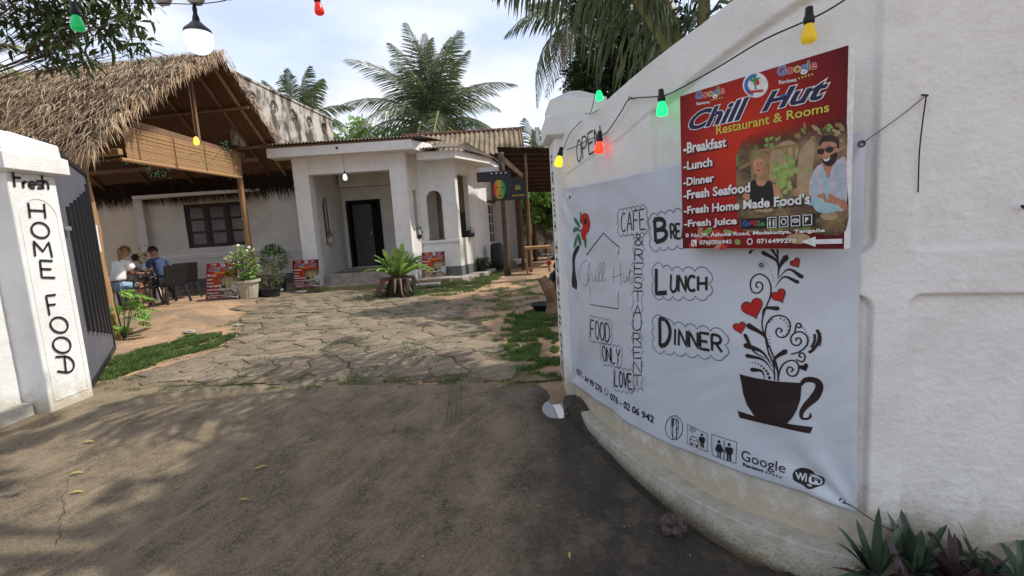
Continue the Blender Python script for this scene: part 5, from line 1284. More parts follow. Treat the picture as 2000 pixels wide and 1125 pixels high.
def pot(t, mt, r0, r1, h, rim=.02, flute=0, n=24):
    obj('pot', MB().lathe([(r0, 0), (r1*.97, h*.86), (r1+rim, h*.87), (r1+rim, h), (r1-.012, h), (r1-.02, h*.9), (0, h*.9)], (0, 0, 0), n, flute), mt, t, smooth=False)
    obj('soil', MB().lathe([(r1-.02, h*.91), (r1*.5, h*.95), (0, h*.96)], (0, 0, 0), 16), 'soil', t)
# big cream pot with variegated plant
p = GT(485, 582); t = thing('potted_plant', 'variegated leafy plant in a fluted cream pot at the foot of the hut post', 'potted plant', p)
pot(t, 'pot_white', .20, .275, .44, .03, .035, 36)
obj('stems', stemsmb(12, .34, .75, .4), 'bark', t)
obj('leaves', bushmb(210, .33, .28, .38, .84, .13, .075), 'variegated', t); obj('leaves', bushmb(80, .28, .25, .28, .70, .18, .11), 'leaflight', t)
mb = MB()
for c in ((-.08, 0, 1.24), (.17, 0, 1.18), (-.3, 0, .9), (.05, .1, 1.1)): mb.lathe([(0, -.02), (.03, -.01), (.045, .02), (.02, .05), (0, .04)], c, 8)
obj('flower', mb, 'white', t)
# dark shrub in black pot, and the feathery one in front
p = GT(530, 572); t = thing('potted_plant', 'dense dark green shrub in a black pot behind the feathery plant', 'potted plant', (p.x, p.y+.35, p.z))
pot(t, 'pot_black', .2, .26, .35); obj('stems', stemsmb(8, .2, .6, .3), 'bark', t); obj('leaves', bushmb(900, .37, .34, .36, .86, .10, .035), 'leafmid', t)
p = GT(527, 582); t = thing('potted_plant', 'grey-green feathery plant in a dark tub right of the cream pot', 'potted plant', (p.x, p.y-.02, p.z))
pot(t, 'pot_black', .24, .3, .26); obj('stems', stemsmb(10, .3, .45, .22), 'bark', t); obj('leaves', bushmb(1100, .42, .34, .27, .52, .09, .018), 'greyleaf', t)
M['fernleaf'] = leafmat('fern blade', (.10, .22, .04), (.28, .38, .10), .5, .4)
# bird's nest fern on its root mound
p = GT(782, 578); t = thing('fern', 'large light green nest fern on a brown root mound in front of the steps', 'fern', p)
mb = MB()
for k in range(44):
    a = 2*PI*k/44*2.6+rnd(-.3, .3); inner = k/44; e = .50+.85*inner+rnd(-.15, .15); L = rnd(.65, 1.08)*(1-.2*inner); d = Vector((math.cos(a), math.sin(a), 0)); side = Vector((-d.y, d.x, 0)); base = len(mb.v); seg = 7
    for i in range(seg+1):
        s_ = i/seg; r_ = L*s_*math.cos(e); z = L*s_*math.sin(e)-.42*L*s_*s_*s_*(1.1-inner); ww = .155*(1+.12*math.sin(s_*40+k))*math.sin(PI*min(.97, .16+.8*s_))**.6*.55
        q = d*(.06+r_)+Vector((0, 0, .42+z)); mb.v += [tuple(q-side*ww+Vector((0, 0, .03))), tuple(q), tuple(q+side*ww+Vector((0, 0, .03)))]
    for i in range(seg): q = base+3*i; mb.f += [(q, q+1, q+4, q+3), (q+1, q+2, q+5, q+4)]
obj('fronds', mb, 'fernleaf', t)
mb = MB()
for k in range(16): a = rnd(0, 6.28); mb.tube([(.1*math.cos(a), .1*math.sin(a), .4), (.38*math.cos(a), .38*math.sin(a), .42), (.52*math.cos(a), .52*math.sin(a), rnd(.08, .2))], [.03, .035, .01], 5)
obj('dead_fronds', mb, 'deadfrond', t)
mb = MB()
for k in range(150): a = rnd(0, 6.28); r_ = rnd(.05, .26); mb.tube([(r_*.8*math.cos(a), r_*.8*math.sin(a), .46), (r_*math.cos(a+.3), r_*math.sin(a+.3), rnd(.1, .3)), (r_*1.5*math.cos(a), r_*1.5*math.sin(a), 0)], [.016, .02, .012], 4)
mb.lathe([(.26, -.02), (.2, .12), (.13, .3), (.17, .46), (0, .5)], (0, 0, 0), 14); obj('root_mound', mb, 'soil', t)
obj('undergrowth', bushmb(420, .55, .34, .16, .10, .10, .05), 'leafdark', t)
# variegated plant in black pot beside the third board
p = GT(827, 549); t = thing('potted_plant', 'yellow-green variegated plant in a black pot in front of the third menu board', 'potted plant', p)
pot(t, 'pot_black', .11, .155, .27); obj('stems', stemsmb(7, .17, .5, .22), 'bark', t); obj('leaves', bushmb(150, .20, .18, .30, .58, .12, .07), 'variegated', t)
p = GT(941, 536); t = thing('potted_plant', 'grassy spider plant in a black pot at the corner of the bay', 'potted plant', (p.x, p.y, .10))
pot(t, 'pot_black', .13, .19, .33); simple_plant(t, 'greyleaf', 90, .5, .04, .3, 1, 1.0, .9)
p = GT(962, 530); t = thing('plant_pot', 'low empty black pot behind the spider plant', 'pot', (p.x, p.y+.2, .1)); pot(t, 'pot_black', .15, .2, .22)
for loc, lab in (((-2.50, 13.82, 1.31), 'small green pot plant standing in the narrow opening beside the porch column'),):
    t = thing('potted_plant', lab, 'potted plant', loc); pot(t, 'pot_black', .05, .06, .1, .006, 0, 14); obj('leaves', bushmb(60, .08, .08, .12, .2, .07, .03), 'leafmid', t)
t = thing('glass_jar', 'grey patterned jar standing in the arched opening of the left porch wall', 'jar', (-5.22, 14.35, 1.285)); obj('jar_body', MB().lathe([(.09, 0), (.12, .08), (.1, .2), (.06, .24), (.07, .27)], (0, 0, 0), 14), 'pot_white', t); obj('leaves', bushmb(50, .12, .12, .08, .3, .09, .03), 'greyleaf', t)
t = thing('kettle', 'black kettle on the ledge of the angled bay opening', 'kettle', (-1.13, 14.62, 1.245)); obj('kettle_body', MB().lathe([(.10, 0), (.13, .06), (.11, .16), (.04, .21), (0, .22)], (0, 0, 0), 14), 'blackmetal', t, smooth=True); obj('handle', MB().tube([(-.1, 0, .16), (-.07, 0, .27), (.07, 0, .27), (.1, 0, .16)], .01, 6), 'blackmetal', t)
tag(obj('cupboard', MB().box(-1.62, -1.05, 14.95, 15.4, .4, 2.0), 'blackmetal', bevel=.01), 'dark cupboard seen inside the angled bay opening', 'cupboard')

# small red boards
def sboard(label, bl, br, z, tilt, h):
    rz = math.atan2(br.y-bl.y, br.x-bl.x); w = math.hypot(br.x-bl.x, br.y-bl.y); return small_sign(label, w, h, (bl.x, bl.y, z), rz, tilt)
b1 = GT(402, 586); b2 = GT(464, 584); sboard('small red menu board standing on the sand left of the cream pot', b1, b2, b1.z+.01, -.22, .86)
o = thing('board_prop', 'dark easel leg propping the menu board left of the cream pot', 'easel', (b2.x-.05, b2.y+.05, b2.z)); obj('leg', MB().bar((0, .0, .6), (.1, .35, 0), .03, .03).bar((-.5, .0, .6), (-.5, .35, 0), .03, .03), 'timber', o)
p1 = atY(572, 551, 13.0); p2 = atY(624, 551, 12.96); p1.z = p2.z = .21; sboard('red menu board leaning on the left porch column, standing on the step', p1, p2, .21, -.14, .74)
p1 = atY(826, 533, 13.6); p2 = atY(871, 532, 13.62); sboard('red menu board leaning under the arched bay opening behind the variegated plant', p1, p2, .175, -.12, .74)

# framed picture sign with the tricolour face (generic stand-in)
t = thing('hanging_sign', 'black hanging sign with a red-yellow-green face and leaf by the right-hand shed', 'sign', tuple(atY(961, 393, 13.0)))
sw_, sh_ = .92, .56
obj('board', MB().box(0, sw_, 0, .05, 0, sh_), 'blackmetal', t, bevel=.004)
tri = {'p_gr': [], 'p_orange': [], 'p_gy': [], 'p_green': [], 'p_gg': []}
for k, (mt, x0, x1) in enumerate((('p_gr', .05, .11), ('p_orange', .11, .17), ('p_gy', .17, .24), ('p_green', .24, .31), ('p_gg', .31, .38))):
    q = []
    for i in range(9): x = x0+(x1-x0)*i/8; q.append((x, .29+.25*math.sqrt(max(0, 1-((x-.215)/.17)**2))))
    for i in range(9): x = x1-(x1-x0)*i/8; q.append((x, .27-.22*math.sqrt(max(0, 1-((x-.215)/.165)**2))))
    tri[mt].append(fillp(q))
SU = Surf(lambda a, b, off: (a, -off, b), None)
for mt, pl_ in tri.items(): put('face_print', pl_, SU, mt, t, .0015)
put('face_shadow', [fillp([(.11, .34), (.16, .36), (.19, .34), (.15, .32)]), fillp([(.25, .34), (.30, .36), (.34, .34), (.29, .32)]), fillp([(.19, .22), (.24, .21), (.26, .23), (.23, .24)]), fillp([(.16, .13), (.22, .155), (.29, .13), (.22, .11)]), fillp([(.30, .05), (.39, .05), (.39, .3), (.36, .2)])], SU, 'p_black', t, .003)
lf = []
for a in (-80, -50, -25, 0, 25, 50, 80):
    L = .15 if abs(a) < 30 else .11; ca, sa = math.sin(math.radians(a)), math.cos(math.radians(a)); bx_, by_ = .70, .26
    lf.append(fillp([(bx_, by_), (bx_+ca*L*.5-sa*.014, by_+sa*L*.5+ca*.014), (bx_+ca*L, by_+sa*L), (bx_+ca*L*.5+sa*.014, by_+sa*L*.5-ca*.014)]))
put('leaf_print', lf[:3], SU, 'p_orange', t, .002); put('leaf_print', lf[3:], SU, 'p_green', t, .002)
put('gold_lettering', [fit(text2d('BOB MARLEY', .03), ((.54, .13), (.87, .13), (.87, .09), (.54, .09)))], SU, 'p_gy', t, .002)
join_same(t, ['face_print', 'leaf_print'])
obj('hanger', MB().bar((.2, .02, sh_), (.2, .02, sh_+.12), .015, .015).bar((.72, .02, sh_), (.72, .02, sh_+.12), .015, .015), 'blackmetal', t)
q = atY(932, 356, 13.9); t = thing('light_box', 'long black box with small lamps under the bay eave, behind the face sign', 'light box', (q.x, q.y, q.z)); obj('box_body', MB().box(0, .95, 0, .12, 0, .27), 'blackmetal', t, bevel=.005)
for k in range(4): obj('lamp', MB().lathe([(.022, 0), (.015, .02), (0, .02)], (.42+.13*k, -.001, .21), 10, mtx=Matrix.Rotation(PI/2, 3, 'X')), 'white', t)
# ------------------------------------------------------------------ THATCHED HUT
hut = thing('thatched_shelter', 'open shelter on timber posts with a shaggy coconut-thatch gable roof left of the house', 'shelter')
R0 = Vector((-6.05, 11.2, 5.62)); rd = Vector((-.994, .105, 0)).normalized(); RL = 7.2
pn = Vector((-rd.y, rd.x, 0)); pn = pn if pn.y < 0 else -pn           # towards the camera
near_run, near_drop, far_run, far_drop = 3.40, 2.42, 2.6, 2.28
def slope(side, t, w):           # t along the ridge 0..1, w down the slope 0..1
    run, drop = (near_run, near_drop) if side == 'n' else (far_run, far_drop); d = pn if side == 'n' else -pn
    sag = (.16 if side == 'n' else -.05)*math.sin(PI*w)+.06*noise.noise(Vector((t*6, w*3, 1 if side == 'n' else 2)))
    return R0+rd*RL*t+d*run*w+Vector((0, 0, -drop*w+sag))
for side in 'nf':
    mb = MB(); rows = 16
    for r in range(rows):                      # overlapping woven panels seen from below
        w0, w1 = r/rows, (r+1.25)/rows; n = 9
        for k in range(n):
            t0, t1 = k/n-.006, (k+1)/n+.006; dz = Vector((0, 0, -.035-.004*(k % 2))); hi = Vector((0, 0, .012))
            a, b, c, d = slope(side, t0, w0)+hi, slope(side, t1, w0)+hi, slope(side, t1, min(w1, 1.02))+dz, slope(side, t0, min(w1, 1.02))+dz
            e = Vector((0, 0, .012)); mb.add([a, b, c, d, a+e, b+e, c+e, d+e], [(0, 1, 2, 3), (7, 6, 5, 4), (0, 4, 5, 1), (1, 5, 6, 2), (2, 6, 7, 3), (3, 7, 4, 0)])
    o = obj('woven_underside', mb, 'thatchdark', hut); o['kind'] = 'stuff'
def straws(n, side, tr, wr, L, mt, name, lift=.05, hang=0, spread=.35, wid=.014, ridge=False):
    mb = MB(); rnn = random.Random(n)
    for _ in range(n):
        t = rnn.uniform(*tr); row = rnn.random(); w = wr[0]+(wr[1]-wr[0])*((math.floor(row*11)+rnn.uniform(.75, 1.0))/11 if not hang else row)
        p = slope(side, t, w); dd = pn if side == 'n' else -pn; run, drop = (near_run, near_drop) if side == 'n' else (far_run, far_drop)
        down = (dd*run+Vector((0, 0, -drop))).normalized(); d = (down+rd*rnn.gauss(0, spread)).normalized()
        up_ = Vector((0, 0, 1)); l = L*rnn.uniform(.4, 1.2); s_ = d.cross(up_).normalized()*wid*rnn.uniform(.5, 1.2)/2
        a = p+up_*(lift*rnn.uniform(.2, 1)); b = a+d*l*.5+up_*(.035*rnn.uniform(-.2, 1.2)-hang*l*.3); c = a+d*l+up_*(rnn.uniform(-.10, .04)-hang*l)
        if ridge: c -= up_*.1
        mb.add([a-s_, a+s_, b+s_*.9, b-s_*.9, c], [(0, 1, 2, 3), (3, 2, 4)])
    o = obj(name, mb, mt, hut); o['kind'] = 'stuff'; return o
M['straw'] = leafmat('straw blade', (.21, .14, .08), (.54, .41, .27), .7, .12)
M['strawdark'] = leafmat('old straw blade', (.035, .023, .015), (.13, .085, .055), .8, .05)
straws(17000, 'n', (-.012, 1), (-.03, 1.0), .50, 'straw', 'thatch_straw', .13, 0, .6, .0135)
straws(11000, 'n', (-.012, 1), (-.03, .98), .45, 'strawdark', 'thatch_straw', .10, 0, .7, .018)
straws(3200, 'n', (-.02, 1), (.94, 1.01), .45, 'straw', 'eave_fringe', .05, .6, .4, .016)
straws(3500, 'f', (-.02, 1), (-.02, 1.0), .42, 'strawdark', 'thatch_straw', .09)
straws(5200, 'f', (0, 1), (.95, 1.03), .42, 'fringe', 'eave_fringe', .02, .8, .5, .022)
# loose fringe on the gable rake
mb = MB(); rnn = random.Random(4)
for side, n in (('n', 800), ('f', 420)):
    for _ in range(n):
        w = rnn.uniform(-.02, 1.02); p = slope(side, rnn.uniform(-.028, .01), w)+Vector((0, 0, rnn.uniform(-.02, .09)))
        dd = pn if side == 'n' else -pn; d = (-rd*rnn.uniform(0, .5)+dd*rnn.uniform(-.1, .7)+Vector((0, 0, -rnn.uniform(.5, 1.2)))).normalized(); l = rnn.uniform(.08, .32)*(1 if side == 'n' else .6); s_ = d.cross(rd).normalized()*.008
        mb.add([p-s_, p+s_, p+d*l*.6+s_, p+d*l*.6-s_, p+d*l+Vector((0, 0, -.03))], [(0, 1, 2, 3), (3, 2, 4)])
o = obj('rake_fringe', mb, 'straw', hut); o['kind'] = 'stuff'
mb = MB()
for _ in range(5): 
    p = slope('n', rnn.uniform(0, .6), .05)+Vector((0, 0, .02)); mb.tube([p, p+Vector((rnn.uniform(-.7, -.4), rnn.uniform(.1, .2), rnn.uniform(.25, .35)))], [.012, .006], 4)
obj('ridge_sticks', mb, 'strawdark', hut)
# frame
def pole(name, a, b, r0, r1, mt='pole', wob=.03, n=7, par=hut):
    a, b = Vector(a), Vector(b); pts = [a.lerp(b, k/n)+Vector((rnd(-wob, wob), rnd(-wob, wob), 0))*(1 if 0 < k < n else 0) for k in range(n+1)]
    return obj(name, MB().tube(pts, [r0+(r1-r0)*k/n+rnd(-.004, .004) for k in range(n+1)], 10), mt, par, smooth=True)
pA = Vector((-6.93, 8.3, 0)); pB = Vector((-6.78, 12.75, 0))
pole('post', (pA.x, pA.y, -.1), (pA.x-.05, pA.y, 3.3), .095, .075); pole('post', (pB.x+.02, pB.y, 0), (pB.x+.03, pB.y, 3.75), .085, .07, wob=.02)
pole('post', (-12.2, 9.0, -.1), (-12.2, 9.0, 3.3), .09, .075); pole('post', (-12.0, 13.3, 0), (-12.0, 13.3, 3.6), .09, .075)
obj('tie_beam', MB().bar((-6.72, 9.15, 3.78), (-6.72, 13.0, 3.72), .09, .13), 'timber', hut, bevel=.01)
obj('eave_beam', MB().bar((-6.3, pA.y, 3.12), (-13, pA.y+.75, 3.12), .09, .1), 'pole', hut, bevel=.01)
obj('eave_beam', MB().bar((-6.4, 13.05, 3.62), (-13, 13.7, 3.62), .09, .1), 'timber', hut, bevel=.01)
obj('king_post', MB().bar((-6.72, 11.15, 3.8), (-6.72, 11.15, 5.5), .08, .08, (0, 1, 0)), 'timber', hut)
for t in (.035, .10, .26, .42, .6, .8):
    for s_ in 'nf': pole('rafter', slope(s_, t, .0)+Vector((0, 0, -.10)), slope(s_, t, .98)+Vector((0, 0, -.10)), .042, .035, 'pole' if t < .05 else 'timber', .01)
for w in (.33, .66):
    for s_ in 'nf': pole('purlin', slope(s_, 0, w)+Vector((0, 0, -.15)), slope(s_, 1, w)+Vector((0, 0, -.15)), .035, .03, 'timber', .01)
# rolled bamboo blind on the gable side: slats
bl = obj('blind', MB().tube([(-6.66, 8.75, 3.08), (-6.66, 12.6, 3.14)], .035, 8), 'blind', hut)
rr_ = random.Random(9)
slat = MB().box(-.006, .006, .5, 4.2, -.0105, .0105).mesh('blind_slat', 'blind')
for k in range(23):
    s_ = link('blind_slat', slat, bl, (-6.66+rr_.uniform(-.006, .006), 8.4, 3.68-.0255*k)); s_.rotation_euler = (math.atan2(.06, 4.2)-.01, 0, 0)
for y in (9.2, 10.2, 11.2, 12.3): obj('blind_cord', MB().bar((-6.64, y, 3.7), (-6.64, y, 3.08), .012, .008), 'timber', bl)
hang_bulb('hanging_bulb', 'glowing amber bulb hanging on a yellow rope under the thatch gable', tuple(atY(368, 168, 10.2)), .95, 'bwarm', 1.25, 'blind')
t = thing('fairy_lights', 'string of tiny green fairy lights draped under the thatch roof and round the hut post', 'fairy lights', (0, 0, 0))
path_ = [atY(u, v, 10.6) for u, v in ((225, 312), (262, 318), (280, 318), (300, 338), (318, 344), (332, 328), (345, 312), (385, 300), (402, 320), (426, 300), (440, 278), (440, 318))]
cpts = catmull(path_, 8); obj('cord', MB().tube(cpts, .003, 4), 'leafdark', t)
mb = MB()
for k, p in enumerate(cpts): mb.lathe([(0, -.007), (.007, 0), (0, .007)], p+Vector((rnd(-.05, .05), rnd(-.2, .2), rnd(-.05, .05))), 6)
for k in range(26): mb.lathe([(0, -.006), (.006, 0), (0, .006)], (pB.x+.09*math.cos(k), pB.y-.09+.03*math.sin(k), .9+k*.11), 6)
obj('light_bead', mb, 'fairy', t)

# ------------------------------------------------------------------ PEOPLE, TABLE, CHAIRS
def skin_obj(name, joints, edges, mt, parent, sub=2, root=0):
    me = bpy.data.meshes.new(name); me.from_pydata([j[:3] for j in joints], edges, []); me.materials.append(M[mt])
    o = link(name, me, parent); bpy.context.view_layer.update()
    bm = bmesh.new(); bm.from_mesh(me); lay = bm.verts.layers.skin.verify(); bm.verts.ensure_lookup_table()
    for i, v in enumerate(bm.verts): r = joints[i][3]; v[lay].radius = (r, joints[i][4] if len(joints[i]) > 4 else r); v[lay].use_root = (i == root)
    bm.to_mesh(me); bm.free()
    s_ = o.modifiers.new('skin', 'SKIN'); s_.use_smooth_shade = True; s_.branch_smoothing = .6
    ss_ = o.modifiers.new('sub', 'SUBSURF'); ss_.levels = sub; ss_.render_levels = sub; return o
def person(label, loc, rz, skinmt, hairmt, shirt, bottom, lean=.25, headtilt=.35, scale=1.0, ponytail=False, sleeves='wide', shortlegs=True):
    """seated figure facing +Y in its own frame, seat top at z=.45"""
    t = thing('person', label, 'person', loc, rz); t.scale = (scale,)*3; L = lean
    hipz = .54; chest = (0, math.sin(L)*.34, hipz+.34); sh = (0, math.sin(L)*.5, hipz+.50); nk = (0, sh[1]+.03, sh[2]+.07)
    hd = Vector((0, nk[1]+.045+.06*headtilt, nk[2]+.13))
    J = [(0, 0, hipz, .13, .10), (0, math.sin(L)*.17, hipz+.17, .12, .095), (*chest, .135, .10), (*sh, .085, .075), (*nk, .05, .05), (nk[0], nk[1]+.015, nk[2]+.05, .048, .05)]
    E_ = [(0, 1), (1, 2), (2, 3), (3, 4), (4, 5)]
    for sgn_ in (-1, 1):
        b = len(J); ex = .30*sgn_
        J += [(.16*sgn_, sh[1], sh[2]-.02, .055), (.20*sgn_, sh[1]+.06, sh[2]-.26, .043), (.16*sgn_, sh[1]+.28, sh[2]-.30, .034), (.12*sgn_, sh[1]+.36, sh[2]-.285, .022, .03), (.11*sgn_, sh[1]+.41, sh[2]-.29, .018, .032)]
        E_ += [(3, b), (b, b+1), (b+1, b+2), (b+2, b+3), (b+3, b+4)]
        for f in range(4):      # fingers
            c = len(J); x = .11*sgn_+(f-1.5)*.019; J += [(x, sh[1]+.45, sh[2]-.292, .0085), (x*1.0, sh[1]+.475+.006*(f in (1, 2)), sh[2]-.305, .0075)]; E_ += [(b+4, c), (c, c+1)]
        c = len(J); J += [((.11-.035)*sgn_, sh[1]+.405, sh[2]-.30, .010), ((.11-.05)*sgn_, sh[1]+.43, sh[2]-.305, .008)]; E_ += [(b+3, c), (c, c+1)]
        b = len(J)
        J += [(.09*sgn_, .03, hipz-.02, .095, .085), (.12*sgn_, .42, hipz-.02, .06), (.13*sgn_, .36, .28, .052), (.13*sgn_, .33, .09, .035), (.14*sgn_, .40, .045, .035, .03), (.145*sgn_, .49, .03, .03, .02)]
        E_ += [(0, b), (b, b+1), (b+1, b+2), (b+2, b+3), (b+3, b+4), (b+4, b+5)]
    skin_obj('body', J, E_, skinmt, t, 1)
    # head with brow, nose, mouth, ears
    mb = MB(); rot = Matrix.Rotation(-headtilt, 3, 'X'); n = 20; rings = 14
    for i in range(rings+1):
        ph = PI*i/rings
        for k in range(n):
            a = 2*PI*k/n; x = .074*math.sin(ph)*math.cos(a); y = .092*math.sin(ph)*math.sin(a); z = -.115*math.cos(ph)
            if z < -.03: x *= 1-.30*(-z-.03)/.085; y = y*(1-.12*(-z-.03)/.085)+.010
            if y > .05:
                fx = abs(x)
                y += .022*math.exp(-(fx/.013)**2)*math.exp(-((z+.012)/.022)**2)+.006*math.exp(-(fx/.02)**2)*math.exp(-((z+.058)/.01)**2)-.008*math.exp(-((fx-.03)/.014)**2)*math.exp(-((z-.012)/.012)**2)
            mb.v.append(tuple(hd+rot@Vector((x, y, z))))
    for i in range(rings):
        for k in range(n): mb.f.append((i*n+k, i*n+(k+1) % n, (i+1)*n+(k+1) % n, (i+1)*n+k))
    for s_ in (-1, 1): mb.lathe([(0, -.03), (.016, -.015), (.02, .01), (.0, .03)], hd+rot@Vector((.076*s_, -.005, -.01)), 8, sx=.5)
    obj('head', mb, skinmt, t, smooth=True)
    for s_ in (-1, 1): obj('eye', MB().lathe([(0, -.008), (.011, 0), (0, .008)], hd+rot@Vector((.03*s_, .083, .012)), 8), 'black', t)
    mb = MB()                       # hair: locks over the skull
    for i in range(9):
        ph = PI*(.34+.66*i/8) if False else PI*(1-.62*i/8)
        for k in range(n):
            a = 2*PI*k/n; front = max(0, math.sin(a)); rr2 = 1.10+.10*noise.noise(Vector((a*2.3, i*.9, 3)))
            ph2 = PI-(PI-ph)*(1-.48*front); x = .076*math.sin(ph2)*math.cos(a)*rr2; y = .092*math.sin(ph2)*math.sin(a)*rr2-.004; z = -.118*math.cos(ph2)*1.05
            mb.v.append(tuple(hd+rot@Vector((x, y, z))))
    for i in range(8):
        for k in range(n): mb.f.append((i*n+k, i*n+(k+1) % n, (i+1)*n+(k+1) % n, (i+1)*n+k))
    for k in range(160):
        a = rnd(0, 2*PI); ph2 = rnd(.05, 1.5); c = hd+rot@Vector((.08*math.sin(ph2)*math.cos(a), .096*math.sin(ph2)*math.sin(a)-.004, .12*math.cos(ph2))); d = rot@Vector((math.cos(a)*.5, math.sin(a)*.5-.2, -.5+rnd(0, .8))); leafy(mb, c, .05, .022, d, Vector((math.cos(a), math.sin(a), .5)))
    if ponytail: mb.tube([hd+rot@Vector((0, -.085, .03)), hd+rot@Vector((.01, -.13, -.03)), hd+Vector((.02, -.15, -.14)), hd+Vector((.04, -.15, -.26)), hd+Vector((.05, -.14, -.34))], [.03, .036, .034, .026, .008], 8)
    obj('hair', mb, hairmt, t, smooth=True)
    # shirt and legwear, a little fatter than the body
    k_ = .035 if sleeves == 'wide' else .016
    S2 = [(0, -.01, hipz+.02, .165, .13), (0, math.sin(L)*.17-.012, hipz+.17, .15+k_, .115+k_*.6), (chest[0], chest[1]-.01, chest[2], .155+k_, .12+k_*.4), (sh[0], sh[1], sh[2]-.005, .10, .085), (nk[0], nk[1]-.01, nk[2]-.045, .062)]
    SE = [(0, 1), (1, 2), (2, 3), (3, 4)]
    for sgn_ in (-1, 1):
        b = len(S2); S2 += [(.17*sgn_, sh[1], sh[2]-.015, .068+k_*.4), (.20*sgn_, sh[1]+.05, sh[2]-(.20 if sleeves == 'wide' else .17), .062+k_)]; SE += [(3, b), (b, b+1)]
    skin_obj('shirt', S2, SE, shirt, t, 2)
    B2 = [(0, 0, hipz-.02, .16, .12)]; BE = []
    for sgn_ in (-1, 1):
        b = len(B2); B2 += [(.09*sgn_, .04, hipz-.02, .11, .095), (.12*sgn_, .36, hipz-.02, .082)]; BE += [(0, b), (b, b+1)]
    skin_obj('shorts', B2, BE, bottom, t, 1)
    mb = MB()
    for s_ in (-1, 1): mb.lathe([(0, 0), (1, 0), (1, .022), (0, .022)], (.142*s_, .42, -.005), 14, sx=.045, sy=.12)
    obj('sandals', mb, 'black', t)
    return t
def gh(x, y): return gz(x, y)
def lattice_chair(label, loc, rz):
    t = thing('garden_chair', label, 'chair', loc, rz, 'chairs around the garden table'); m_ = 'brownplastic'
    obj('seat', MB().prism([(-.23, -.22), (.23, -.22), (.25, .24), (-.25, .24)], .42, .45), m_, t, bevel=.012)
    for sx_, sy_ in ((-1, -1), (1, -1), (-1, 1), (1, 1)): obj('leg', MB().tube([(.22*sx_, .2*sy_, .43), (.27*sx_, (.26 if sy_ > 0 else .30)*sy_, 0)], [.028, .02], 8), m_, t)
    rim = [(-.25, -.22, .43), (-.27, -.27, .62), (-.22, -.31, .80), (-.1, -.335, .88), (.1, -.335, .88), (.22, -.31, .80), (.27, -.27, .62), (.25, -.22, .43)]
    fr_ = obj('backrest', MB().tube(catmull(rim, 6), .02, 8), m_, t, smooth=True)
    def bk(x, z): return Vector((x, -.22-.13*(z-.43)/.45+.12*(x*x), z))
    def lim(z): return .255 if z < .62 else .255*math.sqrt(max(0, 1-((z-.62)/.27)**2))
    mb = MB()
    for k in range(-12, 13):
        for dr_ in (-1, 1):
            pts = [bk(x, z) for z in np.linspace(.5, .87, 14) for x in [k*.05+dr_*(z-.5)*.75] if abs(x) < lim(z)]
            if len(pts) > 1: mb.tube(pts, .0065, 4)
    obj('lattice', mb, m_, t)
    for s_ in (-1, 1): obj('armrest', MB().tube([(.26*s_, -.27, .64), (.31*s_, -.05, .66), (.30*s_, .18, .64), (.26*s_, .22, .44)], [.02, .024, .022, .02], 8), m_, t, smooth=True)
    return t
def rattan_chair(label, loc, rz):
    t = thing('rattan_chair', label, 'chair', loc, rz, 'chairs around the garden table'); m_ = 'rattan'
    obj('seat', MB().box(-.24, .24, -.22, .24, .40, .45), m_, t, bevel=.015)
    for sx_, sy_ in ((-1, -1), (1, -1), (-1, 1), (1, 1)): obj('leg', MB().bar((.21*sx_, .2*sy_, .41), (.26*sx_, .28*sy_, 0), .04, .04, (0, 1, 0)), m_, t)
    obj('backrest', MB().add([(-.24, -.24, .42), (.24, -.24, .42), (.26, -.34, .88), (-.26, -.34, .88), (-.24, -.205, .42), (.24, -.205, .42), (.26, -.305, .88), (-.26, -.305, .88)], [(0, 1, 2, 3), (7, 6, 5, 4), (0, 4, 5, 1), (1, 5, 6, 2), (2, 6, 7, 3), (3, 7, 4, 0)]), m_, t, bevel=.008)
    for s_ in (-1, 1): obj('armrest', MB().tube([(.25*s_, -.28, .65), (.29*s_, 0, .65), (.27*s_, .2, .63), (.23*s_, .22, .44)], .022, 8), m_, t)
    return t
def on(u, v, z=.1): 
    p = G(u, v, z); return p
# table between the people
HZ = .23
tp = G(290, 588, HZ); TX, TY = tp.x, tp.y
PW1, PW2, PW3, PW4, PW5 = G(237, 607, HZ), G(283, 599, HZ), G(330, 592, HZ), G(299, 577, HZ), G(366, 581, HZ)
tb = thing('table', 'small table with dark top and white legs between the seated people', 'table', (TX, TY, HZ), .1)
obj('tabletop', MB().box(-.55, .55, -.42, .42, .70, .74), 'tabletop', tb, bevel=.01)
for a in (-1, 1):
    for b in (-1, 1): obj('leg', MB().box(.47*a-.035, .47*a+.035, .34*b-.035, .34*b+.035, 0, .70), 'lath' if False else 'white', tb)
v_ = thing('flower_vase', 'white vase holding a yellow flower and leaves on the table', 'vase', (TX-.02, TY+.12, HZ+.74)); obj('vase_body', MB().lathe([(.05, 0), (.055, .12), (.035, .16), (.045, .19)], (0, 0, 0), 14), 'white', v_, smooth=True)
obj('stems', stemsmb(5, .06, .35, .15, .004), 'leafmid', v_); obj('flower', bushmb(50, .09, .09, .08, .34, .06, .045), mat('yellow petals', (.75, .45, .02), .6), v_); obj('leaves', bushmb(60, .14, .12, .14, .5, .09, .02), 'leafmid', v_)
c = thing('cup', 'dark cup standing on the table in front of the vase', 'cup', (TX-.2, TY-.1, HZ+.74)); obj('cup_body', MB().lathe([(.03, 0), (.04, .09), (.036, .09), (.03, .01)], (0, 0, 0), 12), 'blackmetal', c)
person('woman with a blond plait in a white t-shirt, seated at the left of the table', (PW1.x, PW1.y, HZ), -.25, 'skin', 'hairblond', 'tee', 'denim', .35, .5, 1.0, True, 'wide')
for o in bpy.data.objects:
    pass
lattice_chair('dark brown chair with a lattice back, beneath the woman in the white t-shirt', (PW1.x-.02, PW1.y-.05, HZ), -.25)
lattice_chair('empty dark brown lattice-backed chair nearest the driveway, its round back turned to us', (PW2.x, PW2.y, HZ), .3)
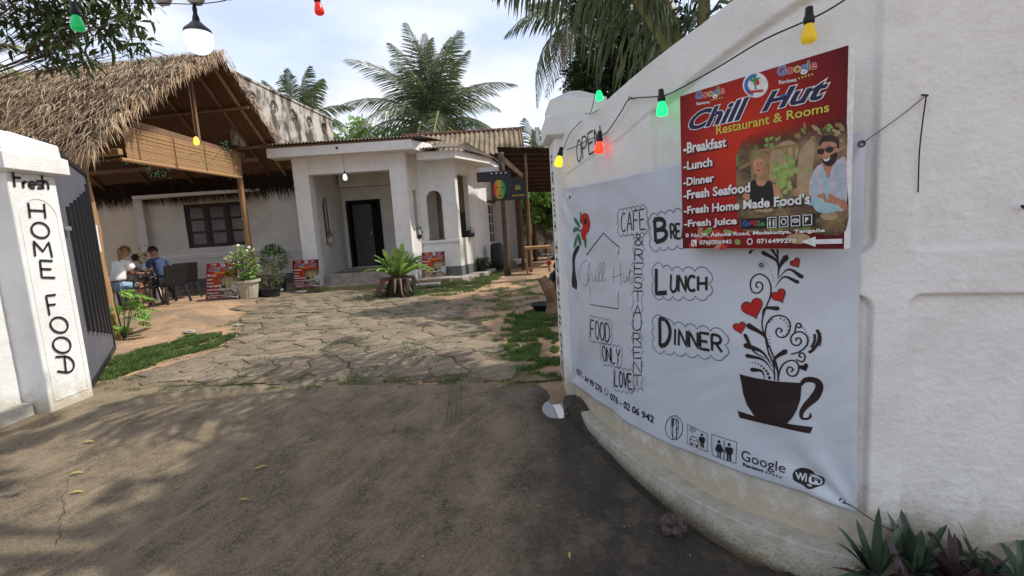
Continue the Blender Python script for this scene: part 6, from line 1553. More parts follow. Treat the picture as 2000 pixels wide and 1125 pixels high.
person('dark-haired person in a navy t-shirt with sleeve stripe and black shorts leaning over the table', (PW3.x, PW3.y, HZ), 1.15, 'skin2', 'hairbrown', 'navy', 'shorts', .38, .7, .97, False, 'short')
rattan_chair('black rattan chair carrying the person in the navy t-shirt', (PW3.x+.10, PW3.y-.03, HZ), 1.15)
person('child with brown hair in a grey t-shirt behind the table, bent over it', (PW4.x, PW4.y, HZ), 2.9, 'skin2', 'hairbrown', 'greytee', 'shorts', .5, .9, .85, False, 'short')
rattan_chair('black chair under the child behind the table', (PW4.x, PW4.y+.08, HZ), 2.9)
rattan_chair('empty black rattan chair right of the navy t-shirt, its flat back turned to us', (PW5.x, PW5.y, HZ), .75)

# ------------------------------------------------------------------ RIGHT-HAND SHED, SCOOTER, STUMP
shed = thing('shed', 'open thatched lean-to on rough posts at the right end of the house', 'shed')
HA, HB = Vector((-.18, 14.6, 3.78)), Vector((3.2, 15.4, 3.62)); LA, LB = Vector((.15, 18.2, 2.75)), Vector((3.6, 18.6, 2.72))
mb = MB(); n = 15
for r in range(n):
    a0, b0, a1, b1 = HA.lerp(LA, r/n), HB.lerp(LB, r/n), HA.lerp(LA, (r+1.3)/n), HB.lerp(LB, (r+1.3)/n); e = Vector((0, 0, .02)); dn = Vector((0, 0, -.05))
    mb.add([a0, b0, b1+dn, a1+dn, a0+e, b0+e, b1+dn+e, a1+dn+e], [(0, 1, 2, 3), (7, 6, 5, 4), (0, 4, 5, 1), (1, 5, 6, 2), (2, 6, 7, 3), (3, 7, 4, 0)])
obj('woven_roof', mb, 'fringe', shed)['kind'] = 'stuff'
for r in range(10): a = HA.lerp(LA, (r+.5)/10); b = HB.lerp(LB, (r+.5)/10); obj('batten', MB().bar(a+Vector((0, 0, -.09)), b+Vector((0, 0, -.09)), .03, .022), 'bark', shed)
mb = MB()
for _ in range(5200):
    t, w = random.random(), rnd(-.03, .3) if random.random() < .8 else rnd(0, 1); p = HA.lerp(HB, t).lerp(LA.lerp(LB, t), w)+Vector((0, 0, .04)); d = Vector((rnd(-.6, .6), rnd(-1, .6), rnd(-.35, .25))).normalized()
    s_ = d.cross(Vector((0, 0, 1))).normalized()*.007; l = rnd(.1, .32); mb.add([p-s_, p+s_, p+d*l], [(0, 1, 2)])
obj('thatch_straw', mb, 'strawdark', shed)['kind'] = 'stuff'
for x, y, h, r_ in ((-.10, 14.35, 3.6, .10), (.42, 15.9, 3.2, .07), (.66, 16.6, 3.0, .075), (.62, 14.9, 3.6, .05), (2.8, 15.4, 3.5, .08)): pole('post', (x, y, 0), (x+.03, y, h), r_, r_*.85, 'bark' if r_ > .06 else 'timber', .015, 7, shed)
obj('plank', MB().add([(-.05, 14.4, 3.55), (.55, 14.4, 2.95), (.5, 14.4, 2.86), (-.1, 14.4, 3.4), (-.05, 14.43, 3.55), (.55, 14.43, 2.95), (.5, 14.43, 2.86), (-.1, 14.43, 3.4)], [(0, 1, 2, 3), (7, 6, 5, 4), (0, 4, 5, 1), (1, 5, 6, 2), (2, 6, 7, 3), (3, 7, 4, 0)]), 'lath', shed)
obj('gutter_sheet', MB().box(-.75, -.1, 14.5, 14.53, 3.1, 3.22), 'silver', shed)
t = thing('wooden_table', 'plain light wooden table under the right-hand shed', 'table', (.42, 14.0, .1), -.05)
obj('tabletop', MB().box(0, .75, 0, .6, .68, .76), 'pole', t, bevel=.008)
for a in (.03, .67):
    for b in (.03, .52): obj('leg', MB().box(a, a+.05, b, b+.05, 0, .68), 'pole', t)
obj('stretcher', MB().box(.08, .67, .04, .07, .12, .18), 'pole', t)
t = thing('water_tank', 'black drum standing against the house wall behind the first shed post', 'drum', (-.42, 15.9, .1)); obj('drum_body', MB().lathe([(.2, 0), (.22, .3), (.2, .8), (.16, .86), (0, .87)], (0, 0, 0), 18), 'pot_black', t, smooth=True)
t = thing('white_basin', 'white basin on the ground beyond the shed posts', 'basin', (.35, 16.6, .2)); obj('basin_body', MB().lathe([(.16, 0), (.26, .14), (.25, .15), (.15, .02), (0, .02)], (0, 0, 0), 18), 'white', t)
# compound wall behind
tag(obj('compound_wall', MB().box(.2, 7, 21.2, 21.4, 0, 1.85), 'oldwall', bevel=.02), 'old mossy compound wall behind the shed and its trees', 'wall')
# scooter mostly behind the gate pillar
sc = thing('motor_scooter', 'black scooter parked behind the right gate pillar, only its tail and lamp showing', 'scooter', (1.15, 9.9, .06), 0)
def ty(c, r, R): return MB().tube([(c[0]+R*math.cos(2*PI*k/20), c[1], c[2]+R*math.sin(2*PI*k/20)) for k in range(20)], r, 8, closed=True)
for x in (0, 1.25):
    w_ = obj('wheel', ty((x, 0, .26), .05, .21), 'black', sc, smooth=True); obj('rim', MB().lathe([(.16, -.02), (.16, .02)], (x, 0, .26), 16, mtx=Matrix.Rotation(PI/2, 3, 'X')), 'silver', w_)
skb = [( -.15, 0, .62, .10, .08), (.1, 0, .60, .15, .13), (.5, 0, .5, .14, .12), (.75, 0, .32, .16, .06), (.98, 0, .40, .12, .08), (1.08, 0, .8, .16, .12), (1.06, 0, 1.0, .09, .08)]
skin_obj('body_shell', skb, [(i, i+1) for i in range(6)], 'blackmetal', sc, 2)
obj('seat', MB().lathe([(0, 0), (.14, .01), (.15, .06), (.1, .1), (0, .11)], (.15, 0, .72), 16, sx=2.4), 'pot_black', sc, smooth=True)
obj('tail_light', MB().lathe([(0, -.04), (.05, -.02), (.05, .03), (0, .05)], (-.27, 0, .68), 12), 'red', sc); obj('tail_rack', MB().tube([(-.02, -.12, .82), (-.32, -.1, .86), (-.34, .1, .86), (-.02, .12, .82)], .013, 6), 'silver', sc)
obj('handlebar', MB().tube([(1.0, -.34, 1.05), (1.05, -.15, 1.06), (1.05, .15, 1.06), (1.0, .34, 1.05)], .016, 6), 'blackmetal', sc); obj('headlight', MB().lathe([(0, 0), (.07, 0), (.06, .05), (0, .06)], (1.17, 0, .98), 14, mtx=Matrix.Rotation(PI/2, 3, 'Y')), 'silver', sc)
for s_ in (-1, 1): obj('mirror', MB().tube([(1.0, .2*s_, 1.06), (.98, .28*s_, 1.22)], .007, 5).lathe([(0, -.05), (.05, -.01), (.045, .03), (0, .045)], (.98, .3*s_, 1.26), 10, sy=.5), 'blackmetal', sc)
obj('exhaust', MB().tube([(.5, -.14, .25), (.1, -.17, .28), (-.2, -.17, .33)], [.025, .045, .04], 8), 'silver', sc); obj('mudguard', MB().tube([(-.27, 0, .3), (-.22, 0, .45), (-.08, 0, .53)], .04, 6), 'blackmetal', sc)
sc.location = (.98, 9.55, .05); sc.rotation_euler = (0, 0, .5)
t = thing('tree_stump', 'split brown log stump leaning beside the right gate pillar', 'stump', (.63, 8.05, 0)); obj('stump_wood', MB().tube([(.05, 0, -.05), (.08, .02, .2), (0, 0, .42), (-.12, .05, .6)], [.17, .13, .12, .08], 9), 'timber', t); obj('branch_stub', MB().tube([(.05, 0, .3), (.2, -.05, .62)], [.08, .05], 7), 'bark', t)
p = GT(1062, 606); t = thing('black_basin', 'black plastic basin on the ground beside the stump', 'basin', (p.x+.02, p.y, 0)); obj('basin_body', MB().lathe([(.17, 0), (.24, .12), (.26, .125), (.225, .11), (.155, .02), (0, .02)], (0, 0, 0), 20), 'pot_black', t, smooth=True)

# ------------------------------------------------------------------ PALMS AND TREES
def frond_mb(L, n, ll, droop, curl, wid=.03, twist=0, hang=.5, ragged=.15, given=None):
    """one coconut frond along +X, arching up then down. returns (leaflets, rachis points)"""
    pts = []; 
    for i in range(13): t = i/12; pts.append(Vector((L*t*(1-.18*droop*t), 0, L*(.42*t-droop*.62*t*t))))
    if given:
        c_ = catmull(given, 12); pts = [c_[int(i*(len(c_)-1)/12)] for i in range(13)]
    mb = MB(); 
    for side in (-1, 1):
        for k in range(n):
            t = .14+.86*k/n; f = t*12; i = min(11, int(f)); p = pts[i].lerp(pts[i+1], f-i); ax = (pts[i+1]-pts[i]).normalized()
            l = ll*math.sin(PI*min(1, .18+.80*t))**.7*rnd(1-ragged, 1.05); sw = .45+.5*t
            d = (Vector((0, side, 0))*(1-.35*t)+ax*sw*.8+Vector((0, 0, .15-hang*rnd(.3, 1.1)))).normalized(); d2 = (d+Vector((0, 0, -hang*1.3*rnd(.6, 1.3)))).normalized(); d3 = (d2+Vector((0, 0, -hang*1.2))).normalized()
            s_ = ax*wid/2; a = p; b = p+d*l*.4; c_ = b+d2*l*.35; e = c_+d3*l*.3; base = len(mb.v)
            mb.v += [tuple(a-s_*.6), tuple(a+s_*.6), tuple(b+s_), tuple(b-s_), tuple(c_+s_*.8), tuple(c_-s_*.8), tuple(e)]
            mb.f += [(base, base+1, base+2, base+3), (base+3, base+2, base+4, base+5), (base+5, base+4, base+6)]
    return mb, pts
def palm(name, label, loc, h, L, nf, ll, mt='palm', trunk_r=.16, lean=(0, 0), n=46, droops=(.5, 1.5), hang=.5, wid=.04, group='coconut palms behind the house', els=None, azs=None, dead=0):
    t = thing(name, label, 'palm tree', loc, 0, group)
    tr = [(lean[0]*k/8, lean[1]*k/8, h*k/8) for k in range(9)]; top = Vector(tr[-1])
    if h > .5: obj('trunk', MB().tube([(0, 0, -.2)]+tr[1:], [trunk_r*(1.3-.5*k/8) for k in range(9)], 10), 'trunk', t, smooth=True)
    protos = []
    for q in range(4):
        dr = droops[0]+(droops[1]-droops[0])*q/3; mb, pts = frond_mb(L, n, ll, dr, 0, wid, 0, hang)
        me = mb.mesh('frond', mt); rm = MB().tube(pts, [.045*(1-.85*i/12)*L/4 for i in range(13)], 6).mesh('stalk', 'rachis', True); protos.append((me, rm))
    for k in range(nf):
        lev = (k+.5)/nf; el = (els[k] if els else (1.15-1.5*lev+rnd(-.1, .1))); az = azs[k] if azs else k*2.39996+rnd(-.2, .2)
        q = min(3, int(lev*4)); me, rm = protos[q]
        f = link('frond', me, t, top); f.rotation_euler = (rnd(-.3, .3), -el, az); f.scale = (rnd(.85, 1.1),)*3
        if k >= nf-dead: 
            f.data = me.copy(); f.data.materials[0] = M['deadfrond']; f['label'] = 'dead brown frond'
        r_ = link('stalk', rm, f)
    return t
palm('coconut_palm', 'large full coconut palm rising behind the middle of the house roof', (-3.4, 24.5, 0), 6.1, 5.6, 36, 1.35, lean=(.1, 0), dead=0, hang=.85, n=70, wid=.045, droops=(.7, 2.1), els=[1.5-.046*k+rnd(-.16, .16) for k in range(36)])
palm('coconut_palm', 'smaller coconut palm standing above the stained parapet left of the large palm', (-13.6, 34, 0), 8.9, 4.6, 22, 1.3, n=54, wid=.07, hang=.7)
palm('coconut_palm', 'low coconut palm just showing between the shed roof and the right gate pillar', (2.0, 30, 0), 3.9, 3.8, 9, 1.0, n=44, wid=.06, droops=(.3, .8), els=[1.4, 1.2, 1.1, 1.0, .9, .8, .7, .6, .5])
palm('coconut_palm', 'tall palm with drooping dark fronds left of the ivy-clad tree', (2.0, 12.8, 0), 6.3, 2.3, 13, .75, lean=(.1, 0), n=40, droops=(.9, 2.0), hang=.9, dead=2, els=[.9, .7, .5, .35, .3, .2, .1, .05, 0, -.2, -.3, -.5, -.6])
# big young coconut palm just behind the curved wall
t = thing('coconut_palm', 'big young coconut palm with thick olive stalks arching over the curved wall', 'palm tree', (2.0, 5.0, 0))
obj('trunk', MB().tube([(0, 0, -.2), (.03, 0, 1.2), (0, 0, 2.75)], [.28, .24, .2], 12), 'trunk', t, smooth=True)
for g_, ll, n_, r_ in (([(0, 0, 2.7), (-.42, -.1, 3.45), (-1.1, -.35, 4.2), (-1.8, -.55, 4.4), (-2.6, -.7, 4.0)], .62, 50, .06), ([(-.05, 0, 2.7), (-.6, -.05, 3.55), (-1.1, -.1, 4.4), (-1.5, -.2, 5.0), (-1.9, -.2, 5.3)], 1.45, 74, .075),
                      ([(-.05, .1, 2.7), (-.35, .3, 3.6), (-.9, .6, 4.3), (-1.4, .9, 4.5), (-2.0, 1.2, 4.4)], 1.1, 60, .06), ([(0, 0, 2.7), (0, -.1, 3.6), (.1, -.2, 4.6), (.4, -.3, 5.6), (.9, -.3, 6.1)], 1.1, 60, .075),
                      ([(0, 0, 2.7), (-.2, .3, 3.6), (-.3, .8, 4.7), (-.3, 1.6, 5.5), (-.2, 2.4, 5.6)], 1.2, 60, .07), ([(.1, 0, 2.7), (.5, .1, 3.4), (1.2, .2, 4.2), (2.0, .3, 4.6), (3.0, .3, 4.4)], 1.0, 56, .07),
                      ([(0, -.05, 2.7), (.2, -.3, 3.4), (.5, -.8, 4.2), (.7, -1.5, 4.6), (.9, -2.2, 4.5)], 1.0, 56, .07)):
    mb, pts = frond_mb(1, n_, ll, 0, 0, .036, 0, .8, given=g_); f = obj('frond', mb, 'palm', t)
    obj('stalk', MB().tube(pts, [r_*(1-.88*(i/12)**.8) for i in range(13)], 8), 'rachis', f, smooth=True)
def tree(name, label, loc, h, r, crowns, nleaf, L, w, mt, trunk_r=.18, group=None, cat='tree', limbs=7, thin=1.0):
    t = thing(name, label, cat, loc, 0, group); ls = MB(); tops = [Vector(c[:3]) for c in crowns]
    obj('trunk', MB().tube([(0, 0, -.3), (.05, .03, h*.4), (.0, 0, h*.75)], [trunk_r*1.2, trunk_r*.9, trunk_r*.65], 10), 'bark', t, smooth=True)
    for c in tops: 
        m_ = Vector((c.x*.35, c.y*.35, h*.6+c.z*.1)); ls.tube([(0, 0, h*.5), m_, c], [trunk_r*.5*thin, trunk_r*.3*thin, trunk_r*.08*thin], 6)
        for q in range(3): ls.tube([m_.lerp(c, .5), c+Vector((rnd(-.6, .6), rnd(-.6, .6), rnd(-.2, .5)))*r*.5], [trunk_r*.15*thin+.003, .003], 5)
    obj('limbs', ls, 'bark', t)
    mb = MB(); tot = sum(c[3]**2 for c in crowns)
    for (x, y, z, cr_) in crowns:
        cl = [(Vector((x, y, z))+Vector((rnd(-1, 1), rnd(-1, 1), rnd(-.8, .8)))*cr_*.75, cr_*rnd(.22, .42)) for _ in range(9)]
        for _ in range(int(nleaf*cr_**2/tot)):
            c, rr2 = random.choice(cl); v = Vector((random.gauss(0, 1), random.gauss(0, 1), random.gauss(0, 1))); v = v.normalized()*rr2*rnd(.3, 1.15)
            leafy(mb, c+v, L*rnd(.6, 1.2), w*rnd(.7, 1.2), (v.normalized()+Vector((rnd(-.7, .7), rnd(-.7, .7), rnd(-.9, .2)))), Vector((rnd(-.5, .5), rnd(-.5, .5), 1)))
    o = obj('crown', mb, mt, t); return t
tree('ivy_tree', 'dense dark creeper-clad tree behind the right gate pillar', (2.15, 9.6, 0), 5, 1.5, [(-.1, 0, 2.3, .85), (-.1, -.1, 3.6, .85), (.1, 0, 4.6, .9), (.9, .2, 3.2, 1.2), (-.45, 0, 3.1, .6), (.9, 0, 1.6, 1.1), (0, .1, 5.4, .9), (-.35, 0, 4.3, .6), (1.0, 0, 4.8, 1.1)], 26000, .12, .055, 'leafdark', .35)
mgc = [tuple(atY(u, v, 6.7+.3*(k % 3))-Vector((-8.6, 6.3, 0)))+(r_,) for k, (u, v, r_) in enumerate(((30, 10, .6), (70, 60, .42), (120, 30, .4), (165, 75, .38), (215, 25, .36), (150, 110, .26), (245, 35, .26), (262, 92, .2), (205, 60, .22), (95, -40, .7), (200, -50, .6), (90, 110, .25)))]
mg = tree('mango_tree', 'leafy tree whose dark branches hang into the upper left corner', (-8.6, 6.3, 0), 5.2, .5, mgc+[(-1.4, 0, 5.6, 1.3), (-.6, -.5, 6.2, 1.2)], 4600, .20, .05, 'mango', .2, thin=.11)
t = thing('areca_palm', 'yellow-green feathery palm at the far left edge behind the gate', 'palm tree', (-9.0, 8.0, 0)); obj('trunk', MB().tube([(0, 0, 0), (0, 0, 4.2)], .07, 8), 'trunk', t)
for k in range(11):
    mb, pts = frond_mb(2.0, 34, .5, rnd(.9, 1.6), 0, .03, 0, .6); f = obj('frond', mb, 'palmyellow', t); f.location = (0, 0, 4.2); f.rotation_euler = (0, -rnd(.2, 1.1), k*2.4); obj('stalk', MB().tube(pts, .012, 5), 'rachis', f)
tree('leafy_tree', 'bright light-green tree peeping over the roof between parapet and large palm', (-6.8, 26, 0), 5, 2, [(0, 0, 6.4, 1.5), (1.6, 0, 6.1, 1.2), (2.6, 0, 6.0, 1.0), (-1, 0, 6.0, 1.2)], 5000, .22, .12, 'leaflight')
for k, (x, y, s_, lab) in enumerate(((1.0, 19.4, 1.0, 'sunlit green shrubby tree behind the shed posts'), (2.4, 19.8, 1.1, 'green bushy tree beyond the shed at the gate pillar edge'), (.2, 24, 1.3, 'green tree standing beyond the old compound wall'))):
    tree('garden_tree', lab, (x, y, 0), 3, 1.3*s_, [(0, 0, 2.3*s_, 1.0*s_), (-.5*s_, 0, 1.7*s_, .8*s_), (.6*s_, .1, 2.0*s_, .9*s_), (.1, 0, 3.0*s_, .8*s_)], 5000, .16, .08, 'leaflight' if k != 1 else 'leafmid', .08, 'garden trees behind the shed')
# far tree line closing the garden behind the house (mostly hidden)
tree_line = MB()
for k in range(9000):
    x = rnd(-60, 60); y = 48+rnd(-3, 3); h = 3.2+1.2*noise.noise(Vector((x*.15, 0, 0))); leafy(tree_line, Vector((x, y, rnd(0, 1)**.7*h)), .8, .5, Vector((rnd(-1, 1), rnd(-1, 1), rnd(-1, 1))), Vector((0, -1, .3)))
tag(obj('distant_trees', tree_line, 'leafdark'), 'low dark tree line far behind the house', 'trees', kind='stuff')
# the roadside trees whose shade covers the drive (they stand behind the curved wall, above the frame)
random.seed(21)
tree('shade_tree', 'tall broad-leaved shade tree behind the curved wall, above the picture', (5.2, 2.4, 0), 7, 3, [(-1.2, .2, 7.6, 1.8), (.6, -1, 8.2, 2.0), (-.2, 1.0, 7.2, 1.6), (1.4, 1.2, 7.8, 1.7), (-2.4, -1.2, 7.4, 1.5), (-1.5, -2.6, 7.6, 1.6), (-4.0, -.6, 7.9, 1.6), (-4.6, 1.0, 7.7, 1.3), (-5.6, -.3, 8.3, 1.5), (-3.6, -2.4, 8, 1.5), (-6.3, -1.0, 8.0, 1.5), (-5.6, -2.4, 7.9, 1.4), (-6.6, .8, 8.2, 1.3)], 15500, .31, .17, 'leafdark', .25)
tree('shade_tree', 'second shade tree behind the curved wall, farther along the drive', (6.6, 7.6, 0), 7, 3, [(-1.0, 0, 7.2, 1.5), (.6, 1, 7.8, 1.7), (0, -1.4, 6.8, 1.4), (1.8, .2, 7, 1.6), (.4, 3.2, 7.4, 1.5)], 2600, .30, .16, 'leafmid', .22)
palm('coconut_palm', 'tall coconut palm behind the curved wall shading the paving', (9.0, 10.5, 0), 8.5, 4.2, 16, 1.0, n=36, group=None)
# ------------------------------------------------------------------ LIGHT BULBS on the wall and overhead
def colour_bulb(name, label, pos, mt, dirn=(0, 0, -1), s=1.0, group='coloured bulbs of the string light', par=None):
    t = thing(name, label, 'light bulb', pos, 0, group)
    q = Vector(dirn).to_track_quat('Z', 'Y').to_matrix(); s_ = s
    obj('socket', MB().lathe([(.010*s_, -.045*s_), (.014*s_, -.04*s_), (.016*s_, -.01*s_), (.0205*s_, -.004*s_), (.0205*s_, .012*s_), (.018*s_, .02*s_)], (0, 0, 0), 14, mtx=q), 'sock', t, smooth=True)
    obj('bulb', MB().lathe([(.012*s_, .015*s_), (.018*s_, .028*s_), (.026*s_, .05*s_), (.030*s_, .072*s_), (.0295*s_, .084*s_), (.022*s_, .093*s_), (.0, .096*s_)], (0, 0, 0), 18, mtx=q), mt, t, smooth=True)
    return t
def wpos(u, v, o): a, b = W(u, v); return Vector(wpt(a, b, o))
BP = [('yellow bulb at the lower end of the cable, left of the word OPEN', 1114, 299, 'byel', (-.25, -.1, -1), .085, 1.12), ('red glowing bulb right of the word OPEN', 1187, 270, 'bred', (-.1, 0, -1), .06, 1.05),
      ('green glowing bulb just left of the red signboard', 1309, 192, 'bgreen', (.03, 0, -1), .06, 1.0), ('yellow bulb hanging above the top right corner of the red signboard', 1585, 48, 'byel_off', (0, 0, -1), .085, 1.0)]
for lab, u, v, mt, dr_, off, s_ in BP:
    p = wpos(u, v, off); colour_bulb('string_bulb', lab, tuple(p), mt, dr_, s_*1.0)
p5 = atY(1169, 172, 3.95); colour_bulb('string_bulb', 'green bulb hanging above the wall beside the pillar cap', tuple(p5), 'bgreen', (.05, 0, -1), 1.0)
cab = [(wpos(1111, 292, .06)), wpos(1118, 268, .04), wpos(1135, 250, .03)]
mb = MB()
def wcurve(px, r=.0035, o=.035): 
    pts = catmull([wpos(u, v, o if not isinstance(o, list) else o[i]) for i, (u, v) in enumerate(px)], 5); mb.tube(pts, r, 6)
wcurve([(1660, -2), (1600, 35), (1500, 80), (1420, 128), (1360, 162), (1312, 186), (1280, 190), (1240, 194), (1225, 215), (1205, 245), (1190, 262), (1160, 272), (1135, 285), (1114, 292)])
pts = [wpos(1114, 292, .06), wpos(1122, 262, .04), wpos(1140, 240, .035), Vector(atY(1152, 222, 3.95)), Vector(atY(1160, 195, 3.96)), p5+Vector((0, 0, .05))]; mb.tube(catmull(pts, 5), .003, 6)
wcurve([(1152, 222), (1165, 222), (1178, 214)], .0025)
tag(obj('light_cable', mb, 'sock'), 'black cable of the string lights sagging along the top of the curved wall', 'cable')
wire('light_hook', [wpos(1240, 196, -.01), wpos(1241, 190, .04), wpos(1240, 197, .045)], .003, 'small hook holding the light cable on the wall band', 'hook')
# overhead: bamboo arch over the gate with lamps
q0, q1 = atY(262, -3, 3.3), atY(448, -4, 3.35)
arch_ = thing('overhead_pole', 'weathered pole with wire above the gate, showing at the top edge', 'pole')
L0, L1 = atY(180, -12, 3.3), atY(450, -8, 3.3)
obj('pole_rod', MB().tube([L0, (L0+L1)/2+Vector((0, 0, .01)), L1], .026, 8), 'trunk', arch_, smooth=True)
obj('wire', MB().tube(catmull([atY(230, 6, 3.28), atY(330, 7, 3.28), atY(380, 8, 3.28), atY(430, 3, 3.28), atY(450, -3, 3.28)], 5), .003, 5), 'sock', arch_)
for u in (318, 382): obj('rope_wrap', MB().lathe([(.02, -.05), (.045, -.02), (.045, .02), (.02, .05)], atY(u, -4, 3.3), 10, mtx=Matrix.Rotation(PI/2, 3, 'Y')), 'silver', arch_)
t = thing('white_lamp', 'large white outdoor lamp bulb with dark socket hanging overhead at the left', 'light bulb', tuple(atY(379, 10, 3.3)))
obj('socket', MB().lathe([(.008, 0), (.014, -.02), (.012, -.05), (.020, -.075), (.022, -.10), (.020, -.105)], (0, 0, 0), 14), 'sock', t, smooth=True)
obj('lamp_neck', MB().lathe([(.022, -.095), (.05, -.125), (.078, -.15), (.082, -.165), (.082, -.172)], (0, 0, 0), 20), mat('grey lamp collar', (.06, .06, .065), .5), t, smooth=True)
obj('lamp_globe', MB().lathe([(.082, -.172), (.084, -.20), (.080, -.24), (.062, -.275), (.035, -.292), (0, -.297)], (0, 0, 0), 22), 'bwhite', t, smooth=True)
colour_bulb('string_bulb', 'red bulb hanging into the top edge against the sky', tuple(atY(619, -2, 3.3)), 'bred_off', (.1, 0, -1), 1.0)
colour_bulb('string_bulb', 'green bulb among the branches in the upper left corner', tuple(atY(146, 22, 3.3)), 'bgreen_off', (.03, 0, -1), 1.25)

# ------------------------------------------------------------------ GRASS, LITTER, STONES
def grass(label, poly_px, n, h, mt='grass', dz=0, sc=2.2, thr=-.25):
    poly = [G(u, v, 0) for u, v in poly_px]; poly = [(p.x, p.y) for p in poly]; x0, x1 = min(p[0] for p in poly), max(p[0] for p in poly); y0, y1 = min(p[1] for p in poly), max(p[1] for p in poly)
    mb = MB(); c = 0; tries = 0
    while c < n and tries < n*40:
        tries += 1; x, y = rnd(x0-.1, x1+.1), rnd(y0-.1, y1+.1); jx, jy = x+.12*noise.noise(Vector((x*5, y*5, 0))), y+.12*noise.noise(Vector((x*5, y*5, 9)))
        if not inside(jx, jy, poly) or noise.noise(Vector((x*sc, y*sc, 4)))+.35*noise.noise(Vector((x*9, y*9, 1))) < thr+rnd(-.1, .1): continue
        z = terrain(x, y)-.002+dz; a = rnd(0, 2*PI); l = h*rnd(.4, 1.2)*(1+.5*noise.noise(Vector((x*4, y*4, 2)))); w = .005*rnd(.7, 1.6)*(h/.05)**.5; dx, dy = math.cos(a), math.sin(a); t_ = rnd(.2, .95)*l
        mb.add([(x-dy*w, y+dx*w, z), (x+dy*w, y-dx*w, z), (x+dx*t_*.5-dy*w*.7, y+dy*t_*.5+dx*w*.7, z+l*.62), (x+dx*t_, y+dy*t_, z+l*.9)], [(0, 1, 2), (0, 2, 3)]); c += 1
    return tag(obj('grass', mb, mt), label, 'grass', kind='stuff')
grass('thick grass strip beside the gate leaf', [(188, 742), (205, 712), (262, 690), (340, 668), (405, 654), (462, 655), (435, 672), (395, 684), (330, 700), (270, 722), (215, 742)], 26000, .07, thr=-.25)
grass('small lawn in front of the bay', [(748, 572), (790, 556), (880, 548), (975, 533), (1000, 540), (960, 556), (930, 572), (880, 581), (800, 584)], 22000, .055, thr=-.2)
grass('grass growing along the right side of the drive', [(1000, 610), (1090, 600), (1094, 748), (1040, 735), (985, 700), (975, 660), (985, 630)], 16000, .06, sc=4.2, thr=-.06)
grass('sparse grass tufts between paving and sand', [(880, 600), (960, 560), (1080, 545), (1060, 610), (960, 640), (900, 640)], 7000, .045, thr=.08)
grass('weeds growing in the joints of the paving', REG, 15000, .036, sc=2.6, thr=.10, dz=.018)
grass('thin weeds on the earth by the gate', [(180, 758), (320, 722), (520, 640), (500, 615), (420, 640), (230, 690)], 2500, .04, thr=.15)
grass('weeds along the slab edge', [(200, 760), (500, 748), (1060, 742), (1060, 756), (500, 764), (210, 772)], 1500, .035, sc=5, thr=.12, dz=.012)
# loose stones and rubble on the sand
def rock(name, label, p, r, mt='rock', sq=.7, seed=1, cat='rock'):
    bm = bmesh.new(); bmesh.ops.create_icosphere(bm, subdivisions=3, radius=r)
    for v in bm.verts:
        q = 1+.55*noise.noise(v.co*(1.6/r)+Vector((seed*7, 0, 0)))+.25*noise.noise(v.co*(5/r)); v.co = Vector((v.co.x*q*1.15, v.co.y*q, v.co.z*q*sq))
    me = bpy.data.meshes.new(name); bm.to_mesh(me); bm.free(); me.materials.append(M[mt]); return tag(link(name, me, None, p), label, cat)
p = G(1316, 1032, -.14); rock('laterite_rock', 'rough reddish-brown rock lying against the mossy plinth', (p.x, p.y, -.125), .062, seed=2, sq=.85)
for k, (u, v, r_, lab, mt) in enumerate(((430, 580, 0, '', ''),)): pass
for k, (u, v, r_, lab) in enumerate(((370, 650, .09, 'pale flat stone on the earth left of the paving'), (372, 634, .11, 'grey flat stone half buried near the sand edge'), (464, 636, .06, 'small white stone beside the paving edge'), (240, 655, .07, 'pale stone beside the end of the gate'), (1050, 985, .012, 'tiny pinkish pebble on the concrete near the damp strip'), (215, 988, .010, 'small dark pebble on the concrete at the left'), (700, 736, .02, 'pebble on the slab edge'))):
    p = GT(u, v); rock('stone', lab, (p.x, p.y, p.z+r_*.2), r_, 'concrete' if r_ > .02 else 'rock', .35, k+3, 'stone')
# fallen leaves
LV = [(162, 869, .10, .1, 'yellow leaf on the concrete nearest the lettered pillar'), (134, 932, .10, .25, 'yellow leaf at the top of the crack'), (136, 969, .09, .2, 'yellow leaf lying across the crack'), (340, 960, .05, .8, 'small yellow leaf on the open concrete at left'),
      (611, 889, .045, 1.3, 'pale leaf, left of the two in the middle of the concrete'), (637, 894, .045, 2.0, 'pale leaf, right of the two in the middle of the concrete'), (495, 923, .10, .6, 'bent yellow-green leaf left of the middle'), (466, 983, .07, .1, 'thin yellow leaf below the bent one'), (1113, 1098, .055, 1.5, 'yellow leaf stem near the bottom right of the concrete'), (255, 824, .05, .4, 'small ochre leaf just right of the pillar foot'),
      (546, 931, .05, 1.2, 'curled brown leaf beside the bent yellow one'), (963, 874, .03, .5, 'tiny white petal on the concrete left of the damp strip'), (531, 815, .03, .3, 'tiny yellow leaf below the paving edge'), (940, 935, .04, 1, 'pale scrap on the concrete in front of the tyre print')]
for u, v, L, a, lab in LV:
    p = GT(u, v); mb = MB(); leafy(mb, Vector((0, 0, .002)), L, L*.28, Vector((1, 0, .03)), Vector((0, 0, 1)))
    o = obj('fallen_leaf', mb, 'fallen', loc=(p.x, p.y, p.z+.018), rz=a); tag(o, lab, 'leaf', 'leaves fallen on the concrete')
mb = MB(); rl = random.Random(8)
for _ in range(240):
    x, y = rl.uniform(-4.2, .8), rl.uniform(1.3, 4.6); r_ = rl.uniform(.002, .006); mb.lathe([(r_, 0), (r_*.7, r_*.8), (0, r_)], (x, y, gz(x, y)+.012), 5)
for _ in range(700):
    x, y = rl.uniform(-8.5, .7), rl.uniform(4.6, 12.8); r_ = rl.uniform(.006, .02); mb.lathe([(r_, 0), (r_*.7, r_*.6), (0, r_*.7)], (x, y, terrain(x, y)-.004), 5)
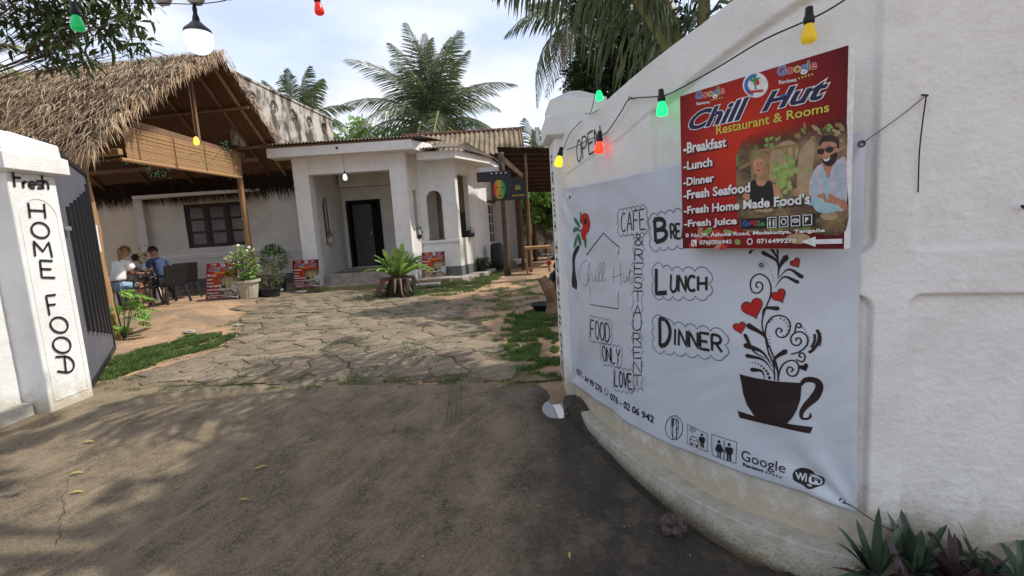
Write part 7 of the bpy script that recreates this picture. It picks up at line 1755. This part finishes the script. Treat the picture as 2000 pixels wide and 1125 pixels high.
tag(obj('grit', mb, 'concrete'), 'loose grit and crumbs scattered over the drive', 'grit', kind='stuff')
# boat lilies in the bottom right corner
LIL = ((1695, .17), (1775, .12), (1850, .16), (1915, .12), (1985, .14), (1735, .26), (1880, .27)); rnl = random.Random(12); random.seed(12)
for k, (u, v, n, lab) in enumerate(((1690, 1128, 16, 'dark green boat lily at the left end of the clump below the tie wire'), (1785, 1095, 18, 'boat lily with the tallest leaf under the nail of the tie wire'), (1870, 1130, 18, 'broad boat lily in the middle of the clump at the bottom'), (1925, 1090, 14, 'boat lily rosette against the rough wall panel'), (1990, 1110, 16, 'boat lily at the right edge of the picture'), (1740, 1150, 14, 'low boat lily in the front of the clump'), (1835, 1160, 14, 'low boat lily at the bottom edge below the broad one'))):
    u_, off_ = LIL[k]; q = W(u_, 700); c = Vector(wpt(q[0], 0, off_)); c.z = -.07-.05*(off_ > .25)
    t = thing('boat_lily', lab, 'plant', tuple(c), 0, 'boat lilies along the foot of the wall'); mb = MB()
    for i in range(n+8):
        a = rnl.uniform(0, 2*PI); e = rnl.uniform(.1, 1.45); L = rnl.uniform(.14, .34); d = Vector((math.cos(a)*math.cos(e), math.sin(a)*math.cos(e), math.sin(e))); side = Vector((-math.sin(a), math.cos(a), 0)); base = len(mb.v)
        for s_ in range(6):
            tt = s_/5; ww = .036*math.sin(PI*min(.999, .22+.78*tt))**.6*.5*(1 if tt < .99 else 0); pnt = d*L*tt+Vector((0, 0, -.09*tt*tt*L/.2*math.cos(e)))+side*.02*math.sin(i*1.7)*tt*tt; mb.v += [tuple(pnt-side*ww+Vector((0, 0, ww*.6))), tuple(pnt), tuple(pnt+side*ww+Vector((0, 0, ww*.6)))]
        for s_ in range(5): b = base+3*s_; mb.f += [(b, b+1, b+4, b+3), (b+1, b+2, b+5, b+4)]
    mb.tube([(0, 0, -.35), (0, 0, .03)], .014, 6)
    obj('leaves', mb, 'rhoeo2' if k in (2, 5) else 'rhoeo', t)
# lobed sunlit plant at the end of the gate leaf
p = Vector((-6.75, 8.3, 0)); t = thing('breadfruit_sapling', 'sunlit lobed-leaf plant growing at the foot of the hut post beside the gate', 'plant', tuple(p)); obj('stems', stemsmb(7, .35, .9, 0, .012), 'leafmid', t)
mb = MB()
for k in range(26):
    a = rnd(0, 2*PI); r_ = rnd(.05, .28); c = Vector((r_*math.cos(a), r_*math.sin(a), rnd(.2, .85))); d = Vector((math.cos(a), math.sin(a), rnd(-.7, .3))).normalized(); L = rnd(.28, .48); s_ = d.cross(Vector((0, 0, 1))).normalized(); nr = s_.cross(d)
    leafy(mb, c, L, L*.25, d, Vector((0, 0, 1)))
    for q in range(1, 5):
        for sg in (-1, 1): leafy(mb, c+d*L*q/5.5, L*(.42-.05*abs(q-2)), L*.15, d*.8+s_*sg*.8-nr*.15, Vector((0, 0, 1)))
obj('leaves', mb, 'leaflight', t)
# small kit near the hut post
tag(obj('post_clip', MB().box(-6.86, -6.82, 8.19, 8.22, 1.5, 1.95), 'tee', bevel=.01), 'narrow white strip tied to the near hut post', 'strip')
